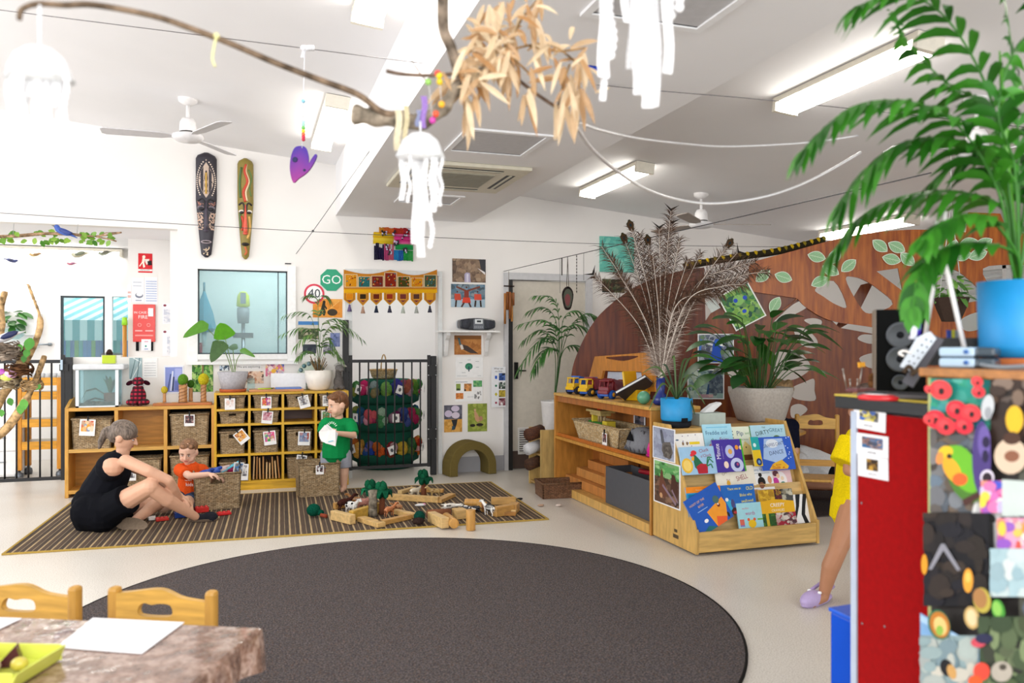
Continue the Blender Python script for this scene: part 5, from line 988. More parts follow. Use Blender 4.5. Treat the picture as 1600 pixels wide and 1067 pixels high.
def nest(c, r, cols, label):
 m = M()
 for k in range(90):
  q = RN.random()*6.28; e = RN.uniform(-.9, .9); m.c = mixc(*cols, RN.random()); a_ = V(c)+V((math.cos(q)*r*(1-e*e*.3), math.sin(q)*r*.8, e*r*.6)); d = V((-math.sin(q), math.cos(q), RN.uniform(-.4, .4)))*r*.8; m.tube([a_-d*.5, a_+V((math.cos(q), math.sin(q), 0))*r*.12, a_+d*.5], r*.05, 4)
 m.c = mixc(*cols, .5); m.ell(c, (r*.8, r*.65, r*.5), 12); return S(m, 'bird_nest', label, 'nest', BARK)
nest(G(30, 577, -.04), .075, ('4a3020', '8a6040'), 'dark twiggy nest in the driftwood fork'); nest(G(50, 602, -.03), .06, ('b08a5c', 'd8b88a'), 'pale hanging nest below the driftwood limb'); nest(G(5, 548, -.06), .1, ('8a7868', 'b8a898'), 'grey brown nest under the dark blue bird'); nest(G(8, 595, -.03), .085, ('a08a6a', 'd0c0a0'), 'shallow straw nest holding bright eggs')
bird(G(8, 527, -.06), .07, ('e6e4ea', '26305e', '2a2a38'), 'white and navy toy bird sitting on the grey brown nest', 200, pitch=25)
for (x, y, c, n_) in ((3, 583, 'c060c0', 'violet'), (10, 589, 'd8e070', 'lime yellow'), (17, 584, 'e0b0d8', 'pale pink')): S(M(c).ell(G(x, y, -.08), (.04, .03, .03), 10), 'toy_egg', n_+' toy egg lying in the shallow straw nest', 'egg', GLOSS)
# ---------- wooden partition (tree-like screen)
PA, PB = at(885, 600, 7.75), at(1600, 600, 7.05); PP = Pl(PA, (PB.x-PA.x, PB.y-PA.y))
def pscreen(name, label, px, holes, off, th, col, top=True):
 o = PP.hit(1200, HY, off); o.z = 0; Mx = PP.mat(o); iv = Mx.inverted()
 def L(P): return [(q.x, q.z) for q in (iv @ PP.hit(x, y, off) for x, y in P)]
 vs, fs = panel(L(px), [[(v.x, v.y) for v in smooth_loop([(a, b, 0) for a, b in L(h)], 4)] if len(h) > 3 else L(h) for h in holes], th)
 m = M(col, Mx); m.add(vs, fs); return m
def sm(P): return [(v.x, v.y) for v in smooth_loop([(x, y, 0) for x, y in P], 4, False)]
t = T('wooden_screen', 'tall brown plywood screen cut like a tree with leaf-shaped openings', 'screen', (PP.hit(1200, 540).x, PP.hit(1200, 540).y, 0))
arcL = sm([(893, 640), (893, 585), (905, 545), (930, 500), (965, 467), (1005, 442), (1060, 424), (1100, 418)])
m = pscreen('', '', [(893, 760)]+arcL+[(1110, 760)], [], -.03, .02, '6a3010'); O(m, 'rear_panel', DARKW, t)
L1 = [(1211, 552), (1230, 547), (1250, 550), (1267, 573), (1250, 589), (1228, 595), (1211, 590)]; L2 = [(1240, 508), (1262, 516), (1277, 531), (1275, 543), (1256, 541), (1244, 528)]; L3 = [(1238, 606), (1256, 597), (1272, 592), (1273, 610), (1273, 626), (1240, 622)]; L4 = [(1236, 635), (1250, 631), (1262, 640), (1247, 652), (1236, 651)]
H1 = [(1256, 500), (1270, 497), (1283, 500), (1284, 506), (1277, 511), (1266, 507)]; H2 = [(1340, 530), (1346, 523), (1362, 523), (1377, 527), (1376, 534), (1358, 537)]; H3 = [(1342, 560), (1360, 552), (1380, 553), (1380, 574), (1356, 574)]; H4 = [(1136, 578), (1150, 575), (1160, 590), (1158, 598), (1143, 592)]; H5 = [(1208, 505), (1222, 490), (1240, 475), (1254, 470), (1263, 478), (1240, 492)]
legL = sm([(1062, 760), (1066, 640), (1075, 575), (1100, 505), (1140, 458), (1190, 418), (1215, 408)])
m = pscreen('', '', legL+[(1228, 405), (1252, 440), (1275, 478), (1311, 512), (1377, 524), (1440, 530), (1440, 770)], [L1, L2, L3, L4, H1, H2, H3, H4, [(x, y) for x, y in H5]], 0, .025, '82420f'); O(m, 'middle_panel', DARKW, t)
U1 = [(1273, 452), (1303, 439), (1323, 479), (1306, 476), (1287, 464)]; U2 = [(1321, 436), (1335, 433), (1352, 439), (1372, 452), (1395, 475), (1358, 490), (1340, 474)]; U3 = [(1369, 424), (1403, 419), (1410, 455)]; U4 = [(1457, 430), (1478, 424), (1497, 424), (1533, 456), (1533, 468), (1500, 473), (1455, 466)]; U5 = [(1500, 500), (1530, 488), (1533, 512), (1508, 517)]; U6 = [(1535, 420), (1600, 414), (1660, 420), (1655, 460), (1568, 462)]
top = sm([(1180, 408), (1240, 392), (1310, 373), (1370, 363), (1430, 359), (1490, 362)])
m = pscreen('', '', sm([(1245, 466), (1230, 480), (1212, 492)])[::-1]+[(1170, 455), (1170, 415)]+top+[(1508, 363), (1513, 332), (1562, 334), (1570, 352), (1600, 366), (1680, 372), (1680, 800), (1590, 800), (1580, 620), (1400, 620)]+sm([(1390, 540), (1377, 516), (1340, 508), (1311, 504), (1285, 496), (1259, 480), (1246, 467)]), [U1, U2, U3, U4, U5, U6], .035, .025, 'b4651c'); O(m, 'front_arch', DARKW, t)
# second layer brace seen through the openings
m = pscreen('', '', [(1335, 500), (1300, 520), (1345, 445), (1365, 440)], [], -.3, .02, '8a5228'); m.add(*panel([(0, 0), (.01, 0), (0, .01)], [], .001)); O(m, 'rear_brace', DARKW, t)
# leaf cut-outs
LF_ = [(1192, 431, 40), (1224, 433, -20), (1205, 451, 10), (1236, 452, 20), (1211, 476, 60), (1276, 401, -15), (1304, 401, 60), (1298, 422, -30), (1326, 415, 40), (1281, 440, 25), (1375, 384, -40), (1401, 386, -30), (1393, 405, -15), (1418, 405, -45), (1489, 388, 70), (1513, 380, 15), (1537, 381, 30), (1503, 399, 10), (1528, 398, 20)]
pos = ['topmost of the cluster above the peace lily', 'upper outer one above the peace lily', 'central one above the peace lily', 'side one above the peace lily', 'lowest one above the peace lily', 'upper one of the cluster above the leaf-shaped openings', 'paler upper one above the leaf-shaped openings', 'central one above the leaf-shaped openings', 'outer one above the leaf-shaped openings', 'lowest one above the leaf-shaped openings', 'upper inner one beside the triangular opening', 'upper outer one beside the triangular opening', 'large lower one beside the triangular opening', 'lower outer one beside the triangular opening', 'first one past the coat hooks', 'large upper one past the coat hooks', 'outermost one past the coat hooks', 'lower inner one past the coat hooks', 'lower outer one past the coat hooks']
for (x, y, a), ps in zip(LF_, pos):
 p = PP.hit(x, y, .065 if x > 1240 or y < 440 else .04); m = M('e8efe0', PP.mat(p) @ rot(-a, 'Y')); s = .083
 lf = lambda k: [(k*(-s+2*s*i/10), k*.62*s*math.sin(PI*(i/10))**.8) for i in range(11)]+[(k*(s-2*s*i/10), -k*.62*s*math.sin(PI*(i/10))**.8) for i in range(1, 10)]
 m.prism(lf(1), 0, .003, 'y'); m('9cc79a').prism(lf(.9), -.001, .0, 'y'); m('c9dfc0').box(-s*.8, s*.8, -.002, -.001, -.003, .003)
 for j in range(4):
  for sg in (-1, 1): m('7fae7c').ob((-s*.5+j*s*.3, -.0015, sg*.018), (.04, .001, .003), rot(-sg*38, 'Y'))
 S(m, 'paper_leaf', 'green paper leaf on the wooden screen, '+ps, 'paper leaf', PAPER, 'paper leaves on the wooden screen')
# peacock pictures
pic(PP, 1132, 448, 1186, 509, 'photo_print', 'tilted photo of green peacock feathers with blue eyes on the screen', 'picture', '4a8a4a', [('r', 'eef0ea', 0, 0, 1, 1), ('m', ['4a8a4a', '2f6a4a', '7aa84a', '9ac470', '24504a'], 8, 9, .04, .03, .96, .97, 3), ('e', '8ac06a', .5, .68, .05, .05), ('e', '2a50c0', .42, .7, .02, .02), ('e', '2a50c0', .7, .66, .02, .02), ('e', '9ac05a', .5, .35, .04, .035), ('e', '2a50c0', .5, .36, .02, .018)], rz=-28, off=.05)
pic(PP, 1090, 521.5, 1146.5, 567.5, 'photo_print', 'photo of a blue peacock head and neck on the screen', 'picture', 'eef0f0', [('m', ['6a7088', '8a94a8', '4a5064', 'a8b0b8', '6a8a5a'], 9, 7, .03, .03, .97, .97, 3), ('p', '1f50b8', [(.28, .03), (.7, .03), (.62, .4), (.7, .62), (.62, .8), (.5, .82), (.42, .66), (.4, .4)]), ('e', '2a60c8', .58, .7, .035, .032), ('p', 'f0f4f0', [(.52, .72), (.68, .66), (.74, .58), (.64, .58)]), ('p', '1c2430', [(.68, .72), (.82, .6), (.7, .6)]), ('l', '14182a', [(.56, .74), (.72, .68)], .02), ('l', 'd8dce4', [(.08, .75), (.42, .62)], .05), ('l', '4a7ac8', [(.06, .4), (.1, .8)], .06)], off=.05)
pic(PP, 1074, 577, 1131.5, 623.5, 'photo_print', 'photo of a displaying peacock fan in grey green on the screen', 'picture', 'eef0f0', [('m', ['8aa8a4', 'a8c0b8', '6a8a8c', 'c4d4c4', '4a5a68'], 11, 9, .03, .03, .97, .97, 4), ('m', ['4a5a6a', '3a4858', '6a7a84'], 7, 8, .58, .2, .97, .95, 5), ('p', '2a4a70', [(.5, .12), (.56, .5), (.6, .5), (.58, .12)]), ('m', ['b0909a', 'c8a8a8'], 5, 1, .3, .05, .7, .16, 2)], off=.05)
pic(PP, 1106, 468, 1122, 486, 'paper_scrap', 'small pale paper tucked behind the feathers on the screen', 'paper', 'c4ccc8', [], rz=-30, off=.05)
# patterned snake roll along the top
t_ = [PP.hit(x, y, .0)+V((0, 0, .02)) for x, y in ((1068, 420), (1110, 412), (1160, 404), (1210, 397), (1250, 388), (1288, 378))]
m = M('2f2a1c'); P = smooth_loop(t_, 8, False); m.tube(P, .033, 10)
for k, p in enumerate(P):
 if k % 2: m('c8a824' if k % 3 else '8a7a24').ell(p+V((0, -.01, .012)), (.02, .034, .028), 8)
S(m, 'cloth_snake', 'long black and yellow patterned cloth snake draped on the screen top', 'soft toy', FAB)
p, q = PP.hit(1448, 371, .06), PP.hit(1448, 411, .06); t = T('coat_hook', 'black metal coat hook bar on the wooden screen', 'hook', q); d = PP.d
O(M('1a1a1c').tube([p, q], .014, 6), 'bar', METAL, t)
for f in (.15, .8): c = p.lerp(q, f); O(M('1a1a1c').tube([c, c+PP.n*.05, c+PP.n*.06+V((0, 0, .03))], .007, 6).tube([c, c+PP.n*.02+d*.06, c+PP.n*.03+d*.1+V((0, 0, .03))], .006, 6), 'hook', METAL, t)
# ---------- toy shelf along the screen
TX0, TX1, TY0, TY1 = 2.69, 3.09, 5.02, 6.9; TZ = .905; t = T('toy_shelf', 'long honey wooden shelf of toys with two open bays', 'shelf', ((TX0+TX1)/2, (TY0+TY1)/2, 0)); wc = 'c98a3c'; q = .025
O(M(wc).box(TX0, TX1, TY0, TY0+q, 0, TZ-q), 'side_panel', WOOD, t, .003); O(M(wc).box(TX0, TX1, TY1-q, TY1, 0, TZ-q), 'side_panel', WOOD, t, .003)
O(M('d8a856').box(TX0-.004, TX1, TY0, TY1, TZ-q+.001, TZ), 'top_board', WOOD, t, .003); O(M('cf9440').box(TX0-.002, TX1, TY0+q, TY1-q, .485, .51), 'shelf_board', WOOD, t); O(M('dcae62').box(TX0, TX1, TY0+q, TY1-q, .005, .075), 'bottom_board', WOOD, t)
O(M('a8642c').box(TX1-.015, TX1-.003, TY0+q, TY1-q, .075, TZ-q), 'back_panel', WOOD, t); O(M('b06a2c').box(TX0+.02, TX0+.035, TY0+q, TY1-q, TZ-.08, TZ-q), 'top_rail', WOOD, t); O(M('c4702a').box(TX0+.03, TX0+.045, TY0+q, TY1-q, .51, .535), 'lip_rail', WOOD, t)
fx = TX0+.06
def on(py0, z): return z
# basket with toy house
def aXz(px, X, z):
 u = (px-CX)/F; t_ = X/(SY+u*CY); return V((X, t_*(CY-u*SY), z))
a = aXz(893, fx, .51); b = aXz(966, fx, .51); yc = (a.y+b.y)/2; L = abs(a.y-b.y)
basket('oval cane basket of wooden toys in the upper bay of the toy shelf', fx+.16, yc, .512, L, .3, .17, tagc=DK, rz=-90, hole=False, tp=.82, tagp=(.25, .4), ts=1.0, group=None, mt=CANE, name='toy_basket')
t = T('toy_house', 'wooden toy carousel house with a red ball and yellow posts in the cane basket', 'toy', (fx+.12, yc+.1, .6)); m = M('e0c83a'); m.ob((0, .1, .09), (.08, .03, .16)).ob((0, -.15, .07), (.08, .09, .07)); O(m, 'posts', PAINT, t,world=False)
O(M('c8b070').ob((0, .02, .18), (.14, .3, .02)).ob((0, .02, .155), (.1, .22, .025)), 'roof', WOOD, t, .003,world=False); O(M('d83a2c').ell((0, .03, .205), .026), 'ball', GLOSS, t,world=False); O(M('3a9a3a').ob((0, .0, .07), (.1, .18, .03)).ob((.0, .18, .06), (.06, .05, .05)), 'green_floor', PAINT, t,world=False); O(M('b89a70').cyl((0, .05, .08), (0, .05, .16), .01).cyl((0, 0, .08), (0, 0, .16), .012).cyl((.01, -.05, .08), (.01, -.05, .16), .01), 'pegs', WOOD, t,world=False)
# soft bags and helmet
c = aXz(980, fx, .6); c.x += .15; t = T('quilted_bag', 'grey quilted bag crumpled in the upper bay of the toy shelf', 'bag', (c.x, c.y, .513)); m = M('8e9096'); m.lathe([(.0, 0), (.16, .01), (.19, .06), (.15, .15), (.09, .19), (0, .2)], n=16, sx=.7); O(m, 'bag_body', FAB, t,world=False)
m = M('7a7c84')
for k in range(-3, 4): m.tube([(-.13+.01*abs(k), k*.05, .02), (-.125+.02*abs(k), k*.045, .09), (-.06, k*.03, .18)], .007, 5)
m('1a1a1c').prism([(-.05, .1), (.06, .1), (.0, .17)], -.128, -.12, 'x'); O(m, 'quilt_ridges', FAB, t,world=False)
c = aXz(1003, fx, .6); t = T('play_helmet', 'glossy pink dome helmet at the near end of the upper bay', 'helmet', (fx+.1, 5.15, .536)); m = M('e0189a'); m.lathe([(.105, 0), (.112, .04), (.1, .09), (.065, .13), (0, .148)], n=24); O(m, 'dome', GLOSS, t,world=False); O(M('c01080').lathe([(.112, 0), (.118, .008), (.112, .016)], n=24), 'brim', GLOSS, t,world=False)
pic(Pl((TX1-.02, 0), (0, -1)), 990, 645, 1008, 669, 'photo_print', 'small framed photo at the back of the upper bay', 'picture', 'e4e4e8', [('m', ['4a4a58', '8a7a80', '2a2a30'], 4, 5, .1, .1, .9, .9, 2)], off=.004)
# hollow wooden steps and box
for k in range(4):
 z0 = .076+k*.08; x = fx+.03+k*.06; y1 = 6.84-.12*k; y0 = 5.62+.12*(3-k)*0+.1*k
 S(M(['c98648', 'd0904e', 'c88244', 'bc7638'][k]).box(x, TX1-.03-.0*k, y0, y1, z0, z0+.078), 'stair_block', 'wooden stair block, %s layer of the stepped stack in the lower bay' % ('lowest', 'second', 'third', 'topmost')[k], 'block', WOOD, 'stacked stair blocks', .004)
S(M('c9904c').box(fx+.2, TX1-.05, 5.4, 6.2, .4, .45), 'long_plank', 'long wooden plank lying above the stepped blocks', 'plank', WOOD, None, .004)
a = aXz(950, fx, .1); t = T('grey_crate', 'dark grey storage crate at the near end of the lower bay', 'crate', (fx+.1, 5.35, .077)); m = M('4e5056'); m.box(fx-.02, fx-.01, 5.08, a.y, .077, .37); m.box(fx+.2, fx+.21, 5.08, a.y, .077, .37); m.box(fx-.01, fx+.2, 5.08, 5.09, .077, .37); m.box(fx-.01, fx+.2, a.y-.01, a.y, .077, .37); m.box(fx-.01, fx+.2, 5.09, a.y-.01, .077, .087); O(m, 'crate_walls', PAINT, t); O(M('c9843c').box(fx-.022, fx-.012, a.y+.001, a.y+.012, .077, .37), 'edge_strip', WOOD, t)
m = M('a82434').tube([(fx+.08, 5.15, .375), (fx+.1, 5.3, .39), (fx+.08, 5.45, .385)], .02, 8); m('c8b03a').tube([(fx+.03, 5.1, .39), (fx+.05, 5.14, .4)], .01, 6); S(m, 'red_toy', 'red toy rail lying across the top of the dark grey crate', 'toy', GLOSS)
# trucks
def truck(y, cab, bed, wheel, label, x=2.86, rz=90, extra=0):
 t = T('toy_truck', label, 'toy truck', (x, y, TZ+.001), rz, 'plastic toy trucks on the toy shelf')
 O(M(wheel).ob((0, 0, .035), (.26, .09, .03)), 'chassis', GLOSS, t, .006,world=False)
 m = M(cab); m.ob((-.095, 0, .075), (.075, .1, .05)).ob((-.085, 0, .145), (.085, .1, .012)); m.ob((-.055, .04, .12), (.012, .012, .05)); m.ob((-.055, -.04, .12), (.012, .012, .05)); m.ob((-.12, .04, .12), (.012, .012, .05), rot(14, 'Y')); m.ob((-.12, -.04, .12), (.012, .012, .05), rot(14, 'Y')); m.ob((-.135, 0, .055), (.02, .1, .03)); O(m, 'cab', GLOSS, t, .006,world=False)
 m = M(bed); m.prism([(-.04, .055), (.13, .055), (.17, .15), (.1, .13), (-.06, .165), (-.075, .15), (-.045, .13)], -.055, .055, 'y'); O(m, 'tipper_bed', GLOSS, t, .006,world=False)
 for wx in (-.085, .075):
  for wy in (-.055, .055):
   w = O(M('2a2a30' if not extra else '2456b0').cyl((wx, wy-.014, .036), (wx, wy+.014, .036), .036, n=16), 'wheel', MATTE, t,world=False); s = 1 if wy > 0 else -1; O(M('e0a828').cyl((wx, wy+s*.0145, .036), (wx, wy+s*.018, .036), .018, n=12), 'hub_cap', GLOSS, w,world=False)
 return t
truck(6.62, 'e0b420', '2a5ab0', '2a4a90', 'yellow-cabbed toy truck with a blue bed, farthest in the row', 2.84, 20)
truck(6.33, 'e0b420', '7a1c28', '2a5ab0', 'yellow-cabbed toy truck with a maroon bed, middle of the row', 2.84, 20); truck(5.98, '7a1c28', '6a1824', '2456b0', 'maroon toy truck with blue wheels, nearest in the row', 2.85, 30, 1)
t = T('tipper_bin', 'yellow plastic tipper bin beside the maroon toy truck', 'toy', (2.93, 5.72, TZ+.001), 25); m = M('e8b818'); m.prism([(-.075, .0), (.075, .0), (.1, .1), (-.1, .1)], -.08, .08, 'y'); m.ob((0, .06, .165), (.17, .02, .13), rot(-8, 'X')); O(m, 'bin', GLOSS, t, .01,world=False)
m = M('e8e6e4', tr(2.86, 5.6, TZ+.105) @ rot(20) @ rot(55, 'X') @ rot(30, 'Y')); m.box(-.11, .11, -.008, .008, -.13, .13); m('3a3a44').box(-.115, .115, -.012, -.008, -.133, .133); m('4a4a54').box(-.115, .115, .008, .012, -.133, .133); S(m, 'picture_book', 'dark-backed picture book leaning beside the yellow tipper bin', 'book', PAPER)
t = T('wooden_headboard', 'tan wooden rack with a curved cut-out standing behind the toy trucks', 'rack', (3.02, 6.2, TZ)); X = 3.02; PX = Pl((X, 0), (0, -1)); iv = PX.mat(V((X, 0, 0))).inverted(); Lh = lambda P: [((iv @ PX.hit(x, y)).x, (iv @ PX.hit(x, y)).z) for x, y in P]
vs, fs = panel(Lh([(918, 606), (931, 557), (1020, 550), (1026, 612), (1008, 611), (1004, 581), (944, 579), (938, 607)]), [[(v.x, v.y) for v in smooth_loop([(a, b, 0) for a, b in Lh([(948, 559), (975, 564), (1000, 557), (985, 556), (965, 557)])], 3)]], .025); O(M('cf8630', PX.mat(V((X, 0, 0)))).add(vs, fs), 'front_board', WOOD, t); 
vs, fs = panel(Lh([(944, 581), (1003, 582), (1006, 612), (941, 606)]), [], .006); O(M('c4ccdc', PX.mat(V((X+.04, 0, 0)))).add(vs, fs), 'whiteboard', PAINT, t)
# ---------- book display
DX0, DX1, DY0, DY1 = 2.695, 3.64, 4.43, 5.0; DZ = .775; SX = .02; t = T('book_display', 'sloping birch display stand full of picture books', 'display stand', ((DX0+DX1)/2, (DY0+DY1)/2, 0)); wc = 'd6ac62'
prof = [(DY1, .012), (DY1, DZ+.03), (DY1-.22, DZ+.03), (DY0+.02, .17), (DY0, .17), (DY0, .012)]
O(M(wc).prism(prof, DX0, DX0+SX, 'x'), 'side_panel', WOOD, t, .003); O(M(wc).prism(prof, DX1-SX, DX1, 'x'), 'side_panel', WOOD, t, .003)
x0, x1 = DX0+SX+.001, DX1-SX-.001
O(M('dcb46c').box(x0, x1, DY0+.004, DY0+.024, .02, .15), 'front_board', WOODH, t, .003); O(M('d2a65c').box(x0, x1, DY1-.21, DY1-.01, DZ-.02, DZ), 'top_board', WOODH, t)
O(M('c89c54').box(x0, x1, DY0+.03, DY1-.02, .02, .035), 'bottom_board', WOODH, t); O(M('d2a65c').box(x0, x1, DY1-.019, DY1-.004, .02, DZ), 'back_board', WOODH, t)
TR = []  # tiers: (foot y, foot z, height)
for k, (y, z, h) in enumerate(((DY0+.05, .14, .26), (DY0+.15, .33, .22), (DY0+.25, .52, .24))):
 m = M('dcb878'); m.x = tr(0, y+.05, z); m.add([(x0, 0, -.02), (x1, 0, -.02), (x1, .07, h), (x0, .07, h), (x0, .012, -.02), (x1, .012, -.02), (x1, .082, h), (x0, .082, h)], [(0, 1, 2, 3), (5, 4, 7, 6), (3, 2, 6, 7), (4, 5, 1, 0), (0, 3, 7, 4), (1, 5, 6, 2)]); m.box(x0, x1, -.05, 0, -.03, -.015); m.box(x0, x1, -.055, -.045, -.03, .012 if k else .0)
 O(m, 'book_tier', WOODH, t); TR.append((y, z, h))
O(M('4a3a24').box(DX0-.001, DX0, DY0+.235, DY0+.275, .1, .12).box(DX0-.001, DX0, DY0+.22, DY0+.29, .06, .085), 'maker_stamp', PAINT, t)
dp = Pl((DX0, 0), (0, -1))
pic(dp, 1019.5, 668, 1054, 719, 'photo_print', 'photo of a grey bird taped high on the book display side', 'picture', 'f2f2f4', [('m', ['9aa0b4', 'a8b0c4', '8a8ea4'], 7, 9, .04, .03, .96, .97, 2), ('p', '6a6460', [(.45, .55), (.8, .6), (.92, .3), (.8, .08), (.55, .1), (.42, .3)]), ('p', '5a5c64', [(.35, .85), (.45, .9), (.55, .55), (.42, .5)]), ('e', '4a4c58', .4, .87, .016, .014), ('m', ['5a5450', '7a746c', '4a4440'], 5, 5, .5, .12, .85, .5, 3)], off=.003)
pic(dp, 1021, 721.5, 1062, 790, 'photo_print', 'photo of brown wallabies on green taped low on the display side', 'picture', 'f2f2f4', [('m', ['5aa05a', '7ab86a', '3a6a3a', '9ac88a'], 7, 5, .04, .6, .96, .97, 2), ('m', ['5a4034', '7a5a48', '3a2c24', '8a6a54'], 7, 8, .04, .03, .96, .62, 3), ('p', '6a4030', [(.2, .2), (.25, .6), (.32, .85), (.4, .6), (.55, .3), (.45, .15)]), ('l', '8a7484', [(.35, .45), (.85, .1)], .05), ('p', '4a2c22', [(.65, .4), (.7, .75), (.8, .75), (.92, .5), (.9, .25)]), ('l', '8a7484', [(.7, .4), (.92, .15)], .04), ('e', 'c89a70', .3, .2, .02, .018)], off=.003)
# books: tier, px range, label, art
def book(k, xa, xb, y0, y1, label, bg, sh, dy=0., rz=0, edge='f0eee8'):
 y, z, h = TR[k]; lean = math.degrees(math.atan2(.07, h)); Y = y+.036-dy; a = aY(xa, (y0+y1)/2, Y); b = aY(xb, (y0+y1)/2, Y); zt = aY((xa+xb)/2, y0, Y+.04).z; zb = z-.012 if y1 is None else aY((xa+xb)/2, y1, Y).z
 w = b.x-a.x; hh = (zt-zb)/math.cos(math.radians(lean)); m = M(x=tr((a.x+b.x)/2, Y, zb) @ rot(-lean, 'X') @ tr(0, 0, hh/2) @ rot(rz, 'Y')); art(m, w, hh, bg, sh, .002); m(edge).box(-w/2+.002, w/2-.002, .002, .008, -hh/2+.002, hh/2-.002); m(bg).box(-w/2, w/2, .008, .0095, -hh/2, hh/2)
 return S(m, 'picture_book', label, 'book', PAPER, 'picture books on the birch display')
STAR = lambda n, c, sd, u0=0, v0=0, u1=1, v1=1, r=.004: [('e', c, u0+(u1-u0)*random.Random(sd+i).random(), v0+(v1-v0)*random.Random(sd+i+50).random(), r, r) for i in range(n)]
book(2, 1057, 1103, 677, 712, 'white picture book dotted with tiny animals at the display top', 'f4f2ee', [('r', 'f0d028', .5, .5, .85, .62), ('e', '8a6a4a', .28, .55, .008, .012), ('e', '8a6a4a', .42, .55, .008, .012), ('e', '4a6a8a', .1, .72, .012, .005)]+STAR(10, '8a7a9a', 3, .1, .2, .9, .95), .006)
book(2, 1083, 1122, 697, 735, 'brown and yellow book edge showing above the rooster book', 'e0b020', [('r', '8a3a2a', .35, .8, 1, 1)], .012)
book(2, 1105.5, 1151, 663, 720, 'pale blue picture book titled Freddie and the Fairy', 'a8dcf0', [('t', '2a5a8a', .45, .76, .155, 'Freddie and', 0, .92), ('t', '8a2a6a', .68, .57, .155, 'Fairy', 0, .95), ('t', '2a6a4a', .33, .57, .13, 'the'), ('r', '7ac4e4', .12, .9, .85, .925), ('e', 'e89a9a', .2, .35, .018, .03), ('e', '8aa83a', .6, .45, .012, .008), ('e', 'f0c8a0', .55, .25, .04, .04)], .004)
book(2, 1151, 1182, 667, 726, 'cream and green picture book titled Pip and with spiral binding', 'e4ecd8', [('r', '3a8a3a', .92, 0, 1, 1), ('t', '1f4a80', .42, .82, .17, 'Pip', 0, 1), ('t', '4a9a4a', .78, .82, .09, 'and'), ('t', '6a8a6a', .6, .66, .06, 'the bunny'), ('p', 'e8d488', [(.3, .1), (.95, .1), (.9, .45), (.6, .62), (.4, .4)]), ('e', '5a4a2a', .62, .45, .005, .006), ('r', '7a4a24', .25, .12, .9, .26), ('r', '3a6a2a', .1, 0, .95, .12)]+[('r', '4a4a50', .0, .1+.085*i, .07, .13+.085*i) for i in range(10)], .006)
book(2, 1180, 1234, 664, 715, 'light blue picture book titled The Dirty Great', 'b4dcec', [('t', '4a6a6a', .38, .92, .07, 'THE'), ('t', '2f4a4a', .33, .76, .18, 'DIRTY', 8), ('t', '4a7a90', .73, .82, .16, 'GREAT', -4), ('t', '3a5a50', .4, .57, .13, 'BIG...', 8), ('e', '5a7a3a', .72, .52, .04, .035), ('e', 'c8a03a', .72, .56, .01, .01)], .002)
book(1, 1180, 1192.5, 683, 728, 'teal and yellow book edge beside the giraffe book', 'e8c41c', [('r', '1fa8a8', 0, .55, 1, 1), ('e', 'd8f0f0', .4, .72, .012, .014), ('e', '24386a', .6, .14, .022, .025), ('e', '6a9ad0', .6, .14, .01, .012)], .01)
book(1, 1192, 1244, 683, 734, 'blue starry picture book titled Giraffes Can\'t Dance', '2a5ac4', [('p', 'a8c4ec', [(.08, .35), (.2, .95), (.75, .95), (.8, .4), (.5, .2)]), ('e', 'e0e8f4', .42, .8, .05, .03), ('t', '3a4a80', .45, .76, .145, "GIRAFFES CAN'T", 7, .72), ('t', '3a4a80', .5, .52, .17, 'DANCE', 6, .9), ('p', 'e8b428', [(.2, .02), (.35, .2), (.62, .3), (.8, .1), (.75, .02)]), ('m', ['e8b428', 'c86a1c'], 8, 3, .3, .03, .7, .17, 4)]+STAR(8, 'e8f0ff', 5, .75, .3, 1, 1), .012)
book(1, 1067, 1121.5, 698, 741, "sky blue picture book titled Cluck o'Clock with a rooster", '9cc4e4', [('t', '9a2440', .7, .85, .17, 'Cluck', 8), ('t', '9a2440', .74, .66, .15, "o'Clock", 6, .95), ('e', 'c83a2c', .14, .3, .03, .035), ('e', 'e8b83a', .17, .33, .042, .05), ('e', 'f0d070', .17, .33, .03, .037), ('p', '1f6a4a', [(.4, .75), (.5, .6), (.66, .3), (.5, .1), (.38, .25), (.36, .55)]), ('e', 'd8303a', .4, .78, .022, .016), ('e', 'd8303a', .34, .7, .014, .01), ('p', 'e8a82c', [(.32, .62), (.4, .65), (.38, .5), (.3, .5)]), ('p', 'b02030', [(.45, .02), (.72, .02), (.75, .35), (.55, .38), (.42, .28)]), ('l', '2a7a4a', [(.72, .3), (.82, .55), (.92, .4)], .03), ('l', '2a7a4a', [(.72, .3), (.78, .6), (.9, .58)], .03), ('l', '2a7a4a', [(.72, .28), (.85, .35), (.88, .2)], .03)], .012)
book(1, 1120, 1166.5, 687, 737, 'deep purple book titled Minute with a pale figure eight', '43309a', [('t', 'f0ecf8', .16, .64, .21, 'Minute', 90, .82), ('t', 'a89ad8', .3, .6, .06, '5-minute stories', 90), ('e', 'b4bcec', .55, .62, .035, .045), ('e', 'c4cdf0', .72, .2, .05, .048), ('e', '2f2a78', .72, .2, .022, .022), ('e', 'b04a7a', .74, .22, .009, .01), ('e', 'e0a850', .56, .62, .016, .018), ('e', 'e8952c', .8, .74, .014, .016), ('e', 'f0d0b0', .93, .73, .012, .014), ('e', 'f0d8c8', .36, .22, .018, .024), ('r', '4ab02c', .95, 0, 1, 1)], .008)
book(1, 1121, 1182, 728, 760, 'cream picture book titled Snail in a Shell with red lettering', 'f2ecdc', [('t', '8a6a5a', .28, .72, .2, "CHIRPS", 25, .8), ('t', '9a3040', .66, .42, .34, 'SHELL', 12, .75), ('t', '9a3040', .3, .36, .14, 'in a'), ('e', 'e8b03a', .3, .18, .014, .02)], .018)
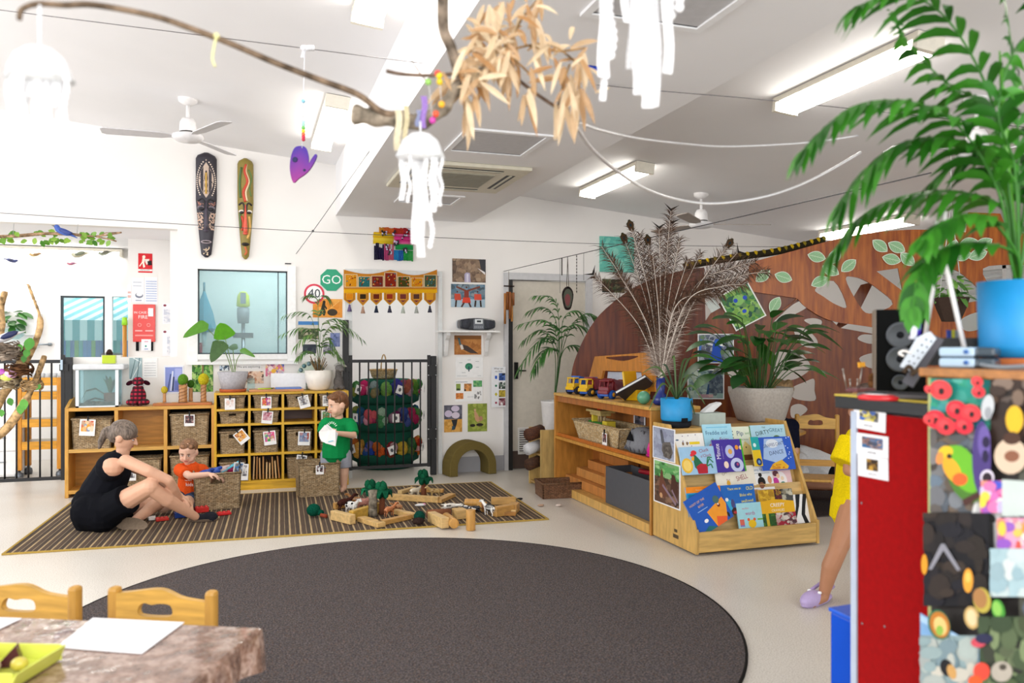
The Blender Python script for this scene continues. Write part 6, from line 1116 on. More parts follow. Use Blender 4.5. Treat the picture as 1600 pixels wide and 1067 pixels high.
book(1, 1172, 1211, 728, 765, 'white picture book titled Funny Faces with portraits', 'f4f6f8', [('t', '6a9ac0', .48, .84, .16, 'Funny Faces', 0, .8), ('r', '9aa4ac', .1, .68, .9, .7), ('e', '2a1c18', .14, .42, .014, .016), ('e', '7a4a38', .16, .36, .011, .016), ('e', '1c1614', .52, .32, .03, .035), ('e', '1c1614', .5, .62, .014, .014), ('e', '8a5840', .5, .18, .02, .022), ('e', 'd89a70', .85, .4, .016, .026), ('r', 'e0a878', 0, 0, .3, .03)], .026)
book(1, 1196.5, 1240, 716, 764, 'pink picture book titled Mum and Me with two figures', 'ecc8cc', [('t', '9a5a60', .32, .84, .13, 'Mum', 0, .9), ('t', '9a5a60', .82, .84, .14, 'Me', 0, .9), ('e', 'f8f0f0', .6, .28, .05, .06), ('e', 'c83a9a', .42, .22, .024, .034), ('e', '6a3a44', .45, .5, .024, .02), ('e', 'f0c8a8', .52, .42, .014, .016), ('e', 'f0d8b8', .66, .34, .013, .014), ('e', '2a8a80', .66, .16, .02, .016), ('e', '5a8ac0', .45, .06, .02, .014)], .02)
y = 0
book(0, 1077, 1132, 760, 806, 'orange topped picture book with a blue sea scene behind the tilted book', '1f9ad0', [('r', 'ee8a1c', 0, .8, 1, 1), ('t', 'f8d0a0', .45, .89, .07, 'favourite stories'), ('e', '5a3a2a', .8, .8, .014, .018), ('r', '1878b0', .05, .1, .5, .75)], .004)
book(0, 1082, 1141, 766, 826, 'tilted blue picture book titled Up in the River with an orange creature', '1f58b8', [('t', 'e8b86a', .3, .8, .085, 'HOOT OF THE', 0, .9), ('t', 'e8b86a', .36, .68, .085, 'RIVER', 0, .9), ('r', '8ab0e0', .2, .56, .5, .58), ('p', 'ee9a2c', [(.42, .46), (.95, .6), (.98, .4), (.85, .08), (.5, .02), (.45, .3)]), ('e', '4a6a68', .78, .62, .024, .026), ('e', '7a3020', .78, .46, .012, .012), ('e', 'f4e0d0', .78, .49, .006, .006), ('p', 'e8602c', [(.5, 0), (.6, .24), (.85, .1), (.8, 0)]), ('p', '1f6a70', [(0, 0), (.5, 0), (.3, .14)]), ('e', 'f0f0f0', .3, .28, .016, .012), ('e', '2a2424', .9, .12, .008, .018)], .055, -24)
book(0, 1131.5, 1184, 757, 802, 'blue picture book titled There Was an Old Bloke Who Swallowed', '1f68c0', [('t', 'f4ea4a', .4, .86, .13, 'There was an', 2, .78), ('t', 'f6f03a', .86, .85, .17, 'OLD', 2, .85), ('t', 'f4ea4a', .72, .63, .15, 'Bloke who', 2, .78), ('t', 'f4ea4a', .74, .42, .15, 'swallowed', 2, .78), ('e', '3ab0e0', .15, .3, .04, .04), ('e', 'f0f4f8', .14, .5, .012, .012), ('e', '4a4a80', .3, .35, .014, .03), ('e', '3a1c1c', .34, .08, .026, .026), ('e', 'b83a3a', .34, .05, .014, .01)], .006)
book(0, 1155.5, 1194, 785, 825, 'pale aqua book titled Words with a yellow lion', 'a4dcea', [('t', 'd8506a', .35, .78, .1, 'my first'), ('t', 'b84a8a', .52, .58, .21, 'words', 0, .85), ('r', 'd86a5a', .06, .08, .24, .36), ('r', '8a7ac0', .06, .08, .24, .14), ('e', 'f0c41c', .55, .17, .03, .026), ('e', 'e05a2c', .42, .34, .01, .01), ('e', 'e05a2c', .66, .34, .01, .01), ('r', '7aba4a', .78, .3, 1, .36)], .034)
book(0, 1193, 1246, 765, 822, 'yellow book titled Creepy Crawlies with insect photos', 'ecb41c', [('m', ['c89a1c', 'b08420', 'e0b838'], 6, 4, 0, .7, .46, 1, 2), ('m', ['2a1c20', '6a2430', 'c8a02c'], 4, 4, .46, .72, .68, 1, 3), ('m', ['4a4a48', 'c8c4b0', '8a8470'], 4, 5, .68, .66, 1, 1, 4), ('p', 'ecb41c', [(0, .35), (1, .38), (1, .66), (.4, .74), (0, .68)]), ('t', 'fbf8f0', .5, .57, .145, 'CREEPY', 0, .95), ('t', 'fbf0d0', .5, .43, .1, 'CRAWLIES', 0, .9), ('m', ['2a5a24', '4a7a2a', '1c3a1c'], 4, 4, 0, 0, .4, .36, 5), ('r', 'd8b82c', .12, .0, .2, .36), ('m', ['a8243a', '4a3a40', 'd8d0c8', '7a2030'], 6, 5, .4, 0, 1, .36, 6)], .03)
book(0, 1240, 1272.5, 772, 817, 'black and white zebra striped book at the display end', 'f2f2f2', [('p', '16161a', [(.0, .95), (.2, 1), (.1, .55), (0, .5)]), ('p', '16161a', [(.3, 1), (.52, 1), (.4, .6), (.15, .1), (.08, .1), (.25, .6)]), ('p', '16161a', [(.66, 1), (.86, 1), (.7, .6), (.62, .3), (.75, 0), (.55, 0), (.45, .3), (.55, .65)]), ('p', '16161a', [(.95, .9), (1, .6), (.85, .3), (.9, 0), (1, 0), (1, 1)]), ('e', '16161a', .1, .42, .014, .02)], .02)
# cabinet behind the display
t = T('low_cabinet', 'low wooden cabinet behind the book display carrying the stone planter', 'cabinet', (3.45, 5.3, 0)); O(M('a8703a').box(3.13, 3.7, 5.02, 5.6, 0, .76), 'carcass', WOOD, t, .004)
for k in range(2): d = O(M('b07a40').box(3.7, 3.716, 5.03+k*.285, 5.305+k*.285, .03, .76), 'cabinet_door', WOOD, t); O(M('c8c8c8').ell((3.725, 5.27+k*.08, .6), .012, 8), 'knob', METAL, d)
# things on display top
z = DZ+.001; g = aZ(1057, 666, z); g.y = DY1-.11; t = T('potted_plant', 'arching strappy plant in a bright blue self-watering pot', 'plant', (aY(1057, 666, g.y).x, g.y, z)); r = .108
pot(t, [(r*.8, 0), (r*.92, .012), (r*.92, .045)], MATTE, '1c2026', 'water_tray'); pot(t, [(r*.95, .046), (r, .06), (r*1.02, .2), (r*.96, .2), (r*.94, .18)], PAINT, '1d93d0', 'pot', soil=(r*.94, .178)); O(M('15181c').box(-.022, .022, -r-.006, -r+.02, .046, .07), 'overflow_slot', MATTE, t,world=False)
base = V((aY(1057, 666, g.y).x, g.y, z+.18)); ends = [(1003, 583, .0), (1014, 640, -.1), (1026, 575, .1), (1040, 625, -.14), (1090, 560, -.05), (1099, 595, -.06), (1102, 632, -.1), (1086, 648, -.12), (1075, 560, .1), (1066, 620, -.14), (1092, 610, .05), (1018, 605, 0), (1050, 560, .1)]
for x, y, dy in ends:
 e = aY(x, y, g.y+dy); mid = base.lerp(e, .5)+V((0, 0, .1+RN.random()*.05)); m = M(mixc('24401f', '6a8a4a', RN.random())); P = smooth_loop([base, mid, e], 6, False); s = (e-base).cross(V((0, -1, .2))).normalized()
 m.strip(P, [.005+.003*math.sin(PI*i/len(P)) if i < len(P)-1 else .001 for i in range(len(P))], V((.6, -.6, .4)) if abs(s.x) > .9 else s); O(m, 'strappy_leaf', LEAF, t)
g2 = aY(1107, 664, DY1-.08); t = T('tissue_box', 'pale green tissue box with a folded white lid on the display top', 'tissue box', (g2.x, DY1-.08, z)); O(M('b8c4bc').ob((0, 0, .045), (.21, .11, .09)), 'carton', PAPER, t, .003,world=False); O(M('e8eaea').prism([(-.06, .09), (.02, .092), (.095, .15), (.085, .165), (.02, .15), (-.04, .11)], -.03, .03, 'y'), 'tissue', PAPER, t, .008,world=False)
t = T('glass_vase', 'dark blue glass vase holding tall peacock feathers on the toy shelf', 'vase', (2.86, 5.19, TZ+.001)); fv = V((2.86, 5.19, TZ)); g = fv; O(M('1c2f7a').lathe([(.04, 0), (.06, .02), (.055, .06), (.028, .09), (.035, .14), (.03, .19), (.036, .2), (.028, .2), (.02, .1), (0, .06)], n=20), 'glass_body', GLOSS, t,world=False)
S(M('5a9a7a').ell((2.78, 5.3, TZ+.05), .05, 16), 'green_ball', 'translucent green ball beside the blue vase on the toy shelf', 'ball', GLOSS)
# feathers
FE = [((940, 385), 0, 'pale'), ((955, 400), .1, 'x'), ((985, 352), .0, 'e'), ((1000, 365), .08, 'x'), ((1012, 375), .05, 'e'), ((1030, 358), -.05, 'f'), ((1050, 350), .08, 'f'), ((1048, 330), .0, 'f'), ((1062, 372), -.04, 'x'), ((1095, 395), .04, 'x'), ((1140, 380), .0, 'e'), ((1152, 395), .1, 'f'), ((928, 430), -.05, 'f'), ((965, 425), -.08, 'x'), ((1075, 405), -.06, 'x'), ((1180, 410), .08, 'arch'), ((1200, 425), .04, 'arch'), ((1130, 460), -.03, 'arch'), ((1020, 400), -.08, 'x'), ((975, 372), .06, 'e'), ((1110, 440), .1, 'x'), ((1165, 445), -.04, 'arch')]
names = ['outermost pale shafted one leaning toward the grey door', 'one leaning across the teal canvas', 'one with its eye tip high above the canvas', 'plume just beside the high eye tip', 'one with a dark eye tip near the middle', 'fishtail-tipped one in the middle', 'fishtail-tipped one under the ceiling fan', 'tallest one with a split dark tip', 'inner plume rising below the fan hub', 'plume leaning toward the cloth snake', 'eye-tipped one leaning over the cloth snake', 'fishtail-tipped one over the cloth snake', 'low drooping one nearest the grey door', 'short brown plume over the dark mossy photo', 'short plume before the cloth snake', 'arching one reaching farthest over the screen', 'upper arching one over the peacock photos', 'small arching one above the tilted photo', 'short central plume', 'eye-tipped one against the teal canvas', 'plume below the cloth snake', 'lower arching one by the tilted photo']
fb = fv+V((0, 0, .17)); tb = fv.x*SY+fv.y*CY
for (e, dt, kd), nm in zip(FE, names):
 E = at(e[0], e[1], tb+dt); mid = fb.lerp(E, .55); mid = at(CX+F*((mid.x*CY-mid.y*SY)/(mid.x*SY+mid.y*CY))*1.0, HY, 1) and mid
 if kd == 'arch': mid = fb.lerp(E, .5)+V((-.14, 0, .22)); mid2 = fb.lerp(E, .8)+V((-.05, 0, .13)); P = [fb, mid, mid2, E]
 else: sx = (E.x-fb.x); P = [fb, fb.lerp(E, .5)+V((-sx*.18, 0, .03)), E]
 P = smooth_loop(P, 12, False); N = len(P); brown = kd != 'pale'
 t = T('peacock_feather', 'long peacock feather in the blue vase, '+nm, 'feather', fb, 0, 'peacock feathers in the blue vase')
 O(M('d8ccc0').tube(P, [.0045*(1-.75*i/N) for i in range(N)], 5), 'shaft', PAINT, t)
 m = M(); nb = 135
 for k in range(nb):
  f = .07+.93*k/nb; i = min(N-2, int(f*(N-1))); p = P[i].lerp(P[i+1], f*(N-1)-i); d = (P[i+1]-P[i]).normalized(); s = d.cross(V((-SY, -CY, 0))).normalized()
  for sg in (-1, 1):
   l = (.05+.06*RN.random())*(1 if f < .85 else .7); c = mixc('2a1c15', '6e5240', RN.random()) if f > .3 else mixc('6a5448', 'c8b8ac', RN.random()); m.c = c
   o_ = s*sg*RN.uniform(.5, 1)+d*RN.uniform(.5, 1.)+V((RN.uniform(-.2, .2), RN.uniform(-.4, .4), RN.uniform(-.1, .1))); a = p+o_*l*.5; b = p+o_*l+V((0, 0, -.25*l)); w = V((-SY, -CY, 0)).cross(o_).normalized()*.0016
   m.add([p-w, p+w, a+w, b, a-w], [(0, 1, 2, 3, 4)])
 O(m, 'barbs', FEATH, t)['kind'] = 'stuff'
 d = (P[-1]-P[-2]).normalized(); s = d.cross(V((-SY, -CY, 0))).normalized(); C_ = V((-SY, -CY, 0))*.004
 if kd == 'e':
  m = M('5a3a24')
  for r_, c_, k in ((.042, '3a3420', 0), (.028, '4a3018', 1), (.014, '16262c', 2)): m(c_).add([P[-1]+C_*k+(s*math.cos(q)*.62+d*math.sin(q))*r_*(1+.12*math.sin(5*q)) for q in [2*PI*j/14 for j in range(14)]], [tuple(range(14))])
  O(m, 'feather_eye', FEATH, t)
 elif kd in 'ff':
  m = M('1e1814'); m.add([P[-1], P[-1]+d*.05+s*.06, P[-1]+d*.02, P[-1]+d*.06-s*.055], [(0, 1, 2, 3)]); O(m, 'split_tip', FEATH, t)
# planter with peace lily
z = .761; g = aZ(1188, 664, z); py_ = 5.22; gx = aY(1188, 664, py_).x; t = T('potted_plant', 'peace lily in a large pale stone planter behind the book display', 'plant', (gx, py_, z)); k = 1/1244*(gx*SY+py_*CY)
r0, r1, h = 30*k, 43*k, 53*k; sq = lambda r, z: [(r*(abs(math.cos(q))**.6)*(1 if math.cos(q) > 0 else -1), r*(abs(math.sin(q))**.6)*(1 if math.sin(q) > 0 else -1), z) for q in [2*PI*i/32 for i in range(32)]]
rings = [sq(r0, 0), sq(r0*1.08, .02), sq(r1, h*.85), sq(r1, h), sq(r1*.93, h), sq(r1*.9, h*.85)]; m = M('b3aca4'); vs = [p for R_ in rings for p in R_]; m.add(vs, [(i*32+j, i*32+(j+1) % 32, (i+1)*32+(j+1) % 32, (i+1)*32+j) for i in range(5) for j in range(32)]+[tuple(range(32))[::-1]], 1); O(m, 'planter', MATTE, t,world=False)
O(M('2a221c').add(sq(r1*.9, h*.86), [tuple(range(32))]), 'soil', MATTE, t,world=False); base = V((gx, py_, z+h*.86))
for i in range(66):
 q = RN.random()*6.28; R_ = RN.uniform(.05, .36); hgt = RN.uniform(.12, .56)*(1.15-R_*.9); e = V((math.cos(q)*R_, math.sin(q)*R_*.6-.03, hgt)); b = base+V((math.cos(q)*.06, math.sin(q)*.06, 0)); p = b+e; m = M('3f6a2c'); m.tube(smooth_loop([b, b.lerp(p, .6)+V((0, 0, .05)), p], 4, False), .0035, 5)
 c = ('14401c', '3a7a2c') if i % 9 else ('3a9a2c', '6ac43c'); leafblade(m, p, (math.cos(q), math.sin(q)*.6-.15, RN.uniform(-.25, .7)), (0, -.3, 1), RN.uniform(.18, .28), RN.uniform(.042, .062), .35, .15, 7, *c); O(m, 'leaf', LEAF, t)
# palm by the grey door
g = V((aY(866, 600, 7.55).x, 7.55, 0)); t = T('potted_plant', 'slim palm in a tall white pot between the grey door and screen', 'plant', (g.x, g.y, 0)); zt = aY(866, 626, 7.55).z
O(M('9a7a44').box(-.15, .15, -.15, .15, 0, .3), 'plant_stand', WOOD, t, .004,world=False); pot(t, [(.09, .301), (.1, .32), (.135, zt-.02), (.14, zt), (.128, zt), (.12, zt-.04)], PAINT, 'dcd9d8', soil=(.122, zt-.04)); base = V((g.x, g.y, zt-.04)); G = lambda x, y, d=0: aY(x, y, 7.55+d)
for P, dy in (([(872, 560), (868, 520), (850, 500), (815, 506)], -.08), ([(868, 560), (858, 530), (840, 535), (812, 575)], -.12), ([(874, 560), (872, 490), (862, 465), (838, 462)], 0), ([(876, 560), (880, 500), (900, 485), (915, 500)], -.05), ([(875, 560), (885, 515), (905, 508), (930, 522)], -.1), ([(872, 565), (865, 545), (850, 548), (835, 575)], -.14), ([(876, 560), (890, 540), (905, 545), (915, 565)], .0), ([(874, 560), (868, 500), (850, 480), (828, 485)], .08), ([(876, 560), (893, 510), (915, 490), (932, 495)], .02), ([(872, 560), (864, 530), (845, 515), (820, 530)], .0)): frond(t, [base]+[G(x, y, dy*(i+1)/4) for i, (x, y) in enumerate(P)], .16, .012, 12, '1f4f24', '4f8a3c', .6, .005, .4)
# low rack, wicker tray near the toy shelf end
t = T('low_rack', 'narrow birch rack with rolled things at the far end of the toy shelf', 'rack', (2.62, 7.1, 0)); a = aY(838, 670, 7.1); b = aY(866, 670, 7.1); O(M('c8a868').box(a.x, b.x-.02, 6.98, 7.0, 0, a.z), 'side_panel', WOOD, t, .003); O(M('c8a868').box(a.x, b.x-.02, 7.3, 7.32, 0, a.z), 'side_panel', WOOD, t, .003); O(M('b89458').box(a.x+.01, b.x-.03, 7.0, 7.3, .3, .32).box(a.x+.01, b.x-.03, 7.0, 7.3, .02, .04), 'shelf_board', WOOD, t)
m = M('8a6a4c'); 
for k, (y, z0, c, r, n_) in enumerate(((7.05, .5, '8a5a40', .06, 'woven brown roll sticking out of the birch rack'), (7.08, .36, 'd8d8da', .055, 'white striped cloth roll in the birch rack'), (7.05, .22, '7a5638', .055, 'dark wicker roll low in the birch rack'))): m = M(c); m.cyl((a.x-.1, y, z0), (a.x+.06, y+.08, z0+.03), r, n=14); S(m, 'cloth_roll', n_, 'roll', WICK if k != 1 else FAB)
a = aZ(838, 783); t = basket('flat brown wicker tray of scraps on the floor by the birch rack', 2.62, 6.62, .002, .36, .28, .13, rz=-6, hole=False, tp=.97, tint='b8988a', group=None, name='wicker_tray')
S(M('e8e4d8').ell((2.6, 6.6, .03), (.05, .03, .012), 10).ell((2.66, 6.63, .03), (.04, .05, .012), 10), 'paper_scrap', 'crumpled white paper lying in the brown wicker tray', 'paper', PAPER); S(M('2a2a2a').ell((2.68, 6.56, .03), (.05, .04, .012), 10), 'dark_cloth', 'dark cloth scrap lying in the brown wicker tray', 'cloth', FAB)
# table and chair behind the display
t = T('play_table', 'round-edged low wooden table behind the book display', 'table', (4.1, 5.75, 0)); O(M('d0a050').lathe([(.36, .0), (.38, .012), (.38, .025), (.36, .03), (0, .03)], (4.1, 5.75, .6), 32), 'tabletop', WOOD, t)
for sx, sy_ in ((-1, -1), (1, -1), (1, 1), (-1, 1)): O(M('c08a40').cyl((4.1+sx*.22, 5.75+sy_*.22, .009), (4.1+sx*.22, 5.75+sy_*.22, .599), .022, n=10), 'leg', WOOD, t)
def chair(loc, rz, label, grp=None, sh=.6, w=.34, curve=True):
 t = T('child_chair', label, 'chair', loc, rz, grp); c = 'cf9c48'
 O(M('d4a24e').box(-w/2, w/2, -.15, .15, .29, .31), 'seat', WOOD, t, .006,world=False)
 for sx in (-1, 1):
  O(M(c).ob((sx*(w/2-.02), .13, sh/2), (.035, .04, sh)), 'rear_leg', WOOD, t, .012,world=False); O(M(c).ob((sx*(w/2-.02), -.13, .145), (.03, .035, .29)), 'front_leg', WOOD, t, .006,world=False)
 P = [(-w/2+.02, sh-.02), (-w*.28, sh-.012), (0, sh+.0), (w*.2, sh-.025), (w/2-.02, sh-.035)]; top = smooth_loop([(a, b, 0) for a, b in P], 5, False); ol = [(v.x, v.y) for v in top]+[(w/2-.02, sh-.115), (-w/2+.02, sh-.115)]
 hole = [(v.x, v.y) for v in smooth_loop([(-w*.2, sh-.06, 0), (-w*.15, sh-.045, 0), (-.03, sh-.05, 0), (0, sh-.045, 0), (.035, sh-.05, 0), (.04, sh-.08, 0), (0, sh-.088, 0), (-w*.19, sh-.085, 0)], 3)]
 vs, fs = panel(ol, [hole], .022); O(M('d8a850', tr(0, .125, 0)).add(vs, fs), 'backrest', WOODH, t, .004,world=False)
 O(M(c).ob((0, .13, .4), (w-.05, .016, .05)), 'back_slat', WOODH, t,world=False); return t
g = at(1281, 655, 6.2); chair((g.x, g.y, .009), -30, 'small birch chair with a cut-out handle behind the book display', sh=H-115/1244*6.2+.02)
# ---------- baskets, blocks and animals on the rug
FL = .012
def toys(t, a, b, h): pass
a = aZ(300, 801); b = aZ(366, 803); tb = basket('open seagrass basket of toys in front of the orange-shirted child', (a.x+b.x)/2+.02, a.y+.17, FL, b.x-a.x+.04, .33, .29, rz=4, tp=.95, group='open baskets on the striped rug')
tbx, tby = (a.x+b.x)/2+.02, a.y+.17
for k, (dx, dy, c, n_) in enumerate(((-.08, -.1, '1f3f9a', 'royal blue plastic toy part'), (-.02, -.02, '2a50b0', 'blue curved plastic toy part'), (.04, .04, 'c8b0b0', 'pale pink toy block'), (.1, .08, 'c0306a', 'magenta toy piece'))):
 m = M(c, tr(tbx+dx, tby+dy, FL+.27)); m.ell((0, 0, .02), (.05, .035, .03), 10); m.cap((-.04, 0, .02), (.05, .02, .045), .018, .014, 8); S(m, 'plastic_toy', n_+' on top in the toy basket', 'toy', GLOSS, 'toys in the open toy basket')
S(card(tbx+.17, tby-.02, FL+.3, .09, .11, ['4a86c4', 'e8e8e8', '8a8a90', '3a3a40'], 8, 30, 5), 'photo_card', 'photo card clipped to the side rim of the toy basket', 'card', PAPER); 
m = M('5ab4cc', tr(tbx+.1, tby+.05, FL+.31) @ rot(20) @ rot(-25, 'Y')); m.box(-.09, .09, -.03, .03, -.003, .003); S(m, 'blue_card', 'pale blue card lying across the open toy basket', 'card', PAPER)
a = aZ(466, 780); b = aZ(530, 782); basket('open seagrass basket in front of the green-shirted boy', (a.x+b.x)/2+.01, a.y+.17, FL, b.x-a.x+.03, .32, .285, tagc=['e8e8ea', '2a2a30', '6a3a3a'], tagp=(0, .83), ts=.8, rz=2, tp=.95, group='open baskets on the striped rug')
# loose bricks
for x, y, c, n_, L in ((315, 800, 'c8302c', 'red plastic brick against the toy basket', .1), (317, 795, '2f9a4a', 'green plastic brick on the red one by the toy basket', .07), (283, 808, '1f3f8a', 'blue plastic toy under the woman\'s shin', .1), (253, 813, 'c8342c', 'flat red plastic piece on the rug by the blue toy', .09), (237, 812, 'd8d4d0', 'small white and black toy piece on the rug', .05), (350, 804, 'd0282c', 'red plastic piece in front of the toy basket', .1)):
 p = aZ(x, y, FL); m = M(c, tr(p.x, p.y, FL+(.042 if 'green' in n_ else 0.001)) @ rot(15)); m.box(-L/2, L/2, -.03, .03, 0, .04 if 'flat' not in n_ and 'piece' not in n_ else .02)
 for k in range(3): m.cyl((-L/3+k*L/3, 0, .0), (-L/3+k*L/3, 0, .05 if 'flat' not in n_ and 'piece' not in n_ else .028), .012, n=10)
 S(m, 'plastic_brick', n_, 'toy brick', GLOSS, 'plastic bricks near the seated woman', .003)
# wooden blocks: pixel of bottom front-left and bottom front-right corners of the long side
def block(p0, p1, d, h, label, z=FL, c='d9ae6c', away=True, rt=0):
 a, b = aZ(*p0, z), aZ(*p1, z); u = (b-a).normalized(); n = V((-u.y, u.x, 0))*d; m = M(c); P = [a, b, b+n, a+n]; m.add(P+[q+V((0, 0, h)) for q in P], [(3, 2, 1, 0), (4, 5, 6, 7), (0, 1, 5, 4), (1, 2, 6, 5), (2, 3, 7, 6), (3, 0, 4, 7)])
 return S(m, 'wooden_block', label, 'block', WOODH, 'wooden building blocks on the rug', .003)
BC = ['dcb474', 'cf9d58', 'e0bc80', 'd4a664']
block((516, 812), (547, 820), .05, .07, 'pale upright plank at the open front of the cow pen', c=BC[2]); block((552, 814), (598, 800), .045, .075, 'long upright plank leaning beside the cow pen', c='d8ac4c'); block((558, 815), (590, 825), .07, .035, 'flat short block lying at the corner of the pens', c=BC[0]); block((595, 822), (644, 811), .05, .035, 'flat long block along the front of the giraffe pen', c=BC[1]); block((613, 803), (645, 810), .05, .035, 'flat block at the far side of the giraffe pen', c=BC[0]); block((524, 796), (560, 790), .04, .05, 'low block at the back of the cow pen', c=BC[1])
block((604, 781), (684, 786), .05, .05, 'very long plank along the front of the palm pen', c=BC[0]); block((690, 786), (712, 776), .07, .03, 'flat block at the outer end of the palm pen', c=BC[3]); block((628, 772), (650, 766), .05, .03, 'flat slanting block at the inner end of the palm pen', c=BC[2]); block((655, 769), (692, 770), .05, .03, 'plank along the back of the palm pen', c=BC[1])
block((668, 815), (690, 826), .06, .075, 'upright block with a sloping top beside the lying cylinder', c=BC[2]); block((706, 808), (714, 812), .09, .07, 'thick upright block before the black and white animals', c=BC[0]); block((745, 798), (754, 800), .05, .075, 'small upright block at the end of the fallen cylinder', c=BC[1]); block((769, 806), (776, 808), .17, .075, 'upright block at the open side of the zebra pen', c=BC[1]); block((780, 800), (806, 801), .09, .02, 'tilted flat plank inside the zebra pen', c=BC[2], z=.03); block((778, 806), (806, 806), .02, .03, 'low front plank of the zebra pen', c='b07a3c'); block((768, 789), (806, 788), .04, .06, 'back plank of the zebra pen', c=BC[3]); block((807, 803), (812, 798), .07, .07, 'end block of the zebra pen', c=BC[1])
def cylb(p, q, r, label, up=False):
 m = M('cf9a50'); 
 if up: a = aZ(*p, 0.002); m.cyl((a.x, a.y, .002), (a.x, a.y, q), r, n=24)
 else: a, b = aZ(*p, FL), aZ(*q, FL); m.cyl(a+V((0, 0, r+.001)), b+V((0, 0, r+.001)), r, n=24)
 return S(m, 'wooden_cylinder', label, 'block', WOOD, 'wooden cylinders near the rug', .002)
cylb((735.5, 828), .15, .034, 'wooden cylinder standing upright at the rug edge', True); cylb((697, 815), (710, 826), .035, 'wooden cylinder lying beside the sloping block'); cylb((727, 791), (750, 792), .032, 'wooden cylinder fallen near the black animal')
# trees
def ptree(px, py, h, label, felt=False):
 p = aZ(px, py, FL); t = T('toy_palm', label, 'toy tree', (p.x, p.y, FL+.001), 0, 'toy trees on the rug'); O(M('7a4a34').lathe([(.03, 0), (.024, .03), (.022, h*.6), (0, h*.62)], n=12), 'trunk', FAB, t,world=False); m = M('14563c')
 for k in range(9):
  q = k*.7; m.c = mixc('0f4430', '227a54', RN.random()); d = V((math.cos(q), math.sin(q), 0)); m.strip([V((0, 0, h*.62))+d*.01, V((0, 0, h*.9))+d*.04, V((0, 0, h*.85))+d*.075, V((0, 0, h*.62))+d*.09], [.02, .03, .026, .006], V((-d.y, d.x, 0)))
 for k in range(10): q = k*.63; m.c = mixc('0f4430', '1c6a48', RN.random()); m.ell((.028*math.cos(q), .028*math.sin(q), h*.72+.03*(k % 3)), (.028, .028, .04), 8)
 O(m, 'felt_leaves', PLUSH, t,world=False)
ptree(662, 775, .19, 'green felt palm standing in the far block pen'); ptree(597, 803, .22, 'green felt palm behind the stump and giraffe pen'); ptree(580, 796, .2, 'green felt tree behind the wooden stump')
p = aZ(582, 806, FL); m = M('9a9080'); m.tube([(p.x, p.y, FL+.06), (p.x+.005, p.y, FL+.12), (p.x, p.y, FL+.2)], [.036, .032, .036], 10, sm=1); m.tube([(p.x, p.y, FL), (p.x, p.y, FL+.062)], [.04, .036], 10); S(m, 'bark_stump', 'grey bark stump standing at the corner of the pens', 'stump', BARK)
p = aZ(490, 807, FL); t = T('felt_tree', 'toppled dark green felt tree alone on the rug', 'toy tree', (p.x, p.y, FL+.001)); m = M('0f5440').ell((0, 0, .05), (.055, .05, .05), 12).ell((.05, -.02, .03), (.03, .03, .025), 8); O(m, 'felt_crown', PLUSH, t,world=False); O(M('9a4a34').cyl((.05, -.06, .02), (.09, -.1, .015), .014, n=10), 'trunk', FAB, t,world=False)
p = aZ(662, 820, FL); t = T('felt_tree', 'toppled felt tree with a brown trunk by the sloping block', 'toy tree', (p.x, p.y, FL+.001)); m = M('14463a').ell((-.02, .06, .05), (.045, .04, .045), 10); m('3a2c28').ell((-.04, 0, .03), (.05, .04, .028), 8); O(m, 'felt_crown', PLUSH, t,world=False); O(M('8a5a40').cyl((.06, .12, .05), (.24, .17, .045), .035, .028, 10), 'trunk', FAB, t,world=False)
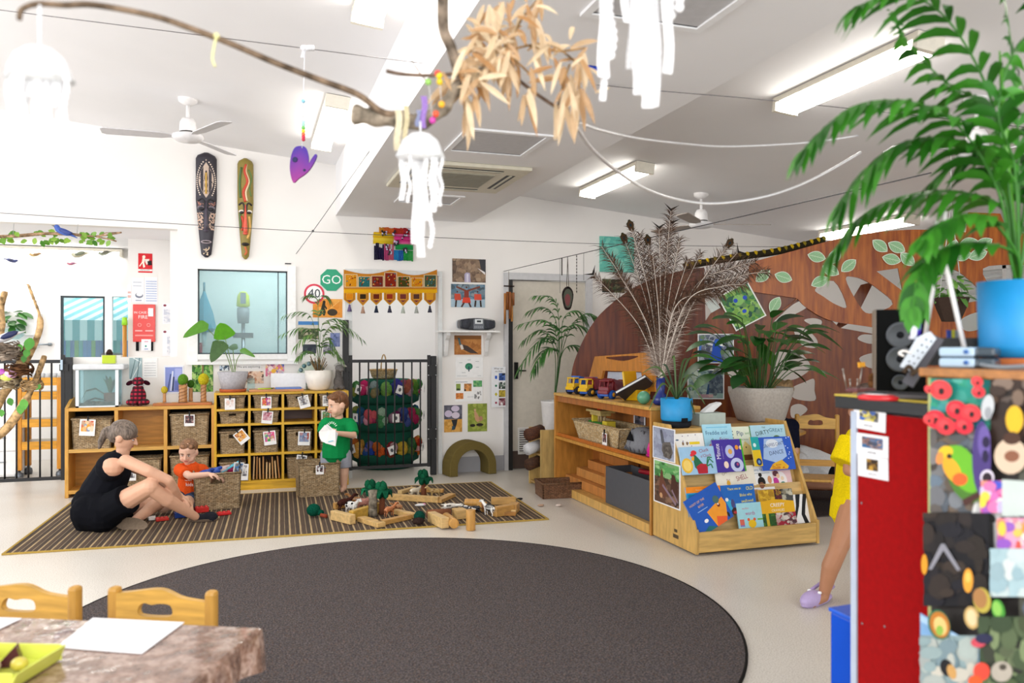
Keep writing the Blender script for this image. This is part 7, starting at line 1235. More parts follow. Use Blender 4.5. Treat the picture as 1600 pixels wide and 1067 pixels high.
def animal(px, py, s, cols, label, rz=0, lie=False, spots=0, neck=.5, horn=None, stripes=False, legs=None):
 p = aZ(px, py, FL); t = T('toy_animal', label, 'toy animal', (p.x, p.y, FL+.001), rz, 'toy animals in the block pens'); X = (tr(0, 0, s*.3) @ rot(90, 'X')) if lie else MX.Identity(4); m = M(cols[0], X); zb = s*.75
 if lie: X = tr(0, 0, s*.28) @ rot(84, 'X') @ tr(0, 0, -zb); m.x = X
 m.ell((0, 0, zb), (s*.62, s*.27, s*.3), 12); m.ell((s*.4, 0, zb+s*.04), (s*.3, s*.24, s*.28), 10); hd = V((s*.95, 0, zb+s*neck)); m.cap((s*.5, 0, zb+s*.1), hd, s*.17, s*.13, 8); m.ell(hd+V((s*.1, 0, 0)), (s*.22, s*.13, s*.14), 10); m.ell(hd+V((s*.28, 0, -s*.05)), (s*.12, s*.1, s*.09), 8)
 for sx in (-1, 1):
  for sy_ in (-1, 1):
   if sx > 0: m.cap((s*.42, sy_*s*.14, zb-s*.1), (s*.44, sy_*s*.14, s*.36), s*.1, s*.07, 8); m.cap((s*.44, sy_*s*.14, s*.36), (s*.42, sy_*s*.14, s*.05), s*.065, s*.055, 8)
   else: m.cap((-s*.42, sy_*s*.14, zb-s*.05), (-s*.36, sy_*s*.15, zb-s*.3), s*.15, s*.09, 8); m.cap((-s*.36, sy_*s*.15, zb-s*.3), (-s*.5, sy_*s*.15, s*.3), s*.08, s*.06, 8); m.cap((-s*.5, sy_*s*.15, s*.3), (-s*.46, sy_*s*.15, s*.05), s*.055, s*.055, 8)
 m.cap((-s*.6, 0, zb+s*.1), (-s*.75, 0, zb-s*.35), s*.04, s*.03, 6)
 for sy_ in (-1, 1): m.ell(hd+V((0, sy_*s*.16, s*.1)), (s*.05, s*.1, s*.05), 8)
 o = O(blob(m, s*.055, 2), 'body', PLUSH if s > .085 else GLOSS, t,world=False); m = M(cols[1], X)
 for k in range(spots):
  q = RN.random()*6.28; x = RN.uniform(-.5, .5)*s; cx = math.sqrt(max(.05, 1-(x/(s*.62))**2))
  if stripes: 
   x = (-.5+k/spots)*s*1.0; cx = math.sqrt(max(.05, 1-(x/(s*.64))**2)); m.tube([(x+s*.04*math.sin(j), s*.28*cx*math.cos(j*.5), zb+s*.31*cx*math.sin(j*.5)) for j in range(13)], s*.035, 5)
  else: m.ell((x, s*.245*cx*math.cos(q), zb+s*.275*cx*math.sin(q)), (s*.16, s*.09, s*.1), 8)
 if spots: O(m, 'coat_markings', PLUSH if s > .085 else GLOSS, t,world=False)
 m = M('1a1614', X)
 for sy_ in (-1, 1): m.ell(hd+V((s*.16, sy_*s*.11, s*.05)), s*.03, 6)
 O(m, 'eyes', GLOSS, t,world=False)
 return t
animal(549, 804, .1, ('eceae6', '1c1a1a'), 'black and white toy cow in the front block pen', -60, spots=9); animal(538, 798, .095, ('4a2a24', '2a1a18'), 'dark brown toy horse behind the toy cow', 20, spots=4); animal(566, 799, .1, ('d89a8c', 'd89a8c'), 'pink toy pig beside the toy cow', 10); animal(558, 793, .085, ('8a5c30', '6a4424'), 'brown woolly toy animal at the back of the cow pen', 150)
animal(608, 807, .075, ('b8744a', '7a4424'), 'tan spotted toy animal in the giraffe pen', 30, spots=8); animal(622, 800, .06, ('c08a60', '7a4424'), 'small tan toy animal by the flat block', 200, spots=5); animal(648, 776, .075, ('d8ccb4', 'b8a890'), 'cream toy animal in the palm pen', 15); animal(680, 777, .075, ('b89a64', '8a6a3c'), 'tan toy animal past the palm trunk', 190, spots=5)
animal(702, 795, .085, ('e6e2da', '6a6460'), 'white toy animal lying on its side by the upright block', 20, True, 4); animal(728, 798, .08, ('ece8e0', '2a2828'), 'white and grey toy animal lying past the upright block', -40, True, 6); animal(741, 799, .085, ('26262c', 'd8d8dc'), 'black toy animal lying under the fallen cylinder', 180, True, 4); animal(765, 806, .085, ('eeece8', '161618'), 'toy zebra standing before the zebra pen', 120, spots=8, stripes=True); animal(757, 801, .06, ('8a5a38', '5a3a24'), 'small brown toy animal beside the toy zebra', 100)
m = M('e8e8ec'); p = aZ(657, 791, FL); m.ell((p.x, p.y, FL+.012), (.05, .02, .012), 10); m('d890a8').ell((p.x+.03, p.y, FL+.014), (.018, .014, .012), 8); S(m, 'toy_fish', 'small pink and white toy on the rug between the pens', 'toy', GLOSS)
for x, y, c, n_ in ((845, 791, 'b89a84', 'tan scrap of bark on the floor past the rug'), (873, 791, 'e0d0c4', 'pale scrap on the floor by the toy shelf'), (812, 781, '2a2a2c', 'dark pebble at the wicker tray edge')): p = aZ(x, y, .002); S(M(c).ell((p.x, p.y, .012), (.03, .018, .01), 8), 'floor_scrap', n_, 'scrap', MATTE)
# ---------- people
RR = V((CY, -SY, 0)); FW_ = V((SY, CY, 0)); UP = V((0, 0, 1))
J = lambda p: at(*p) if not isinstance(p, V) else p
def frame(c, fd, up):
 f = V(fd).normalized(); u = V(up)
 m = MX.Identity(4); y = -f; x = y.cross(u).normalized(); u = x.cross(y).normalized()
 for i in range(3): m[i][0] = x[i]; m[i][1] = y[i]; m[i][2] = u[i]; m[i][3] = c[i]
 return m
def headpieces(m, X, r, kid):
 o = m.x; m.x = X; e = lambda c, s: m.ell([q*r for q in c], [q*r for q in s], 16)
 e((0, .12, .2), (.68, .82, .78)); e((0, -.12, -.2), (.58 if not kid else .64, .62, .74)); e((0, -.48, -.74), (.24, .2, .2)); e((0, -.42, -.5), (.4, .3, .3))
 if kid: e((.3, -.42, -.38), (.28, .26, .28)); e((-.3, -.42, -.38), (.28, .26, .28))
 m.cap(V((0, -.72, .08))*r, V((0, -.86 if kid else -.9, -.2))*r, .06*r, .1*r, 8); e((.09, -.78, -.22), (.07, .09, .06)); e((-.09, -.78, -.22), (.07, .09, .06))
 for s in (-1, 1): e((s*.68, .1, -.08), (.1, .2, .28))
 m.x = o
def facebits(parent, X, r, iris='4a3828', lip='b8685e', brow='7a5a42', kid=True):
 for s in (-1, 1):
  m = M('f2ece8', X); m.ell(V((s*.25, -.645 if kid else -.63, .04))*r, (.12*r, .06*r, .05*r), 10); m(iris).ell(V((s*.25, -.685 if kid else -.665, .03))*r, (.055*r, .03*r, .05*r), 8); m('7a5a4a').ell(V((s*.25, -.655 if kid else -.64, .095))*r, (.14*r, .05*r, .018*r), 8); O(m, 'eye', GLOSS, parent)
  O(M(brow, X).ell(V((s*.27, -.69, .22))*r, (.17*r, .05*r, .03*r), 8, rot(-s*8, 'Y')), 'eyebrow', HAIR, parent)
 O(M(lip, X).ell(V((0, -.715, -.46))*r, (.18*r, .05*r, .05*r), 10), 'mouth', SKIN, parent)
def hand(m, w, d, pn, s, curl=.5):
 """wrist w, direction d, palm normal pn, hand length s"""
 w = V(w); d = V(d).normalized(); pn = V(pn); sd = d.cross(pn).normalized(); pn = sd.cross(d).normalized(); k = s/.18
 m.cap(w, w+d*.06*k, .024*k, .026*k, 8)
 for i in range(4):
  o = (i-1.5)*.02*k; p = w+d*.075*k+sd*o; m.cap(w+d*.035*k+sd*o*.8, p, .0125*k, .0115*k, 8); L = (.062, .075, .07, .055)[i]*k; a = curl*.6
  q = p+(d*math.cos(a)+pn*math.sin(a))*L*.55; m.cap(p, q, .0095*k, .0088*k, 8); a = curl*1.5; m.cap(q, q+(d*math.cos(a)+pn*math.sin(a))*L*.5, .0088*k, .0078*k, 8)
 p = w+d*.02*k-sd*.024*k; q = p+(d*.6-sd*.55+pn*.35).normalized()*.042*k; m.cap(p, q, .0125*k, .0105*k, 8); m.cap(q, q+(d*.85-sd*.1+pn*.4).normalized()*.034*k, .0105*k, .0085*k, 8)
def person(label, base, head, skin, caps, hands, clothes, hair, vox, kid=True, lip='b8685e', iris='4a3828', brow='7a5a42', ell_=()):
 t = T('person', label, 'person', base); c, fd, up, r = head; X = frame(J(c), fd, up); m = M(skin)
 for a, b, r0, r1 in caps: m.cap(J(a), J(b), r0, r1, 12)
 for a, rr in ell_: m.ell(J(a), rr, 14)
 headpieces(m, X, r, kid)
 for h in hands: hand(m, *[J(q) if i == 0 else q for i, q in enumerate(h)])
 body = O(blob(m, vox, 3), 'body', SKIN, t); facebits(body, X, r, iris, lip, brow, kid)
 for nm, col, mt, L in clothes:
  m = M(col)
  for q in L:
   if len(q) == 2: m.ell(J(q[0]), q[1], 16)
   elif len(q) == 5: m.tube([J(q[0]), J(q[0]).lerp(J(q[1]), .5), J(q[1])], [q[2], (q[2]+q[3])/2, q[3]], 14)
   else: m.cap(J(q[0]), J(q[1]), q[2], q[3], 14)
  O(blob(m, vox*1.2, 3), nm, mt, t)
 if hair:
  m = M(hair[0])
  for c_, s_ in hair[1]: o = m.x; m.x = X; m.ell([q*r for q in c_], [q*r for q in s_], 16); m.x = o
  O(blob(m, vox*1.1, 3) if len(hair) < 3 else m, 'hair', HAIR, t)
 return t, X
# seated woman
sk = 'd9a88c'; b = aZ(150, 828)
wn, X = person('woman in black sleeveless top and shorts sitting on the striped rug', (b.x, b.y, .012), ((194, 682, 5.8), RR*.93+FW_*.22-UP*.38, UP+RR*.3, .112), sk,
  [((190, 716, 5.8), (194, 694, 5.8), .05, .046), ((150, 798, 5.9), (163, 768, 5.86), .13, .125), ((163, 768, 5.86), (177, 735, 5.82), .12, .11), ((177, 728, 5.66), (180, 728, 5.98), .075, .075), ((178, 722, 5.8), (188, 716, 5.8), .07, .055),
   ((196, 720, 5.64), (232, 736, 5.62), .046, .041), ((232, 736, 5.62), (263, 750, 5.68), .041, .035), ((263, 750, 5.68), (270, 762, 5.74), .036, .036), ((270, 762, 5.74), (281, 778, 5.86), .036, .025),
   ((192, 722, 5.98), (248, 745, 6.12), .048, .04), ((248, 745, 6.12), (282, 776, 6.15), .038, .026),
   ((160, 802, 5.74), (234, 760, 5.62), .095, .062), ((234, 761, 5.62), (262, 781, 5.72), .054, .053), ((262, 781, 5.72), (305, 807, 5.93), .05, .031), ((155, 803, 6.02), (246, 786, 6.25), .09, .06), ((246, 786, 6.25), (210, 814, 5.9), .054, .034)],
  [((281, 778, 5.86), RR*.5-UP*.5+FW_*.5, -UP+RR*.2, .17, .6), ((282, 776, 6.15), RR*.8-UP*.4, -UP, .17, .7)],
  [('sleeveless_top', '17181f', FAB, [((148, 796, 5.9), (160, 768, 5.86), .152, .15), ((160, 768, 5.86), (176, 737, 5.82), .148, .128), ((172, 730, 5.7), (174, 730, 5.94), .098, .098), ((176, 724, 5.8), (184, 716, 5.8), .09, .066), ((178, 722, 5.68), (180, 722, 5.92), .072, .072)]),
   ('shorts', '101117', FAB, [((146, 806, 5.82), (154, 804, 6.0), .145, .13), ((146, 788, 5.84), (164, 798, 5.74), .15, .14), ((140, 800, 5.74), (160, 806, 5.72), .13, .12), ((160, 802, 5.74), (200, 779, 5.67), .12, .108, 0), ((156, 804, 6.02), (205, 795, 6.14), .115, .1, 0)])],
  ('8a7a6e', [((0, .16, .34), (.76, .88, .74)), ((0, .5, .0), (.62, .5, .62)), ((.42, -.02, .36), (.36, .62, .5)), ((-.42, -.02, .36), (.36, .62, .5)), ((0, 1.0, .1), (.24, .26, .24)), ((0, 1.16, -.22), (.34, .27, .46)), ((0, 1.18, -.62), (.28, .22, .46)), ((0, 1.14, -1.0), (.16, .14, .34))]), .0065, False, brow='6a5444')
def shoe(t, heel, toe, w, top, sole, name='shoe', h=.06):
 a, b = V(heel), V(toe); d = (b-a); L = d.length; d.normalize(); X = frame(a, d, UP); m = M(top, X)
 ol = [(w*.42*math.cos(q), 0) for q in (0,)]
 P = []
 for k in range(24): q = 2*PI*k/24; P.append((w*.5*math.sin(q)*(1 if math.cos(q) < 0 else .95), -L/2+(-L/2)*math.cos(q)))
 m = M(sole, X); m.prism(P, .0, .018, 'z'); s = O(m, name, MATTE, t, .003); m = M(top, X); m.ell((0, -L*.68, .02), (w*.47, L*.3, h*.8), 14); m.ell((0, -L*.3, .02), (w*.42, L*.3, h*.6), 14); O(blob(m, .006, 2), 'upper', MATTE, s); return s
shoe(wn, aZ(298, 815, .012), aZ(342, 812, .012), .09, '22232c', '6a5a4c'); 
p = J((205, 819, 5.78)); X2 = frame(p, RR*.9-UP*.1, UP*.5-FW_*.8); m = M('8a7866', X2); m.prism([(.05*math.sin(q), -.12*math.cos(q)) for q in [2*PI*k/24 for k in range(24)]], -.02, .0, 'z'); s = O(m, 'shoe', MATTE, wn); m = M('22232c', X2); m.ell((0, .0, -.04), (.046, .11, .035), 14); O(m, 'upper', MATTE, s)
# seated child in orange
sk = 'e3b8a0'; b = aZ(300, 790)
oc, X = person('young child in an orange T-shirt sitting behind the toy basket', (b.x, b.y, .012), ((294, 706, 6.6), -FW_*.9+RR*.05-UP*.42, UP+RR*.05, .1), sk,
  [((297, 724, 6.63), (295, 714, 6.62), .04, .038), ((300, 775, 6.65), (299, 750, 6.65), .095, .09), ((299, 750, 6.65), (297, 733, 6.64), .088, .075), ((282, 733, 6.6), (315, 734, 6.68), .045, .045),
   ((281, 734, 6.56), (297, 744, 6.4), .033, .03), ((297, 744, 6.4), (326, 741, 6.4), .029, .021), ((317, 735, 6.68), (326, 752, 6.7), .033, .028), ((326, 752, 6.7), (340, 742, 6.62), .027, .021),
   ((288, 780, 6.6), (250, 782, 6.42), .062, .046), ((250, 782, 6.42), (218, 792, 6.4), .042, .028), ((218, 792, 6.4), (212, 786, 6.34), .026, .022), ((304, 782, 6.55), (285, 785, 6.28), .06, .044), ((285, 785, 6.28), (252, 796, 6.3), .04, .028), ((252, 796, 6.3), (246, 791, 6.25), .026, .022)],
  [((326, 741, 6.4), RR*.95-UP*.12, -UP, .12, .7), ((340, 742, 6.62), RR*.7-UP*.5, -UP, .11, .6)],
  [('orange_shirt', 'ec5a22', FAB, [((300, 776, 6.65), (299, 752, 6.65), .108, .108), ((299, 752, 6.65), (297, 736, 6.64), .106, .09), ((282, 734, 6.6), (315, 735, 6.68), .056, .056), ((281, 734, 6.57), (291, 741, 6.45), .052, .048, 0), ((317, 735, 6.68), (324, 749, 6.7), .052, .048, 0), ((297, 731, 6.64), (297, 727, 6.635), .06, .052, 0)]),
   ('shorts', '3c4a66', FAB, [((298, 783, 6.62), (304, 784, 6.62), .085, .085), ((288, 780, 6.6), (268, 781, 6.5), .075, .066, 0), ((304, 782, 6.55), (294, 784, 6.4), .074, .066, 0)])],
  ('9a7050', [((0, .26, .34), (.74, .8, .7)), ((0, .5, .0), (.6, .48, .6)), ((.35, -.2, .66), (.3, .3, .22)), ((-.15, -.28, .7), (.4, .3, .24))]), .0048)
X2 = frame(J((297, 752, 6.55)), -FW_, UP); m = M('f6ede6', X2); P = X2 @ V((0, -.002, 0))
for s_, z_, q_ in (('CEN', .02, .045), ('kids', -.025, .04)):
 vs, fs = text_mesh(s_); m.add([(x*q_, -.012-.0*z, z*q_+z_) for x, z, _ in vs], fs)
O(m, 'shirt_print', PAINT, oc)
# standing boy in green
b = aZ(530, 770); sk = 'e6baa0'
gb, X = person('toddler boy in a green T-shirt standing beside the yellow shelf', (b.x, b.y, .001), ((527, 632, 7.3), -RR*.72-FW_*.62-UP*.25, UP, .114), sk,
  [((529, 653, 7.33), (527, 642, 7.32), .045, .042), ((525, 710, 7.34), (527, 684, 7.34), .105, .1), ((527, 684, 7.34), (528, 664, 7.34), .098, .085), ((510, 661, 7.3), (546, 662, 7.34), .045, .045),
   ((548, 663, 7.32), (552, 680, 7.24), .036, .032), ((552, 680, 7.24), (528, 677, 7.1), .031, .022), ((508, 662, 7.3), (503, 680, 7.24), .035, .03), ((503, 680, 7.24), (512, 684, 7.12), .029, .022),
   ((514, 712, 7.34), (514, 740, 7.33), .06, .047), ((514, 740, 7.33), (514, 762, 7.34), .045, .03), ((536, 712, 7.34), (537, 740, 7.32), .06, .046), ((537, 740, 7.32), (537, 762, 7.33), .044, .03), ((537, 763, 7.33), (534, 766, 7.24), .028, .022), ((514, 763, 7.34), (508, 766, 7.27), .028, .022)],
  [((528, 677, 7.1), -RR*.95+UP*.05-FW_*.2, FW_, .125, .5), ((512, 684, 7.12), -RR*.3-FW_*.3+UP*.2, RR, .12, .6)],
  [('green_shirt', '15934f', FAB, [((525, 706, 7.34), (526, 684, 7.34), .128, .122), ((526, 684, 7.34), (528, 667, 7.34), .118, .1), ((525, 714, 7.34), (525, 700, 7.34), .13, .128, 0), ((510, 662, 7.3), (546, 663, 7.34), .06, .06), ((548, 663, 7.32), (552, 678, 7.26), .056, .053, 0), ((508, 662, 7.3), (504, 676, 7.26), .055, .052, 0), ((528, 660, 7.34), (528, 656, 7.335), .066, .058, 0)]),
   ('grey_shorts', 'a9adba', FAB, [((515, 711, 7.34), (535, 711, 7.34), .085, .085), ((514, 712, 7.34), (513, 731, 7.33), .078, .074, 0), ((536, 712, 7.34), (537, 731, 7.33), .078, .074, 0)])],
  ('8a5c3c', [((0, .22, .34), (.75, .84, .74)), ((0, .52, .02), (.62, .48, .62)), ((.3, -.22, .68), (.36, .34, .22)), ((-.3, -.22, .68), (.36, .34, .22))]), .0048)
X2 = frame(J((520, 672, 7.2)), -RR*.35-FW_*.94, UP); m = M('eef8f0', X2); vs, fs = text_mesh('C&K'); m.add([(x*.055, -.014, z*.055-.005) for x, z, _ in vs], fs)
for k in range(7): q = .5+k*.36; m.ob((math.cos(q)*.05, -.014, math.sin(q)*.05+.02), (.02, .002, .006), rot(-math.degrees(q), 'Y'))
O(m, 'shirt_print', PAINT, gb)
c = J((511, 682, 7.0)); X2 = frame(c, -FW_-RR*.1+UP*.1, UP+RR*.12); m = M('f6f4f2', X2); m.add([(-.08, 0, .03), (-.03, -.012, .1), (.02, .0, .06), (.07, -.01, .07), (.09, .0, -.07), (0, -.01, -.06), (-.06, .0, -.03)], [(0, 1, 2), (0, 2, 6), (2, 3, 4), (2, 4, 5), (2, 5, 6)]); m('e8e6e8').add([(-.08, .012, .02), (-.02, .01, .11), (.09, .012, .04), (.085, .012, -.075), (-.05, .012, -.05)], [(0, 1, 2, 3, 4)]); m('7ac4d8').ob((.045, -.016, -.035), (.045, .002, .008), rot(-20, 'Y')); S(m, 'folded_papers', 'bundle of folded white papers in the green-shirted boy\'s hands', 'paper', PAPER)
# girl in yellow behind the red cabinet
b = aZ(1300, 955); sk = 'b8846a'
yg, X = person('girl in a long yellow shirt and lilac clogs stepping behind the red cabinet', (b.x, b.y, .001), ((1352, 632, 4.25), -RR*.85-FW_*.3, UP, .11), 'b07c5c',
  [((1350, 662, 4.25), (1352, 645, 4.25), .045, .042), ((1348, 780, 4.25), (1348, 720, 4.25), .1, .095), ((1348, 720, 4.25), (1349, 690, 4.25), .092, .085), ((1349, 682, 4.1), (1349, 682, 4.4), .05, .05), ((1333, 690, 4.06), (1326, 735, 4.05), .036, .03), ((1326, 735, 4.05), (1350, 745, 3.98), .029, .022), ((1349, 684, 4.42), (1352, 735, 4.46), .036, .03), ((1352, 735, 4.46), (1330, 750, 4.5), .029, .022),
   ((1336, 785, 4.2), (1308, 862, 4.12), .073, .046), ((1308, 862, 4.12), (1298, 885, 4.12), .047, .047), ((1298, 885, 4.12), (1287, 930, 4.13), .046, .027), ((1287, 932, 4.13), (1268, 943, 4.08), .028, .024), ((1358, 785, 4.3), (1378, 855, 4.3), .07, .045), ((1378, 855, 4.3), (1392, 915, 4.32), .044, .027), ((1392, 917, 4.32), (1374, 928, 4.28), .027, .023)],
  [((1350, 745, 3.98), -RR*.2-UP*.3-FW_, RR, .13, .5), ((1330, 750, 4.5), -RR*.8-UP*.2, FW_, .13, .5)],
  [('yellow_shirt', 'f2d40e', FAB, [((1347, 800, 4.25), (1348, 720, 4.25), .158, .128), ((1347, 809, 4.25), (1347, 780, 4.25), .165, .155, 0), ((1348, 720, 4.25), (1349, 692, 4.25), .125, .1), ((1347, 684, 4.12), (1347, 684, 4.4), .064, .064), ((1333, 688, 4.08), (1317, 724, 4.05), .07, .068, 0), ((1349, 684, 4.42), (1351, 722, 4.45), .064, .06, 0)])],
  ('4a3226', [((0, .24, .32), (.76, .84, .76)), ((0, .56, -.3), (.6, .45, .8))]), .0055)
def clog(t, hx, tx):
 a, b_ = aZ(*hx, .002), aZ(*tx, .002); d = b_-a; L = d.length; X = frame(a, d, UP); m = M('b6a2cf', X); w = .085
 m.ell((0, -L*.66, .03), (w*.52, L*.35, .045), 16); m.ell((0, -L*.25, .018), (w*.46, L*.26, .022), 14); m.ell((0, -L*.5, .008), (w*.5, L*.5, .012), 16); s = O(blob(m, .005, 2), 'clog', PAINT, t)
 m = M('a893c4', X); m.tube([(w*.45, -L*.45, .055), (w*.42, -L*.1, .075), (0, .01, .08), (-w*.42, -L*.1, .075), (-w*.45, -L*.45, .055)], .009, 8); O(m, 'heel_strap', PAINT, s)
 m = M('f0f0f0', X); 
 for k, (x, y, c) in enumerate(((-.02, -.62, 'f4f4f6'), (.012, -.7, 'd83a3a'), (-.01, -.8, 'f0c838'), (.03, -.58, 'f0f0f2'), (.0, -.55, '3a3a4a'))): m(c).ell((x, y*L, .068-.02*abs(y+.62)*3), (.012, .012, .008), 8)
 O(m, 'charm_buttons', GLOSS, s); m = M('5a4a70', X)
 for k in range(4): m.ell((-w*.46+.004*k, -L*(.5+.1*k), .03), (.008, .006, .005), 6)
 O(m, 'vent_holes', MATTE, s)
clog(yg, (1296, 934), (1254, 951)); clog(yg, (1399, 922), (1362, 940))
# child behind the planter, adult on the carpet
b = at(1222, 700, 6.35); kc, X = person('child with curly fair hair in a navy top behind the stone planter', (b.x, b.y, .009), ((1220, 617, 6.35), FW_*.8+RR*.5-UP*.1, UP, .118), 'd8a88c',
  [((1220, 648, 6.35), (1220, 632, 6.35), .045, .043), ((1220, 740, 6.35), (1220, 670, 6.35), .1, .09), ((1203, 665, 6.35), (1237, 665, 6.35), .045, .045), ((1202, 668, 6.35), (1198, 705, 6.3), .036, .03), ((1198, 705, 6.3), (1210, 715, 6.5), .028, .022), ((1238, 668, 6.35), (1242, 705, 6.3), .036, .03), ((1242, 705, 6.3), (1230, 715, 6.5), .028, .022), ((1211, 740, 6.35), (1211, 795, 6.35), .06, .03), ((1229, 740, 6.35), (1229, 795, 6.35), .06, .03), ((1211, 797, 6.35), (1212, 795, 6.47), .03, .025), ((1229, 797, 6.35), (1230, 795, 6.47), .03, .025)],
  [((1210, 715, 6.5), FW_, -UP, .12, .4), ((1230, 715, 6.5), FW_, -UP, .12, .4)],
  [('navy_top', '15182a', FAB, [((1220, 730, 6.35), (1220, 672, 6.35), .12, .11), ((1203, 666, 6.35), (1237, 666, 6.35), .062, .062), ((1202, 668, 6.35), (1199, 700, 6.3), .052, .046, 0), ((1238, 668, 6.35), (1241, 700, 6.3), .052, .046, 0)]), ('dark_trousers', '20222c', FAB, [((1220, 742, 6.35), (1220, 738, 6.35), .12, .12), ((1211, 740, 6.35), (1211, 788, 6.35), .072, .05, 0), ((1229, 740, 6.35), (1229, 788, 6.35), .072, .05, 0)])],
  ('b89468', [((RN.uniform(-.6, .6), RN.uniform(-.3, .75), RN.uniform(-.1, .85)), (.3, .3, .3)) for k in range(40)]+[((0, .3, .3), (.76, .8, .72)), ((0, .5, -.1), (.66, .5, .6))]), .0065)
J = lambda p: at(p[0], p[1]+5, p[2]-.22) if not isinstance(p, V) else p
b = at(1285, 760, 6.6); la, X = person('adult in a white top and black patterned trousers reclining on the carpet', (b.x, b.y, .009), ((1225, 690, 7.0), FW_*.6-RR*.2, UP-RR*.3, .112), 'b88468',
  [((1238, 704, 7.0), (1229, 695, 7.0), .05, .047), ((1300, 733, 6.95), (1270, 722, 6.98), .12, .12), ((1270, 722, 6.98), (1250, 712, 7.0), .12, .11), ((1248, 716, 6.85), (1244, 708, 7.12), .06, .06), ((1247, 720, 6.84), (1262, 752, 6.76), .046, .04), ((1262, 752, 6.76), (1300, 755, 6.7), .038, .028), ((1244, 710, 7.14), (1268, 745, 7.2), .046, .04), ((1268, 745, 7.2), (1290, 756, 7.1), .038, .028), ((1302, 735, 6.9), (1350, 725, 6.8), .09, .065), ((1350, 725, 6.8), (1385, 758, 6.8), .06, .04), ((1302, 735, 7.05), (1352, 748, 7.15), .09, .065), ((1352, 748, 7.15), (1410, 754, 7.2), .06, .04)],
  [((1300, 755, 6.7), RR, -UP, .17, .5), ((1290, 756, 7.1), RR, -UP, .17, .5)],
  [('white_top', 'e4e6e8', FAB, [((1296, 732, 6.95), (1270, 722, 6.98), .14, .145), ((1270, 722, 6.98), (1251, 713, 7.0), .145, .128), ((1248, 716, 6.85), (1245, 709, 7.12), .08, .08), ((1247, 720, 6.84), (1255, 738, 6.79), .062, .058, 0)]), ('patterned_trousers', '17181c', FAB, [((1303, 734, 6.92), (1303, 734, 7.05), .135, .13), ((1302, 735, 6.9), (1350, 725, 6.8), .112, .088), ((1350, 725, 6.8), (1382, 755, 6.8), .086, .062), ((1302, 735, 7.05), (1352, 748, 7.15), .11, .084), ((1352, 748, 7.15), (1400, 753, 7.2), .082, .06)])],
  ('3a2a22', [((0, .24, .3), (.76, .84, .76)), ((0, .6, -.2), (.55, .4, .7))]), .008, False)
# ---------- red and collage cabinets at the frame edge
RX, RZ = 1.62, 1.2; RY0, RY1 = 1.48, 1.87; red = Pl((RX, 0), (0, -1))
y0 = red.hit(1452, 800).y; y1 = red.hit(1331, 800).y
t = T('red_cabinet', 'tall cabinet with a glossy red side panel and yellow topped counter', 'cabinet', (RX+.3, (y0+y1)/2, 0)); O(M('c8c8cc').box(RX+.012, RX+.6, y0-.02, y1-.001, 0, RZ-.045), 'carcass', PAINT, t)
O(M('9c0004').box(RX, RX+.011, y0, y1-.022, 0, RZ-.045), 'red_panel', MATTE, t, .002); O(M('b8c4d8').box(RX-.004, RX+.011, y1-.021, y1, 0, RZ-.045), 'edge_trim', PAINT, t)
ty = red.hit(1306, 627).y; O(M('14161a').box(RX-.004, RX+.62, y0-.02, ty, RZ-.04, RZ-.006), 'counter_edge', GLOSS, t, .002); O(M('c8b038').box(RX-.005, RX+.62, y0-.02, ty, RZ-.005, RZ), 'counter_top', PAINT, t)
for x, y in ((1346, 786), (1347, 974), (1382, 979)): p = red.hit(x, y, .001); O(M('8a8a90').ell(p, (.001, .0035, .0035), 8), 'screw', METAL, t)
for x0, y0_, x1, y1_, n_, sh, rz in ((1333, 637, 1383, 672, 'white picture card with a yellow and blue photo, highest on the red panel', [('m', ['d8c83a', '3a6ac0', 'e8e8e0', '4a4a50', '8a7a40'], 5, 4, .2, .4, .78, .85, 2), ('t', '4a4a50', .48, .2, .13, 'water play')], 2), (1338, 679, 1387, 713, 'white picture card with a blue and brown photo, middle one on the red panel', [('m', ['3a6a9a', '7a5a5a', '4a4a58', 'a88a80'], 6, 4, .18, .36, .84, .86, 3), ('t', '4a4a50', .5, .18, .13, 'playdough')], 0), (1340, 713, 1387, 747, 'white picture card with a dark photo, lowest on the red panel', [('m', ['2a2018', 'a87a2c', '4a3420', 'c8a040'], 4, 4, .3, .34, .68, .86, 4), ('t', '4a4a50', .5, .18, .13, 'find more')], -1)): pic(red, x0, y0_, x1, y1_, 'picture_card', n_, 'card', 'f0f0f4', sh, rz, .002, th=.001)
# blue tub behind
a = at(1297, 955, 2.42); t = T('blue_bin', 'royal blue box standing on the floor beyond the red cabinet', 'box', (1.9, 2.0, 0)); z = a.z; O(M('1450c8').prism([(a.x, a.y), (a.x+.34, a.y+.02), (a.x+.34, y1+.01), (a.x-.0, y1+.01)], .001, z, 'z'), 'bin_body', GLOSS, t, .006); O(M('2a62d8').prism([(a.x-.004, a.y+.004), (a.x+.344, a.y+.024), (a.x+.344, y1+.006), (a.x-.004, y1+.006)], z+.0005, z+.012, 'z'), 'lid', GLOSS, t, .003)
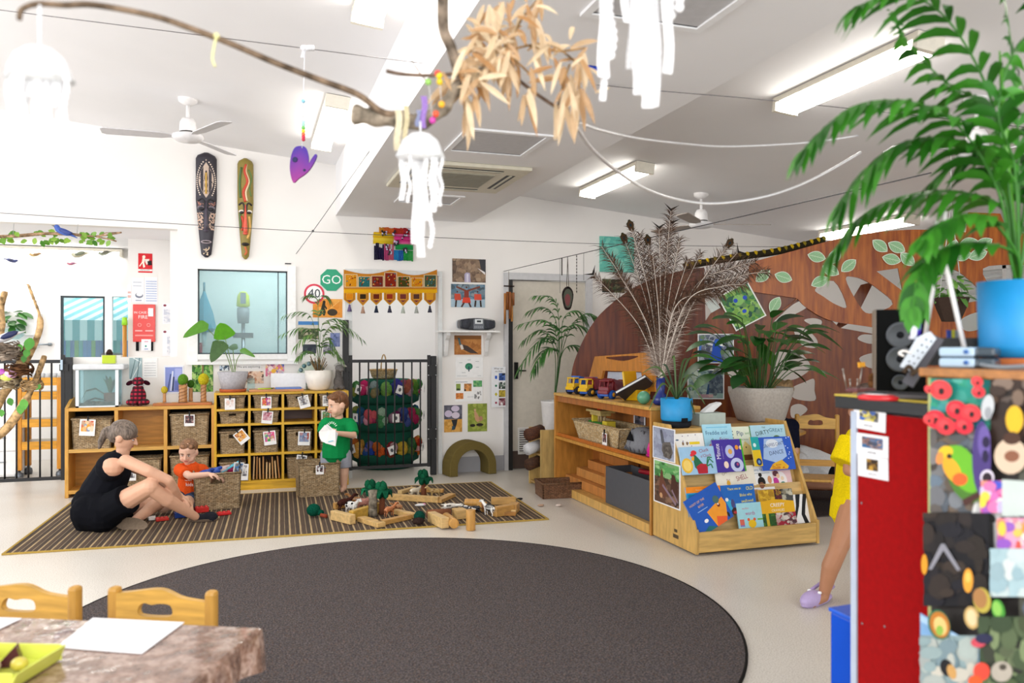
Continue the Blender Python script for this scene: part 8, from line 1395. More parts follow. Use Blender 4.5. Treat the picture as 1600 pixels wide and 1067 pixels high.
# collage cabinet
CXX = 1.5; col = Pl((CXX, 0), (0, -1)); cy1 = col.hit(1449, 800).y; cy0 = .95; ct = col.hit(1449, 588).z
t = T('collage_cabinet', 'cabinet with a wooden top and a green-edged picture collage side', 'cabinet', (CXX+.25, (cy0+cy1)/2, 0)); O(M('b8c080').box(CXX, CXX+.5, cy0, cy1, 0, ct-.001), 'carcass', PAINT, t, .003); ta = col.hit(1440, 578).y
O(M('b87a40').box(CXX-.01, CXX+.5, cy0, ta, ct, ct+.02), 'wooden_top', WOODH, t, .003); CT = ct+.021
m = M(x=col.mat(V((CXX-.002, 0, 0)))); B = lambda x, y: ((col.hit(x, y).y)*-1, col.hit(x, y).z)
L_ = [0]
def cp(c, P):
 L_[0] += 1; m(c).add([(B(x, y)[0], -.0002-.00008*L_[0], B(x, y)[1]) for x, y in P], [tuple(range(len(P)))])
def ce(c, x, y, rx, ry, a=0): A = math.radians(a); cp(c, [(x+rx*math.cos(q)*math.cos(A)-ry*math.sin(q)*math.sin(A), y+rx*math.cos(q)*math.sin(A)+ry*math.sin(q)*math.cos(A)) for q in [2*PI*k/18 for k in range(18)]])
def cm(cs, x0, y0, x1, y1, n, s, sd):
 r = random.Random(sd); cp(cs[0], [(x0, y1), (x1, y1), (x1, y0), (x0, y0)])
 for i in range(n): x, y, w_, h_ = x0+r.random()*(x1-x0), y0+r.random()*(y1-y0), s*(.5+r.random()), s*(.5+r.random()); cp(mixc(r.choice(cs), r.choice(cs), r.random()*.6), [(max(x0, min(x1, x+w_*math.cos(q))), max(y0, min(y1, y+h_*math.sin(q)))) for q in [-2*PI*k/8 for k in range(8)]])
cp('3a3634', [(1456, 1120), (1760, 1140), (1760, 590), (1456, 590)])
cm(['2a9a8a', '3aa07a', '58b0a0', '2a8a9a'], 1456, 592, 1552, 672, 40, 9, 2); cm(['7a6a5c', '5a5a5c', '8a8a8c', '6a7a8a', '4a4440'], 1458, 670, 1535, 800, 50, 13, 3); cm(['3a2c26', '5a4438', '2a2422', '7a6658', '8a7a70'], 1553, 592, 1700, 720, 50, 12, 4); cm(['5a5a50', 'a8a49c', '6a7484', '8a7a6c', '3a3a38'], 1600, 700, 1740, 1100, 60, 18, 12)
for x, y, r in ((1480, 609, 18), (1505, 640, 17), (1528, 645, 16), (1472, 655, 17), (1488, 665, 16), (1517, 665, 15), (1540, 612, 11), (1538, 596, 10), (1462, 608, 7), (1462, 655, 9)): ce(mixc('d8283c', 'e84a4a', RN.random()), x, y, r, r*.85, 20); ce('f04a50', x-3, y-3, r*.5, r*.4); ce('2a1a1c', x+1, y+2, r*.25, r*.3)
ce('c8ccd0', 1555, 636, 10, 20, 8); ce('9a9ea4', 1556, 645, 6, 10)
# parrot
ce('4a7a2c', 1520, 745, 26, 42, -25); ce('6ab42c', 1518, 732, 22, 40, -25); ce('6ab42c', 1500, 712, 17, 17); ce('e8c02c', 1489, 706, 12, 10, -20); ce('f0a82c', 1499, 733, 12, 22, -30); ce('e8642c', 1512, 748, 12, 10); ce('e8904a', 1480, 715, 6, 10, 10); ce('2a2a20', 1495, 712, 4, 4); cp('4a2c28', [(1520, 790), (1545, 775), (1545, 765), (1515, 780)])
# purple mask
ce('4a3a7a', 1546, 715, 15, 58); ce('6a58a0', 1550, 690, 10, 26); ce('241c40', 1553, 690, 6, 9); ce('241c40', 1552, 712, 5, 10); ce('e0d8e8', 1555, 745, 11, 12); ce('2a1c28', 1555, 746, 8, 9)
# mask face with yellow
ce('e8b82c', 1598, 655, 14, 22); ce('d8c0a8', 1592, 712, 26, 28); ce('8a5a44', 1594, 712, 12, 9); ce('4a3024', 1594, 684, 14, 10)
cm(['d84a9a', '3a5ac8', 'e87ab0', '7a4ac0', 'f0d04a', 'ffffff'], 1545, 750, 1590, 800, 30, 8, 5); cp('c8d4d0', [(1580, 805), (1640, 805), (1640, 752), (1580, 748)])
for k, s in enumerate(('THIS', 'CAN BE', 'WHAT', 'YOU SEE')):
 vs, fs = text_mesh(s); c = B(1600, 762+k*12); m('3a3a3a').add([(c[0]+x*.014, -.006, c[1]+z*.014) for x, z, _ in vs], fs)
cm(['14141a', '2a2420', '3a302a', '1c1c24'], 1457, 800, 1560, 945, 50, 14, 6); cp('8a8a94', [(1466, 888), (1472, 888), (1490, 858), (1512, 890), (1517, 888), (1492, 848), (1486, 848)]); ce('e09a2c', 1460, 880, 5, 16); ce('e8a03a', 1529, 905, 8, 19); ce('f0c060', 1529, 900, 4, 8)
cm(['e8a0c0', 'f0c84a', 'e0583a', '8a58c0', 'f4e8d8'], 1575, 808, 1660, 855, 26, 9, 7); cm(['a8c4cc', 'c4d4d4', '8aa8b4', 'd8dcdc'], 1565, 855, 1680, 930, 26, 14, 8)
cp('7aa4d0', [(1456, 990), (1552, 1035), (1552, 1010), (1456, 955)]); cp('a8c8e4', [(1456, 968), (1552, 1018), (1552, 1010), (1456, 958)]); cm(['8aa0a4', 'a8b4b0', '6a8490', 'c4c0b4'], 1456, 990, 1548, 1110, 46, 13, 9); ce('1c1c20', 1500, 1040, 10, 14, -20); ce('c89a5c', 1508, 1046, 7, 12, -20)
ce('2a6a4a', 1488, 973, 17, 24, -18); ce('b8742c', 1489, 973, 15, 21, -18); ce('e0c07a', 1490, 975, 10, 15, -18); ce('8ab04a', 1489, 982, 6, 8)
ce('b8a848', 1556, 935, 14, 20, -12); ce('a87a4a', 1553, 932, 11, 16, -12); ce('c8a86c', 1540, 962, 12, 18, -12); ce('e0cca0', 1540, 962, 8, 13, -12); ce('4a9a3a', 1582, 950, 10, 17, -15); ce('8ac45a', 1580, 948, 7, 12, -15); cm(['3a4a34', '5a6a44', '2a2a28', '7a8a64'], 1552, 960, 1680, 1110, 50, 14, 10)
ce('c84a5a', 1553, 1000, 12, 8); ce('2a2c4a', 1562, 994, 14, 8); ce('e84a3a', 1558, 1045, 13, 14); ce('f05a2c', 1548, 1060, 11, 9); ce('b0a89c', 1590, 1045, 17, 16); ce('4a443c', 1592, 1038, 6, 5)
for i in range(L_[0]): pass
O(m, 'picture_collage', PAPER, t)['kind'] = 'stuff'
pic(col, 1513, 783, 1583, 895, 'monochrome_postcard', 'white-bordered monochrome postcard of two figures stuck on the collage', 'postcard', 'f2f2f0', [('r', 'd0d0d0', .08, .06, .92, .94), ('m', ['c8c8c8', 'a8a8a8', 'd8d8d8'], 5, 7, .08, .06, .92, .5, 3), ('e', '3a3a3a', .42, .76, .012, .01), ('e', '3a3a3a', .7, .8, .012, .011), ('p', '4a4a4a', [(.36, .7), (.5, .7), (.62, .4), (.6, .16), (.52, .16), (.42, .45)]), ('p', '424242', [(.66, .72), (.8, .74), (.84, .45), (.84, .15), (.74, .15), (.68, .45)]), ('l', '5a5a5a', [(.38, .66), (.28, .74), (.34, .8)], .04), ('l', '5a5a5a', [(.78, .7), (.88, .66), (.84, .78)], .04), ('e', '8a8a8a', .55, .12, .03, .006)], rz=14, off=.012, th=.001)
# things on the red counter
z = RZ+.001; p = aZ(1345, 622, z); t = T('laptop', 'dark grey open keyboard tray on the yellow counter', 'laptop', (p.x+.13, p.y-.05, z), -62); O(M('5a5658').ob((0, 0, .006), (.26, .11, .012)), 'base', PAINT, t, .004,world=False); m = M('2c2a2c')
for i in range(10):
 for j in range(3): m.ob((-.105+i*.023, -.03+j*.026, .0135), (.019, .02, .003))
O(m, 'keyboard', PAINT, t,world=False)
p = aZ(1362, 625, z); m = M('d82830', tr(p.x+.02, p.y, z) @ rot(-60)); m.lathe([(.04, 0), (.043, .008), (.03, .014), (0, .015)], n=24, sx=1.2, sy=.7); m('f4f4f4').lathe([(.03, .0142), (0, .0165)], (-.004, 0, 0), 20, sx=1.1, sy=.6); m('3a4a54').lathe([(.018, .0164), (0, .0175)], (.0, 0, 0), 16, sx=1.2, sy=.5); S(m, 'badge_holder', 'red and white oval badge on the yellow counter edge', 'badge', GLOSS)
p = at(1336, 608, 2.35); t = T('aerial_tray', 'small tray with thin upright sticks and an orange tip on the counter', 'tray', (p.x, p.y, z)); O(M('7a4448').ob((.02, 0, .008), (.07, .05, .012)), 'tray_base', WOOD, t, .003,world=False)
for x0, y0_, x1, y1_, c in ((1323, 606, 1317, 577, 'b8b0a8'), (1329, 605, 1328, 593, 'b8b0a8'), (1339, 605, 1340, 593, 'b8b0a8'), (1342, 605, 1347, 572, 'b8b0a8')): a = at(x0, y0_, 2.35); O(M(c).tube([V((a.x, a.y, z+.01)), at(x1, y1_, 2.35)], .0016, 6).ell(at(x1, y1_, 2.35), .003, 6), 'stick', METAL, t)
O(M('f0a81c').prism([(-.01, -.006), (.012, -.003), (.01, .01), (-.012, .009)], -.003, .003, 'y').__class__('f0a81c', tr(at(1346, 571, 2.35))).prism([(-.01, -.006), (.012, -.003), (.01, .01), (-.012, .009)], -.003, .003, 'y'), 'orange_tip', PAINT, t)
p = at(1372, 600, 2.42); t = T('furry_toy', 'small brown furry toy beside the black speaker', 'soft toy', (p.x, p.y, z)); O(M('7a5232').ell((0, 0, .025), (.03, .028, .024)).ell((.02, -.01, .045), (.014, .012, .014)).ell((-.02, .0, .043), (.014, .012, .014)), 'body', PLUSH, t,world=False); O(M('201814').ell((.006, -.027, .03), .006, 8).ell((-.012, -.026, .032), .006, 8).ell((0, -.03, .02), (.012, .006, .006), 8), 'face', GLOSS, t,world=False)
p = aZ(1416, 610, z); p = at(1416, 610, 2.3); rz = -38; t = T('loudspeaker', 'tall black loudspeaker with three silver-ringed cones on the counter', 'loudspeaker', (p.x, p.y+.02, z), rz); w = .132; hh = .245; O(M('060708').box(-w/2, w/2, 0, .11, 0, hh), 'cabinet_body', MATTE, t, .003,world=False); O(M('9a8a7c').box(-w/2-.002, -w/2, -.002, .11, 0, hh), 'side_strip', WOOD, t,world=False)
for zz, r in ((.17, .038), (.1, .038), (.032, .023)):
 m = M('4e5258', tr(-.002, 0, zz) @ rot(90, 'X')); m.lathe([(r, 0), (r, .006), (r*.86, .009), (r*.74, .005)], n=28); c = O(m, 'cone_ring', PAINT, t,world=False); m = M('1c1e22', tr(-.002, 0, zz) @ rot(90, 'X')); m.lathe([(r*.76, .004), (r*.5, .001), (r*.3, .001), (r*.26, .006), (0, .009)], n=24); O(m, 'cone', MATTE, c,world=False)
# things on the collage cabinet
z = CT; 
def dev(px, py, label, z0): p = at(px, 570, 1.84); t = T('charger_unit', label, 'charger', (p.x, p.y, z0), -62, 'stacked charger units'); O(M('a8c0d4').ob((0, 0, .0115), (.075, .06, .022)), 'pale_case', GLOSS, t, .006,world=False); O(M('3a4650').ob((.057, 0, .0115), (.04, .058, .021)), 'dark_case', GLOSS, t, .006,world=False); O(M('2a5aa0').ell((.02, -.0305, .012), (.006, .002, .005), 8), 'badge', PAINT, t,world=False)
dev(1500, 0, 'pale blue charger unit, lower of the two under the black tray', z); dev(1500, 0, 'pale blue charger unit, upper of the stacked two', z+.0245)
p = at(1425, 560, 1.98); m = M('c8d0da', tr(at(1432, 548, 1.95)) @ rot(-50) @ rot(24, 'Y')); m.prism([(-.017, -.05), (.014, -.05), (.028, .045), (.008, .055), (-.012, .03)], -.012, .012, 'y')
for i in range(5):
 for j in range(2): m('1c2a3a').ell((-.003+i*.003+j*.012, -.0125, -.03+i*.016), (.0022, .001, .0022), 6)
t = T('power_holder', 'pale dotted holder with cords propped before the loudspeaker', 'holder', at(1432, 575, 1.95)); O(m, 'perforated_shell', PAINT, t); m = M('4a4850', tr(at(1445, 560, 1.95)) @ rot(-50) @ rot(30, 'Y')); m.box(-.014, .014, -.01, .012, -.075, .06); O(m, 'dark_strut', PAINT, t); O(M('ece8e4').tube(smooth_loop([at(1412, 556, 1.93), at(1405, 552, 1.93), at(1412, 548, 1.93), at(1424, 552, 1.93)], 4, False), .003, 6), 'white_loop', PAINT, t); O(M('6a5848').tube(smooth_loop([at(1412, 582, 1.93), at(1420, 572, 1.93), at(1428, 580, 1.93), at(1436, 576, 1.93), at(1424, 586, 1.93)], 4, False), .005, 6), 'knotted_cord', BARK, t)
for x0, y0_, x1, y1_, c, n_ in ((1426, 530, 1428, 505, 'e4e6f0', 'white marker with a violet cap standing in the dotted holder'), (1428, 536, 1418, 512, '3a3e48', 'grey pen leaning out of the dotted holder')): a, b = at(x0, y0_, 1.96), at(x1, y1_, 1.96); m = M(c); m.cyl(a, b, .009 if 'marker' in n_ else .004, n=10); m('3a2a9a' if 'marker' in n_ else '8a8e98').cyl(b.lerp(a, .0)+V((.012, 0, 0)) if 'marker' in n_ else b, b.lerp(a, .8)+V((.012, 0, 0)) if 'marker' in n_ else b+V((0, 0, .004)), .009 if 'marker' in n_ else .004, n=10); S(m, 'marker_pen', n_, 'pen', GLOSS)
a = at(1492, 545, 2.02); t = T('black_tray', 'black open tray of pens behind the pale blue charger units', 'tray', (a.x, a.y, CT), -50); m = M('16181c'); m.box(-.075, .075, -.03, -.025, 0, .07); m.box(-.075, .075, .025, .03, 0, .07); m.box(-.075, -.07, -.025, .025, 0, .07); m.box(.07, .075, -.025, .025, 0, .07); m.box(-.07, .07, -.025, .025, 0, .004); O(m, 'tray_shell', PAINT, t,world=False)
for k, (c, n_) in enumerate((('2a3a8a', 'navy marker'), ('c8c03a', 'yellow marker'), ('8a8e98', 'grey marker'))): S(M(c).cyl((a.x-.02+k*.012, a.y+.0, CT+.006), (a.x-.02+k*.012, a.y, CT+.09), .006, n=10), 'marker_pen', n_+' standing in the black tray', 'pen', GLOSS)
m = M('8a929a').tube(smooth_loop([at(1528, 568, 1.8), at(1545, 572, 1.76), at(1570, 574, 1.72), at(1610, 572, 1.66)], 5, False), .005, 8); S(m, 'grey_cable', 'thick grey cable lying on the wooden top below the blue pot', 'cable', PAINT)
# palm
pc = at(1592, 548, 1.86); t = T('potted_palm', 'large leafy palm in a bright blue pot on the collage cabinet', 'plant', (pc.x, pc.y, CT)); r = 58*1.86/1244
O(M('b0663a').lathe([(r*.95, 0), (r*1.02, .02), (r*.95, .022), (0, .012)], n=28), 'saucer', MATTE, t,world=False); zt = at(1592, 440, 1.86).z-CT; pot(t, [(r*.86, .023), (r*.95, .05), (r, zt), (r*.95, zt), (r*.92, zt-.02)], PAINT, '1a8ccc', soil=(r*.93, zt-.02)); O(M('1c2026').lathe([(r*.8, .014), (r*.88, .0235), (0, .0236)], n=28), 'water_tray', MATTE, t,world=False)
base = V((pc.x, pc.y, CT+zt-.02)); G = lambda x, y, d=0: at(x, y, 1.86+d)
for P, dy, L, n in (([(1578, 400), (1560, 300), (1500, 200), (1420, 160), (1330, 168), (1258, 232)], -.1, .125, 18), ([(1580, 400), (1570, 310), (1520, 235), (1450, 215), (1380, 240), (1315, 315)], -.02, .13, 16), ([(1584, 400), (1570, 330), (1500, 300), (1420, 305), (1350, 335), (1300, 395)], .06, .11, 16), ([(1586, 380), (1565, 220), (1530, 110), (1470, 20), (1400, -10), (1340, 10)], -.06, .12, 15), ([(1592, 380), (1590, 200), (1578, 60), (1560, -60)], .05, .13, 14), ([(1590, 400), (1540, 380), (1480, 385), (1440, 420), (1425, 480)], -.12, .075, 11), ([(1600, 380), (1620, 200), (1640, 60), (1600, -80)], 0, .13, 12), ([(1600, 400), (1640, 300), (1690, 250), (1740, 280)], 0, .12, 12), ([(1588, 400), (1575, 260), (1545, 170), (1480, 130), (1420, 70), (1400, 30)], .12, .11, 13), ([(1590, 390), (1600, 300), (1560, 240), (1500, 250), (1450, 290)], .14, .1, 12), ([(1590, 400), (1550, 345), (1510, 335), (1470, 350), (1440, 375)], -.14, .08, 10), ([(1592, 400), (1585, 260), (1560, 180), (1580, 90), (1620, 40)], -.1, .12, 12)):
 N = len(P); frond(t, [base]+[G(x, y, dy*(i+1)/N) for i, (x, y) in enumerate(P)], L, .0145, n, '1a5a14', '4a9a2c', .65, .0045, .36)
O(M('6ab43a').tube([base, G(1575, 300), G(1568, 180, -.02), G(1562, 80, -.03)], [.01, .009, .007, .002], 7), 'new_spear', LEAF, t)
for k, (x0, y0_, x1, y1_, n_) in enumerate(((1508, 549, 1462, 345, 'white plant stake rising from the charger units beside the palm'), (1449, 505, 1477, 330, 'second white plant stake leaning the other way by the palm'))):
 a = at(x0, y0_, 1.9 if k == 0 else 2.0); b = at(x1, y1_, 1.92); 
 if k: a = a+(a-b)*.28; 
 S(M('eceae8').tube([a, b], .0055, 8), 'plant_stake', n_, 'stake', PAINT)
g = at(1486, 470, 5.0); t = T('pot_plant', 'dark bowl pot with trailing greens hanging before the screen', 'plant', g-V((0, 0, .15))); R_ = 26*5/1244; O(M('3a2c24').lathe([(R_*.5, -.13), (R_*.8, -.05), (R_, .02), (R_*.92, .02), (R_*.8, -.02), (0, -.02)], g, 8, 0), 'bowl', MATTE, t); O(M('d0d0cc').tube([g+V((R_*.9, 0, .02)), g+V((0, 0, .6)), V((g.x, g.y, cz(g.x)))], .003, 5).tube([g-V((R_*.9, 0, -.02)), g+V((0, 0, .6))], .003, 5), 'cord', FAB, t); m = M()
for k in range(40): q = RN.random()*6.28; leafblade(m, g+V((math.cos(q)*R_*RN.random(), math.sin(q)*R_*RN.random(), .02+RN.random()*.14)), (math.cos(q), math.sin(q), RN.uniform(-.9, .6)), (0, -.4, 1), .08, .02, .3, .1, 4, '2f6a24', '8abf5a')
O(m, 'trailing_leaves', LEAF, t)
# ---------- table and chairs in front
TZ_ = .56; td = math.atan2(SY+.116*CY, CY-.116*SY); dv = V((math.sin(td), math.cos(td), 0)); sv = V((dv.y, -dv.x, 0)); c0 = aZ(403, 981, TZ_); TM = MX.Identity(4)
for i in range(3): TM[i][0] = sv[i]; TM[i][1] = dv[i]; TM[i][3] = c0[i]*(i < 2)
t = T('craft_table', 'low table under a shiny brown patterned tablecloth', 'table', c0-V((0, 0, TZ_))-sv*.6-dv*.4); iT = WM[t.name]; Lx, Ly = 1.5, .85
m = M('b08850', TM); m.box(-Lx+.02, -.02, -Ly+.02, -.02, TZ_-.03, TZ_-.004); O(m, 'tabletop', WOOD, t)
for x in (-.1, -Lx+.1):
 for y in (-.1, -Ly+.1): O(M('c8923c', TM).cyl((x, y, 0), (x, y, TZ_-.031), .03, n=12), 'leg', WOOD, t)
m = M('9c7f70', TM); n = 40; vs = []; 
def edge(u):  # perimeter point and outward normal
 L4 = [(0, 0), (0, -Ly), (-Lx, -Ly), (-Lx, 0)]; i = int(u*4) % 4; f = u*4-int(u*4); a, b = L4[i], L4[(i+1) % 4]; return a[0]+(b[0]-a[0])*f, a[1]+(b[1]-a[1])*f, i
N = 120; ring = [edge(k/N) for k in range(N)]; nrm = [(1, 0), (0, -1), (-1, 0), (0, 1)]
for lv, (dz, ow) in enumerate(((0., 0.), (-.006, .008), (-.04, .012), (-.09, .016))):
 for k, (x, y, i) in enumerate(ring):
  w_ = .012*math.sin(k*1.1)*(lv/3); nx, ny = nrm[i]; 
  if k % 30 == 0: nx, ny = nx+nrm[i-1][0], ny+nrm[i-1][1]
  corner = min(k % 30, 30-k % 30); dz2 = dz*(1+.35*math.exp(-corner/2)*(lv == 3)); vs.append((x+nx*(ow+w_), y+ny*(ow+w_), TZ_+dz2))
m.add(vs, [(l*N+k, l*N+(k+1) % N, (l+1)*N+(k+1) % N, (l+1)*N+k)[::-1] for l in range(3) for k in range(N)]+[tuple(range(N))[::-1]], 0); tag(O(m, 'tablecloth', CLOTH), 'shiny brown flecked vinyl tablecloth draped over the craft table', 'tablecloth')
z = TZ_+.002; a, b, c, d = aZ(88, 1012, z), aZ(145, 966, z), aZ(288, 973, z), aZ(222, 1022, z); m = M('f2f2f6'); 
m.add([p+V((0, 0, 0)) for p in (a, d, c, b)]+[p+V((0, 0, .002)) for p in (a, d, c, b)], [(3, 2, 1, 0), (4, 5, 6, 7), (0, 1, 5, 4), (1, 2, 6, 5), (2, 3, 7, 6), (3, 0, 4, 7)]); S(m, 'paper_sheet', 'large blank white sheet of paper on the tablecloth', 'paper', PAPER)
p = aZ(-12, 980, z); m = M('f2f2f6'); m.ob((p.x-.02, p.y, z+.001), (.1, .16, .002), rot(-25)); S(m, 'paper_sheet', 'white paper corner at the far side of the tablecloth edge', 'paper', PAPER)
q = aZ(30, 1042, z); t = T('lime_tray', 'lime yellow plastic tray of toy pieces on the tablecloth', 'tray', (q.x-.04, q.y-.03, z), -22); m = M('d8e060'); w_, d_, h_ = .115, .09, .04; m.prism([(-w_*.85, 0), (w_*.85, 0), (w_, h_), (w_*.96, h_), (w_*.8, .004), (-w_*.8, .004), (-w_*.96, h_), (-w_, h_)], -d_, d_, 'y'); m.box(-w_*.9, w_*.9, -d_, -d_+.004, .001, h_); m.box(-w_*.9, w_*.9, d_-.004, d_, .001, h_); O(m, 'tray_shell', GLOSS, t, .002,world=False)
for dx, dy, c_, s_, n_ in ((-.04, .02, 'd8202c', .03, 'red ball-shaped piece'), (.02, .03, '4a1c2a', .028, 'dark maroon triangular piece'), (-.01, -.02, 'd0b8a4', .025, 'beige stone piece'), (-.06, -.02, 'f0a83a', .025, 'orange piece'), (.05, -.01, 'c8b850', .02, 'mustard piece')):
 m = M(c_); pp = V((q.x-.04+dx, q.y-.03+dy, z+.006)); 
 if 'triangular' in n_: m.prism([(pp.x-.03, pp.z), (pp.x+.03, pp.z), (pp.x+.015, pp.z+.05)], pp.y-.012, pp.y+.012, 'y')
 else: m.ell(pp+V((0, 0, s_*.8)), (s_, s_*.9, s_*.8), 12)
 S(m, 'craft_piece', n_+' lying in the lime tray', 'toy piece', GLOSS)
rzc = math.degrees(math.atan2(-dv.x, dv.y)); 
def fchair(px0, px1, py, tt, label):
 a, b = at(px0, py, tt), at(px1, py+8, tt*.985); c = (a+b)/2; return chair((c.x, c.y, .002), math.degrees(math.atan2(b.y-a.y, b.x-a.x)), label, 'chairs at the craft table', sh=c.z+.0, w=(b-a).length-.0)
def bigchair(px0, px1, py, label, tt=2.42):
 k = tt/1244; c = at((px0+px1)/2, py, tt); w_ = (px1-px0)*k; t = chair((c.x, c.y, .002), rzc-1, label, 'chairs at the craft table', sh=c.z-.004, w=w_); return t
bigchair(121, 312, 938, 'honey wooden child chair behind the white paper sheet'); bigchair(-102, 90, 930, 'honey wooden child chair cut off by the frame edge', 2.46)
# ---------- branches and things hanging overhead
def path(P, d=5): return smooth_loop([at(*p) for p in P], d, False)
t = T('hanging_branch', 'thick driftwood branch with a long twig hung below the ceiling', 'branch', at(600, 185, 1.95)); m = M('a89a88'); P = path([(552, 178, 1.95), (580, 182, 1.95), (620, 186, 1.95), (655, 190, 1.95), (690, 170, 1.95), (712, 140, 1.96), (735, 118, 1.98), (800, 98, 2.02)]); N = len(P); m.tube(P, [.022+.003*math.sin(i*1.3)-.014*(i/N)**2 for i in range(N)], 10)
m('8f7a66').tube(path([(660, 186, 1.95), (600, 176, 1.93), (560, 148, 1.9), (500, 125, 1.85), (430, 98, 1.78), (360, 68, 1.7), (300, 45, 1.62), (240, 25, 1.56), (150, 8, 1.48), (100, 8, 1.42), (60, 6, 1.38), (35, 14, 1.34), (30, 30, 1.33)]), [.0085-.00007*i for i in range(61)], 8)
m('9a8a7a').tube(path([(718, 120, 1.96), (705, 75, 1.93), (692, 40, 1.9), (692, -40, 1.85), (690, -130, 1.8)]), .013, 8); m('8a7464').tube(path([(720, 113, 1.96), (680, 118, 1.94), (630, 116, 1.92), (604, 111, 1.9)]), .0045, 6); m.tube([at(668, 130, 1.93), at(652, 108, 1.93), at(637, 83, 1.92)], .002, 5); m('8a7464').tube(path([(780, 100, 2.0), (810, 125, 2.02), (850, 155, 2.05), (890, 180, 2.08), (905, 190, 2.1)]), .0045, 6); O(m, 'limbs', BARK, t)
S(M('cfcfcf').tube([at(700, 62, 1.93), V((at(700, 62, 1.93).x, at(700, 62, 1.93).y, cz(at(700, 62, 1.93).x)))], .002, 5), 'suspension_wire', 'thin wire holding the thick branch to the ceiling', 'wire', METAL)
m = M(); 
def dry(x, y, tt, L, ang, dn=0):
 c = at(x, y, tt); d = RR*math.cos(ang)+UP*math.sin(ang)+FW_*RN.uniform(-.4, .4); leafblade(m, c, d, -FW_+UP*.2, L, L*.1, RN.uniform(.1, .5), RN.uniform(-.6, .6), 5, 'b48450', 'f0dcb8')
t = T('dried_leaves', 'crisp dried tan leaf cluster tied along the branch', 'dried leaves', at(780, 100, 1.95))
SK = [(720, 118), (740, 108), (760, 92), (775, 75), (790, 85), (765, 50), (768, 20), (800, 62), (815, 32), (835, 5), (840, 72), (870, 82), (890, 88), (905, 110), (903, 140), (870, 120), (855, 105), (830, 95), (745, 130), (790, 105), (850, 70), (725, 140)]
for k in range(175):
 x, y = RN.choice(SK[:6]+SK) if k % 3 else RN.choice(SK[:6]); dry(x+RN.gauss(0, 11), y+RN.gauss(0, 9), 1.98+RN.uniform(-.08, .08), RN.uniform(.035, .085), RN.uniform(-PI, PI))
for x, y in ((735, 185), (728, 170), (742, 160), (820, 160), (828, 150), (885, 170), (893, 155), (900, 165), (905, 150), (868, 175), (880, 178), (890, 140), (795, 115), (905, 110), (912, 95), (760, 20), (790, 15), (820, 20), (845, 10), (835, 40)): 
 for j in range(3): dry(x+RN.uniform(-4, 4), y-12, 1.98+RN.uniform(-.05, .05), RN.uniform(.05, .085), -PI/2+RN.uniform(-.5, .5))
O(m, 'leaf_mass', LEAF, t)['kind'] = 'stuff'; m = M('c8a070')
for P in ([(770, 90, 1.98), (800, 60, 1.98), (815, 30, 1.98), (840, 0, 1.98)], [(770, 80, 1.98), (760, 50, 1.98), (765, 15, 1.98)], [(790, 80, 2.0), (850, 68, 2.0), (885, 85, 2.0), (905, 110, 2.0), (903, 150, 2.0)], [(800, 90, 2.0), (830, 120, 2.0), (830, 150, 2.0)], [(890, 100, 2.0), (880, 130, 2.0), (872, 165, 2.0)], [(820, 70, 2.0), (870, 80, 2.0), (915, 75, 2.0)]): m.tube(path(P, 4), .003, 5)
O(m, 'leaf_stalks', BARK, t)
def jelly(px, py, tt, w, lab, strips, y_top):
 c = at(px, py, tt); k = tt/1244; r = w*k/2; t = T('jellyfish_mobile', lab, 'mobile', c, 0, 'white jellyfish mobiles'); h = r*1.05
 m = M('f2f4f6'); n = 28; prof = [(0, h*.62), (r*.45, h*.57), (r*.78, h*.3), (r*.95, -.1*h), (r*1.0, -h*.4)]; m.lathe(prof, c, n); N0 = len(m.v)-n
 for j in range(n): x, y, z = m.v[N0+j]; f = 1+.1*math.sin(j*1.9); m.v[N0+j] = (c.x+(x-c.x)*f, c.y+(y-c.y)*f, z+.02*math.sin(j*2.3)*r*5*.3)
 O(m, 'bell', LEAF if False else FAB, t)
 for (dx, y1, kind, ww) in strips:
  a = at(px+dx, py+w*.12, tt+RN.uniform(-r*.5, r*.5)); b = V((a.x, a.y, at(px, y1, tt).z)); m = M('f6f6f8')
  if kind == 's': P = [a.lerp(b, q/8)+RR*math.sin(q*.9+dx)*r*.05 for q in range(9)]; m.strip(P, ww*k, (RR+FW_*RN.uniform(-.5, .5)).normalized()); O(m, 'ribbon', FAB, t)
  else:
   L = int((a-b).length/(ww*k*1.7))
   for q in range(max(L, 2)): m.ell(a.lerp(b, q/max(L, 1))+RR*math.sin(q*.8)*r*.06, ww*k, 8)
   O(m, 'bead_strand', GLOSS, t)
 tp = at(px, y_top, tt); O(M('eceef0').tube([c+V((0, 0, h*.6)), tp], .0025, 5), 'cord', FAB, t); return t
jelly(657, 232, 1.9, 72, 'white jellyfish mobile hanging from the thick branch', [(-28, 312, 's', 4), (-18, 322, 'b', 3), (-8, 380, 's', 5), (0, 400, 's', 6), (8, 345, 's', 4), (17, 392, 'b', 4), (22, 336, 'b', 4), (32, 325, 'b', 3), (-24, 290, 'b', 4), (4, 365, 's', 4), (26, 300, 's', 3)], 190)
jelly(62, 105, 1.28, 92, 'large white jellyfish mobile hanging from the far twig end', [(-45, 225, 's', 6), (-35, 200, 's', 9), (-25, 190, 's', 8), (-10, 150, 's', 16), (0, 215, 's', 5), (10, 240, 's', 6), (18, 165, 's', 14), (32, 235, 's', 7), (40, 200, 'b', 5), (-5, 185, 'b', 5), (-48, 190, 's', 4)], 8)
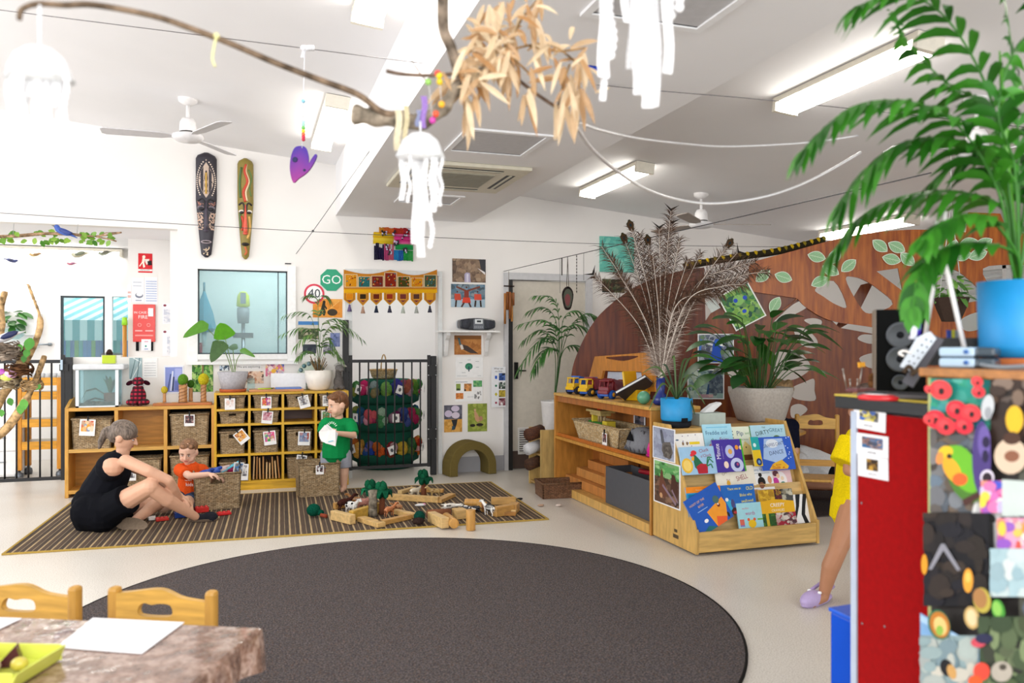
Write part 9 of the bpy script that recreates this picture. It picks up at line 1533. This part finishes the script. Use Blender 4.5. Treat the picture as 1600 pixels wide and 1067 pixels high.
jelly(1003, -75, 1.5, 110, 'white jellyfish mobile whose ribbons dangle from above the picture', [(-58, 118, 's', 10), (-48, 95, 'b', 7), (-60, 150, 's', 5), (-25, 40, 's', 6), (-5, 150, 's', 11), (8, 176, 's', 9), (22, 165, 's', 6), (40, 122, 's', 8), (48, 40, 'b', 7), (62, 35, 'b', 7), (15, 100, 's', 7), (-15, 100, 's', 8)], -160)
S(M('cfcfcf').tube([at(1003, -150, 1.5), V((at(1003, -150, 1.5).x, at(1003, -150, 1.5).y, cz(at(1003, -150, 1.5).x)))], .002, 5), 'suspension_wire', 'thin wire holding the ribbon jellyfish to the ceiling', 'wire', METAL)
# ribbons and beads on the branch
for (x, y0, y1, w_, c, n_) in ((622, 172, 235, .008, 'd8ccae', 'cream ribbon looped over the thick branch'), (634, 165, 232, .006, 'c8bc98', 'beige ribbon beside the cream ribbon on the branch'), (662, 150, 200, .007, '9a7ac0', 'lilac ribbon tied on the branch above the jellyfish'), (654, 172, 198, .006, '8a90b0', 'grey blue ribbon tied round the branch')): S(M(c).strip([at(x+2*math.sin(k), y0+(y1-y0)*k/6, 1.92) for k in range(7)], w_, RR), 'hanging_ribbon', n_, 'ribbon', FAB)
for (x, y, c, n_) in ((686, 118, 'e8c81c', 'yellow bead high on the branch string'), (687, 128, 'd8b820', 'mustard bead under the yellow bead'), (690, 163, 'e8a81c', 'amber bead beside the branch'), (681, 178, 'd8502c', 'orange red bead low on the branch'), (676, 188, 'c03a9a', 'magenta bead lowest on the branch'), (669, 128, '8aba5a', 'green bead near the lilac ribbon'), (684, 115, 'd83a2c', 'small red bead above the yellow bead')): S(M(c).ell(at(x, y, 1.9), .0085, 10), 'threaded_bead', n_, 'bead', GLOSS)
S(M('d8d8d8').tube([at(686, 110, 1.9), at(690, 165, 1.9)], .001, 4).tube([at(669, 120, 1.9), at(676, 190, 1.9)], .001, 4), 'bead_thread', 'pale thread carrying the coloured beads on the branch', 'thread', FAB)
S(M('e8e4a8').tube(path([(338, 58, 1.66), (334, 75, 1.66), (332, 92, 1.66), (336, 104, 1.66)], 4), .003, 6).ell(at(338, 56, 1.66), .007, 8), 'knotted_string', 'pale yellow knotted string on the long twig', 'string', FAB)
# purple ornament
c = at(472, 255, 3.4); k = 3.4/1244; t = T('heart_ornament', 'purple painted heart-shaped ornament on a beaded cord', 'ornament', at(472, 286, 3.4)); ol = [(-14, 30), (-19, 12), (-18, -8), (-12, -24), (-2, -27), (6, -24), (10, -10), (10, 0), (14, -6), (20, -14), (23, -12), (18, 0), (8, 14), (-6, 24)]; P = smooth_loop([(x*k, -y*k, 0) for x, y in ol], 3); X = MX.Identity(4)
for i in range(3): X[i][0] = RR[i]; X[i][1] = FW_[i]; X[i][2] = UP[i]; X[i][3] = c[i]
N = len(P); m = M('5a3a9a', X); vs = [(p.x, 0, p.y) for p in P]+[(p.x, .012, p.y) for p in P]; m.add(vs, [tuple(range(N))[::-1], tuple(range(N, 2*N))]+[(i, (i+1) % N, (i+1) % N+N, i+N) for i in range(N)]); 
me_o = O(m, 'heart_body', PAPER, t); a_ = me_o.data.attributes['Col'].data
vz = [v.co.z for v in me_o.data.vertices]; lo, hi = min(vz), max(vz)
for lp in me_o.data.loops: f = (vz[lp.vertex_index]-lo)/(hi-lo); a_[lp.index].color = mixc('a03a8a', '4a3298', min(1, f*1.4))
O(M('2a2a5a', X).ell((-.03, -.002, .015), (.012, .002, .012), 8).ell((.01, -.002, -.03), (.006, .002, .006), 8), 'painted_spots', PAPER, t)
top = at(476, 75, 3.4); m = M('e8e8ee').tube([c+UP*.065, top], .0022, 5); m('f0f0f4').tube([top, top+RR*.04+UP*.0], .012, 6); m.ell(top, (.02, .012, .014), 8).strip([top, top-UP*.04-RR*.01], .008, RR); O(m, 'cord', FAB, t); m = M()
for y, cc in ((158, '8ac8e0'), (195, 'a8d8c8'), (200, '6aba5a'), (205, 'e8d03a'), (210, 'e86a3a'), (214, 'd82a4a'), (218, 'c02040'), (190, 'b8dcea')): p = at(474, y, 3.4); m(cc).ell((p.x, p.y, p.z), .0085, 8)
O(m, 'beads', GLOSS, t)
# wires
def wire(P, r, c, label, name='ceiling_wire'): S(M(c).tube(path(P, 6), r, 6), name, label, 'wire', METAL)
wire([(-60, 8, 4.), (480, 76, 4.), (930, 132, 4.), (1215, 158, 4.), (1660, 205, 4.)], .0022, '7a7678', 'long thin wire stretched across the room under the beam')
wire([(-60, 329, 6.6), (490, 362, 7.4), (940, 381, 8.1), (1240, 386, 9.0)], .003, '5a585a', 'thin line strung low along the back wall past the masks'); wire([(452, 411, 8.1), (489, 361, 7.45), (535, 296, 6.6), (700, 62, 4.2)], .003, '5a585a', 'thin line rising from the wall hook by the window to the beam')
S(M('4a4a4c').ell(at(489, 361, 7.42), .012, 8), 'wire_clamp', 'small dark clamp where the two thin lines cross', 'clamp', METAL); p = BW.hit(450, 412); S(M('4a4a4c').tube([p+V((-.03, -.01, 0)), p+V((.03, -.01, 0))], .006, 6), 'wall_hook', 'small dark hook on the wall above the office window', 'hook', METAL)
wire([(893, 188, 2.1), (940, 204, 2.4), (1000, 217, 2.7), (1070, 225, 3.), (1140, 229, 3.2), (1260, 223, 3.4), (1340, 212, 3.5)], .005, 'f0f0f2', 'upper white cable sagging from the branch to the palm', 'white_cable'); wire([(895, 190, 2.1), (925, 233, 2.4), (965, 268, 2.7), (1010, 296, 2.9), (1060, 312, 3.1), (1120, 318, 3.2), (1200, 306, 3.3), (1270, 280, 3.4), (1345, 238, 3.5)], .006, 'f4f4f6', 'lower white cable sagging deeply from the branch to the palm', 'white_cable')
S(M('1f3a9a').tube([at(905, 103, 3.), at(938, 108, 3.), at(939, 114, 3.)], .009, 6), 'blue_strap', 'short blue strap hanging near the dried leaves', 'strap', FAB); S(M('1f3a9a').tube([at(889, 138, 3.), at(889, 147, 3.), at(900, 150, 3.), at(912, 140, 3.)], .005, 6), 'blue_strap', 'thin blue tie below the short blue strap', 'strap', FAB)
# ---------- light and camera
w = bpy.data.worlds.new('World'); bpy.context.scene.world = w; w.use_nodes = True; nt = w.node_tree; bg = nt.nodes['Background']
bg.inputs[0].default_value = (.93, .97, 1, 1); bg.inputs[1].default_value = 1.2
def area(name, loc, tgt, sx, sy, e, c=(1, 1, 1)):
 l = bpy.data.lights.new(name, 'AREA'); l.shape = 'RECTANGLE'; l.size = sx; l.size_y = sy; l.energy = e; l.color = c
 o = bpy.data.objects.new(name, l); COL.objects.link(o); o.location = loc; o.rotation_euler = (V(tgt)-V(loc)).to_track_quat('-Z', 'Y').to_euler(); return o
area('window_daylight', (-4.3, 4.5, 1.9), (2, 5.5, .8), 5, 2, 130, (1, .98, .96))
area('rear_daylight', (.5, -2.0, 2.3), (1.5, 6, 1.0), 5, 2, 190, (1, .98, .96))
area('kitchen_daylight', (-2.6, 9.4, 2.35), (-2.6, 9.4, 0), 2, 1.5, 16)
area('office_fill', (.3, 9.1, 2.6), (.3, 9.2, 0), 1, .8, 14)  # area lamp under the office ceiling, facing straight down
area('store_fill', (2.0, 9.6, 2.6), (2.0, 9.6, 0), 1, 1, 20)  # fill lamp added under the ceiling to brighten the store room
cam = bpy.data.cameras.new('Camera'); cam.sensor_width = 36; cam.lens = F/1600*36; cam.shift_y = (HY-533.5)/1600; cam.clip_start = .02
co = bpy.data.objects.new('Camera', cam); COL.objects.link(co); co.location = (0, 0, H); co.rotation_euler = (PI/2, 0, -YA); bpy.context.scene.camera = co
cam.dof.use_dof = True; cam.dof.focus_distance = 6.6; cam.dof.aperture_fstop = 2.6
sc = bpy.context.scene; sc.view_settings.view_transform = 'Standard'; sc.view_settings.look = 'None'; sc.view_settings.exposure = .18; sc.view_settings.gamma = 1.
sc.cycles.use_denoising = True; sc.cycles.max_bounces = 7; sc.cycles.diffuse_bounces = 4; sc.cycles.caustics_reflective = False; sc.cycles.caustics_refractive = False; sc.cycles.sample_clamp_indirect = 4.; sc.cycles.transparent_max_bounces = 12
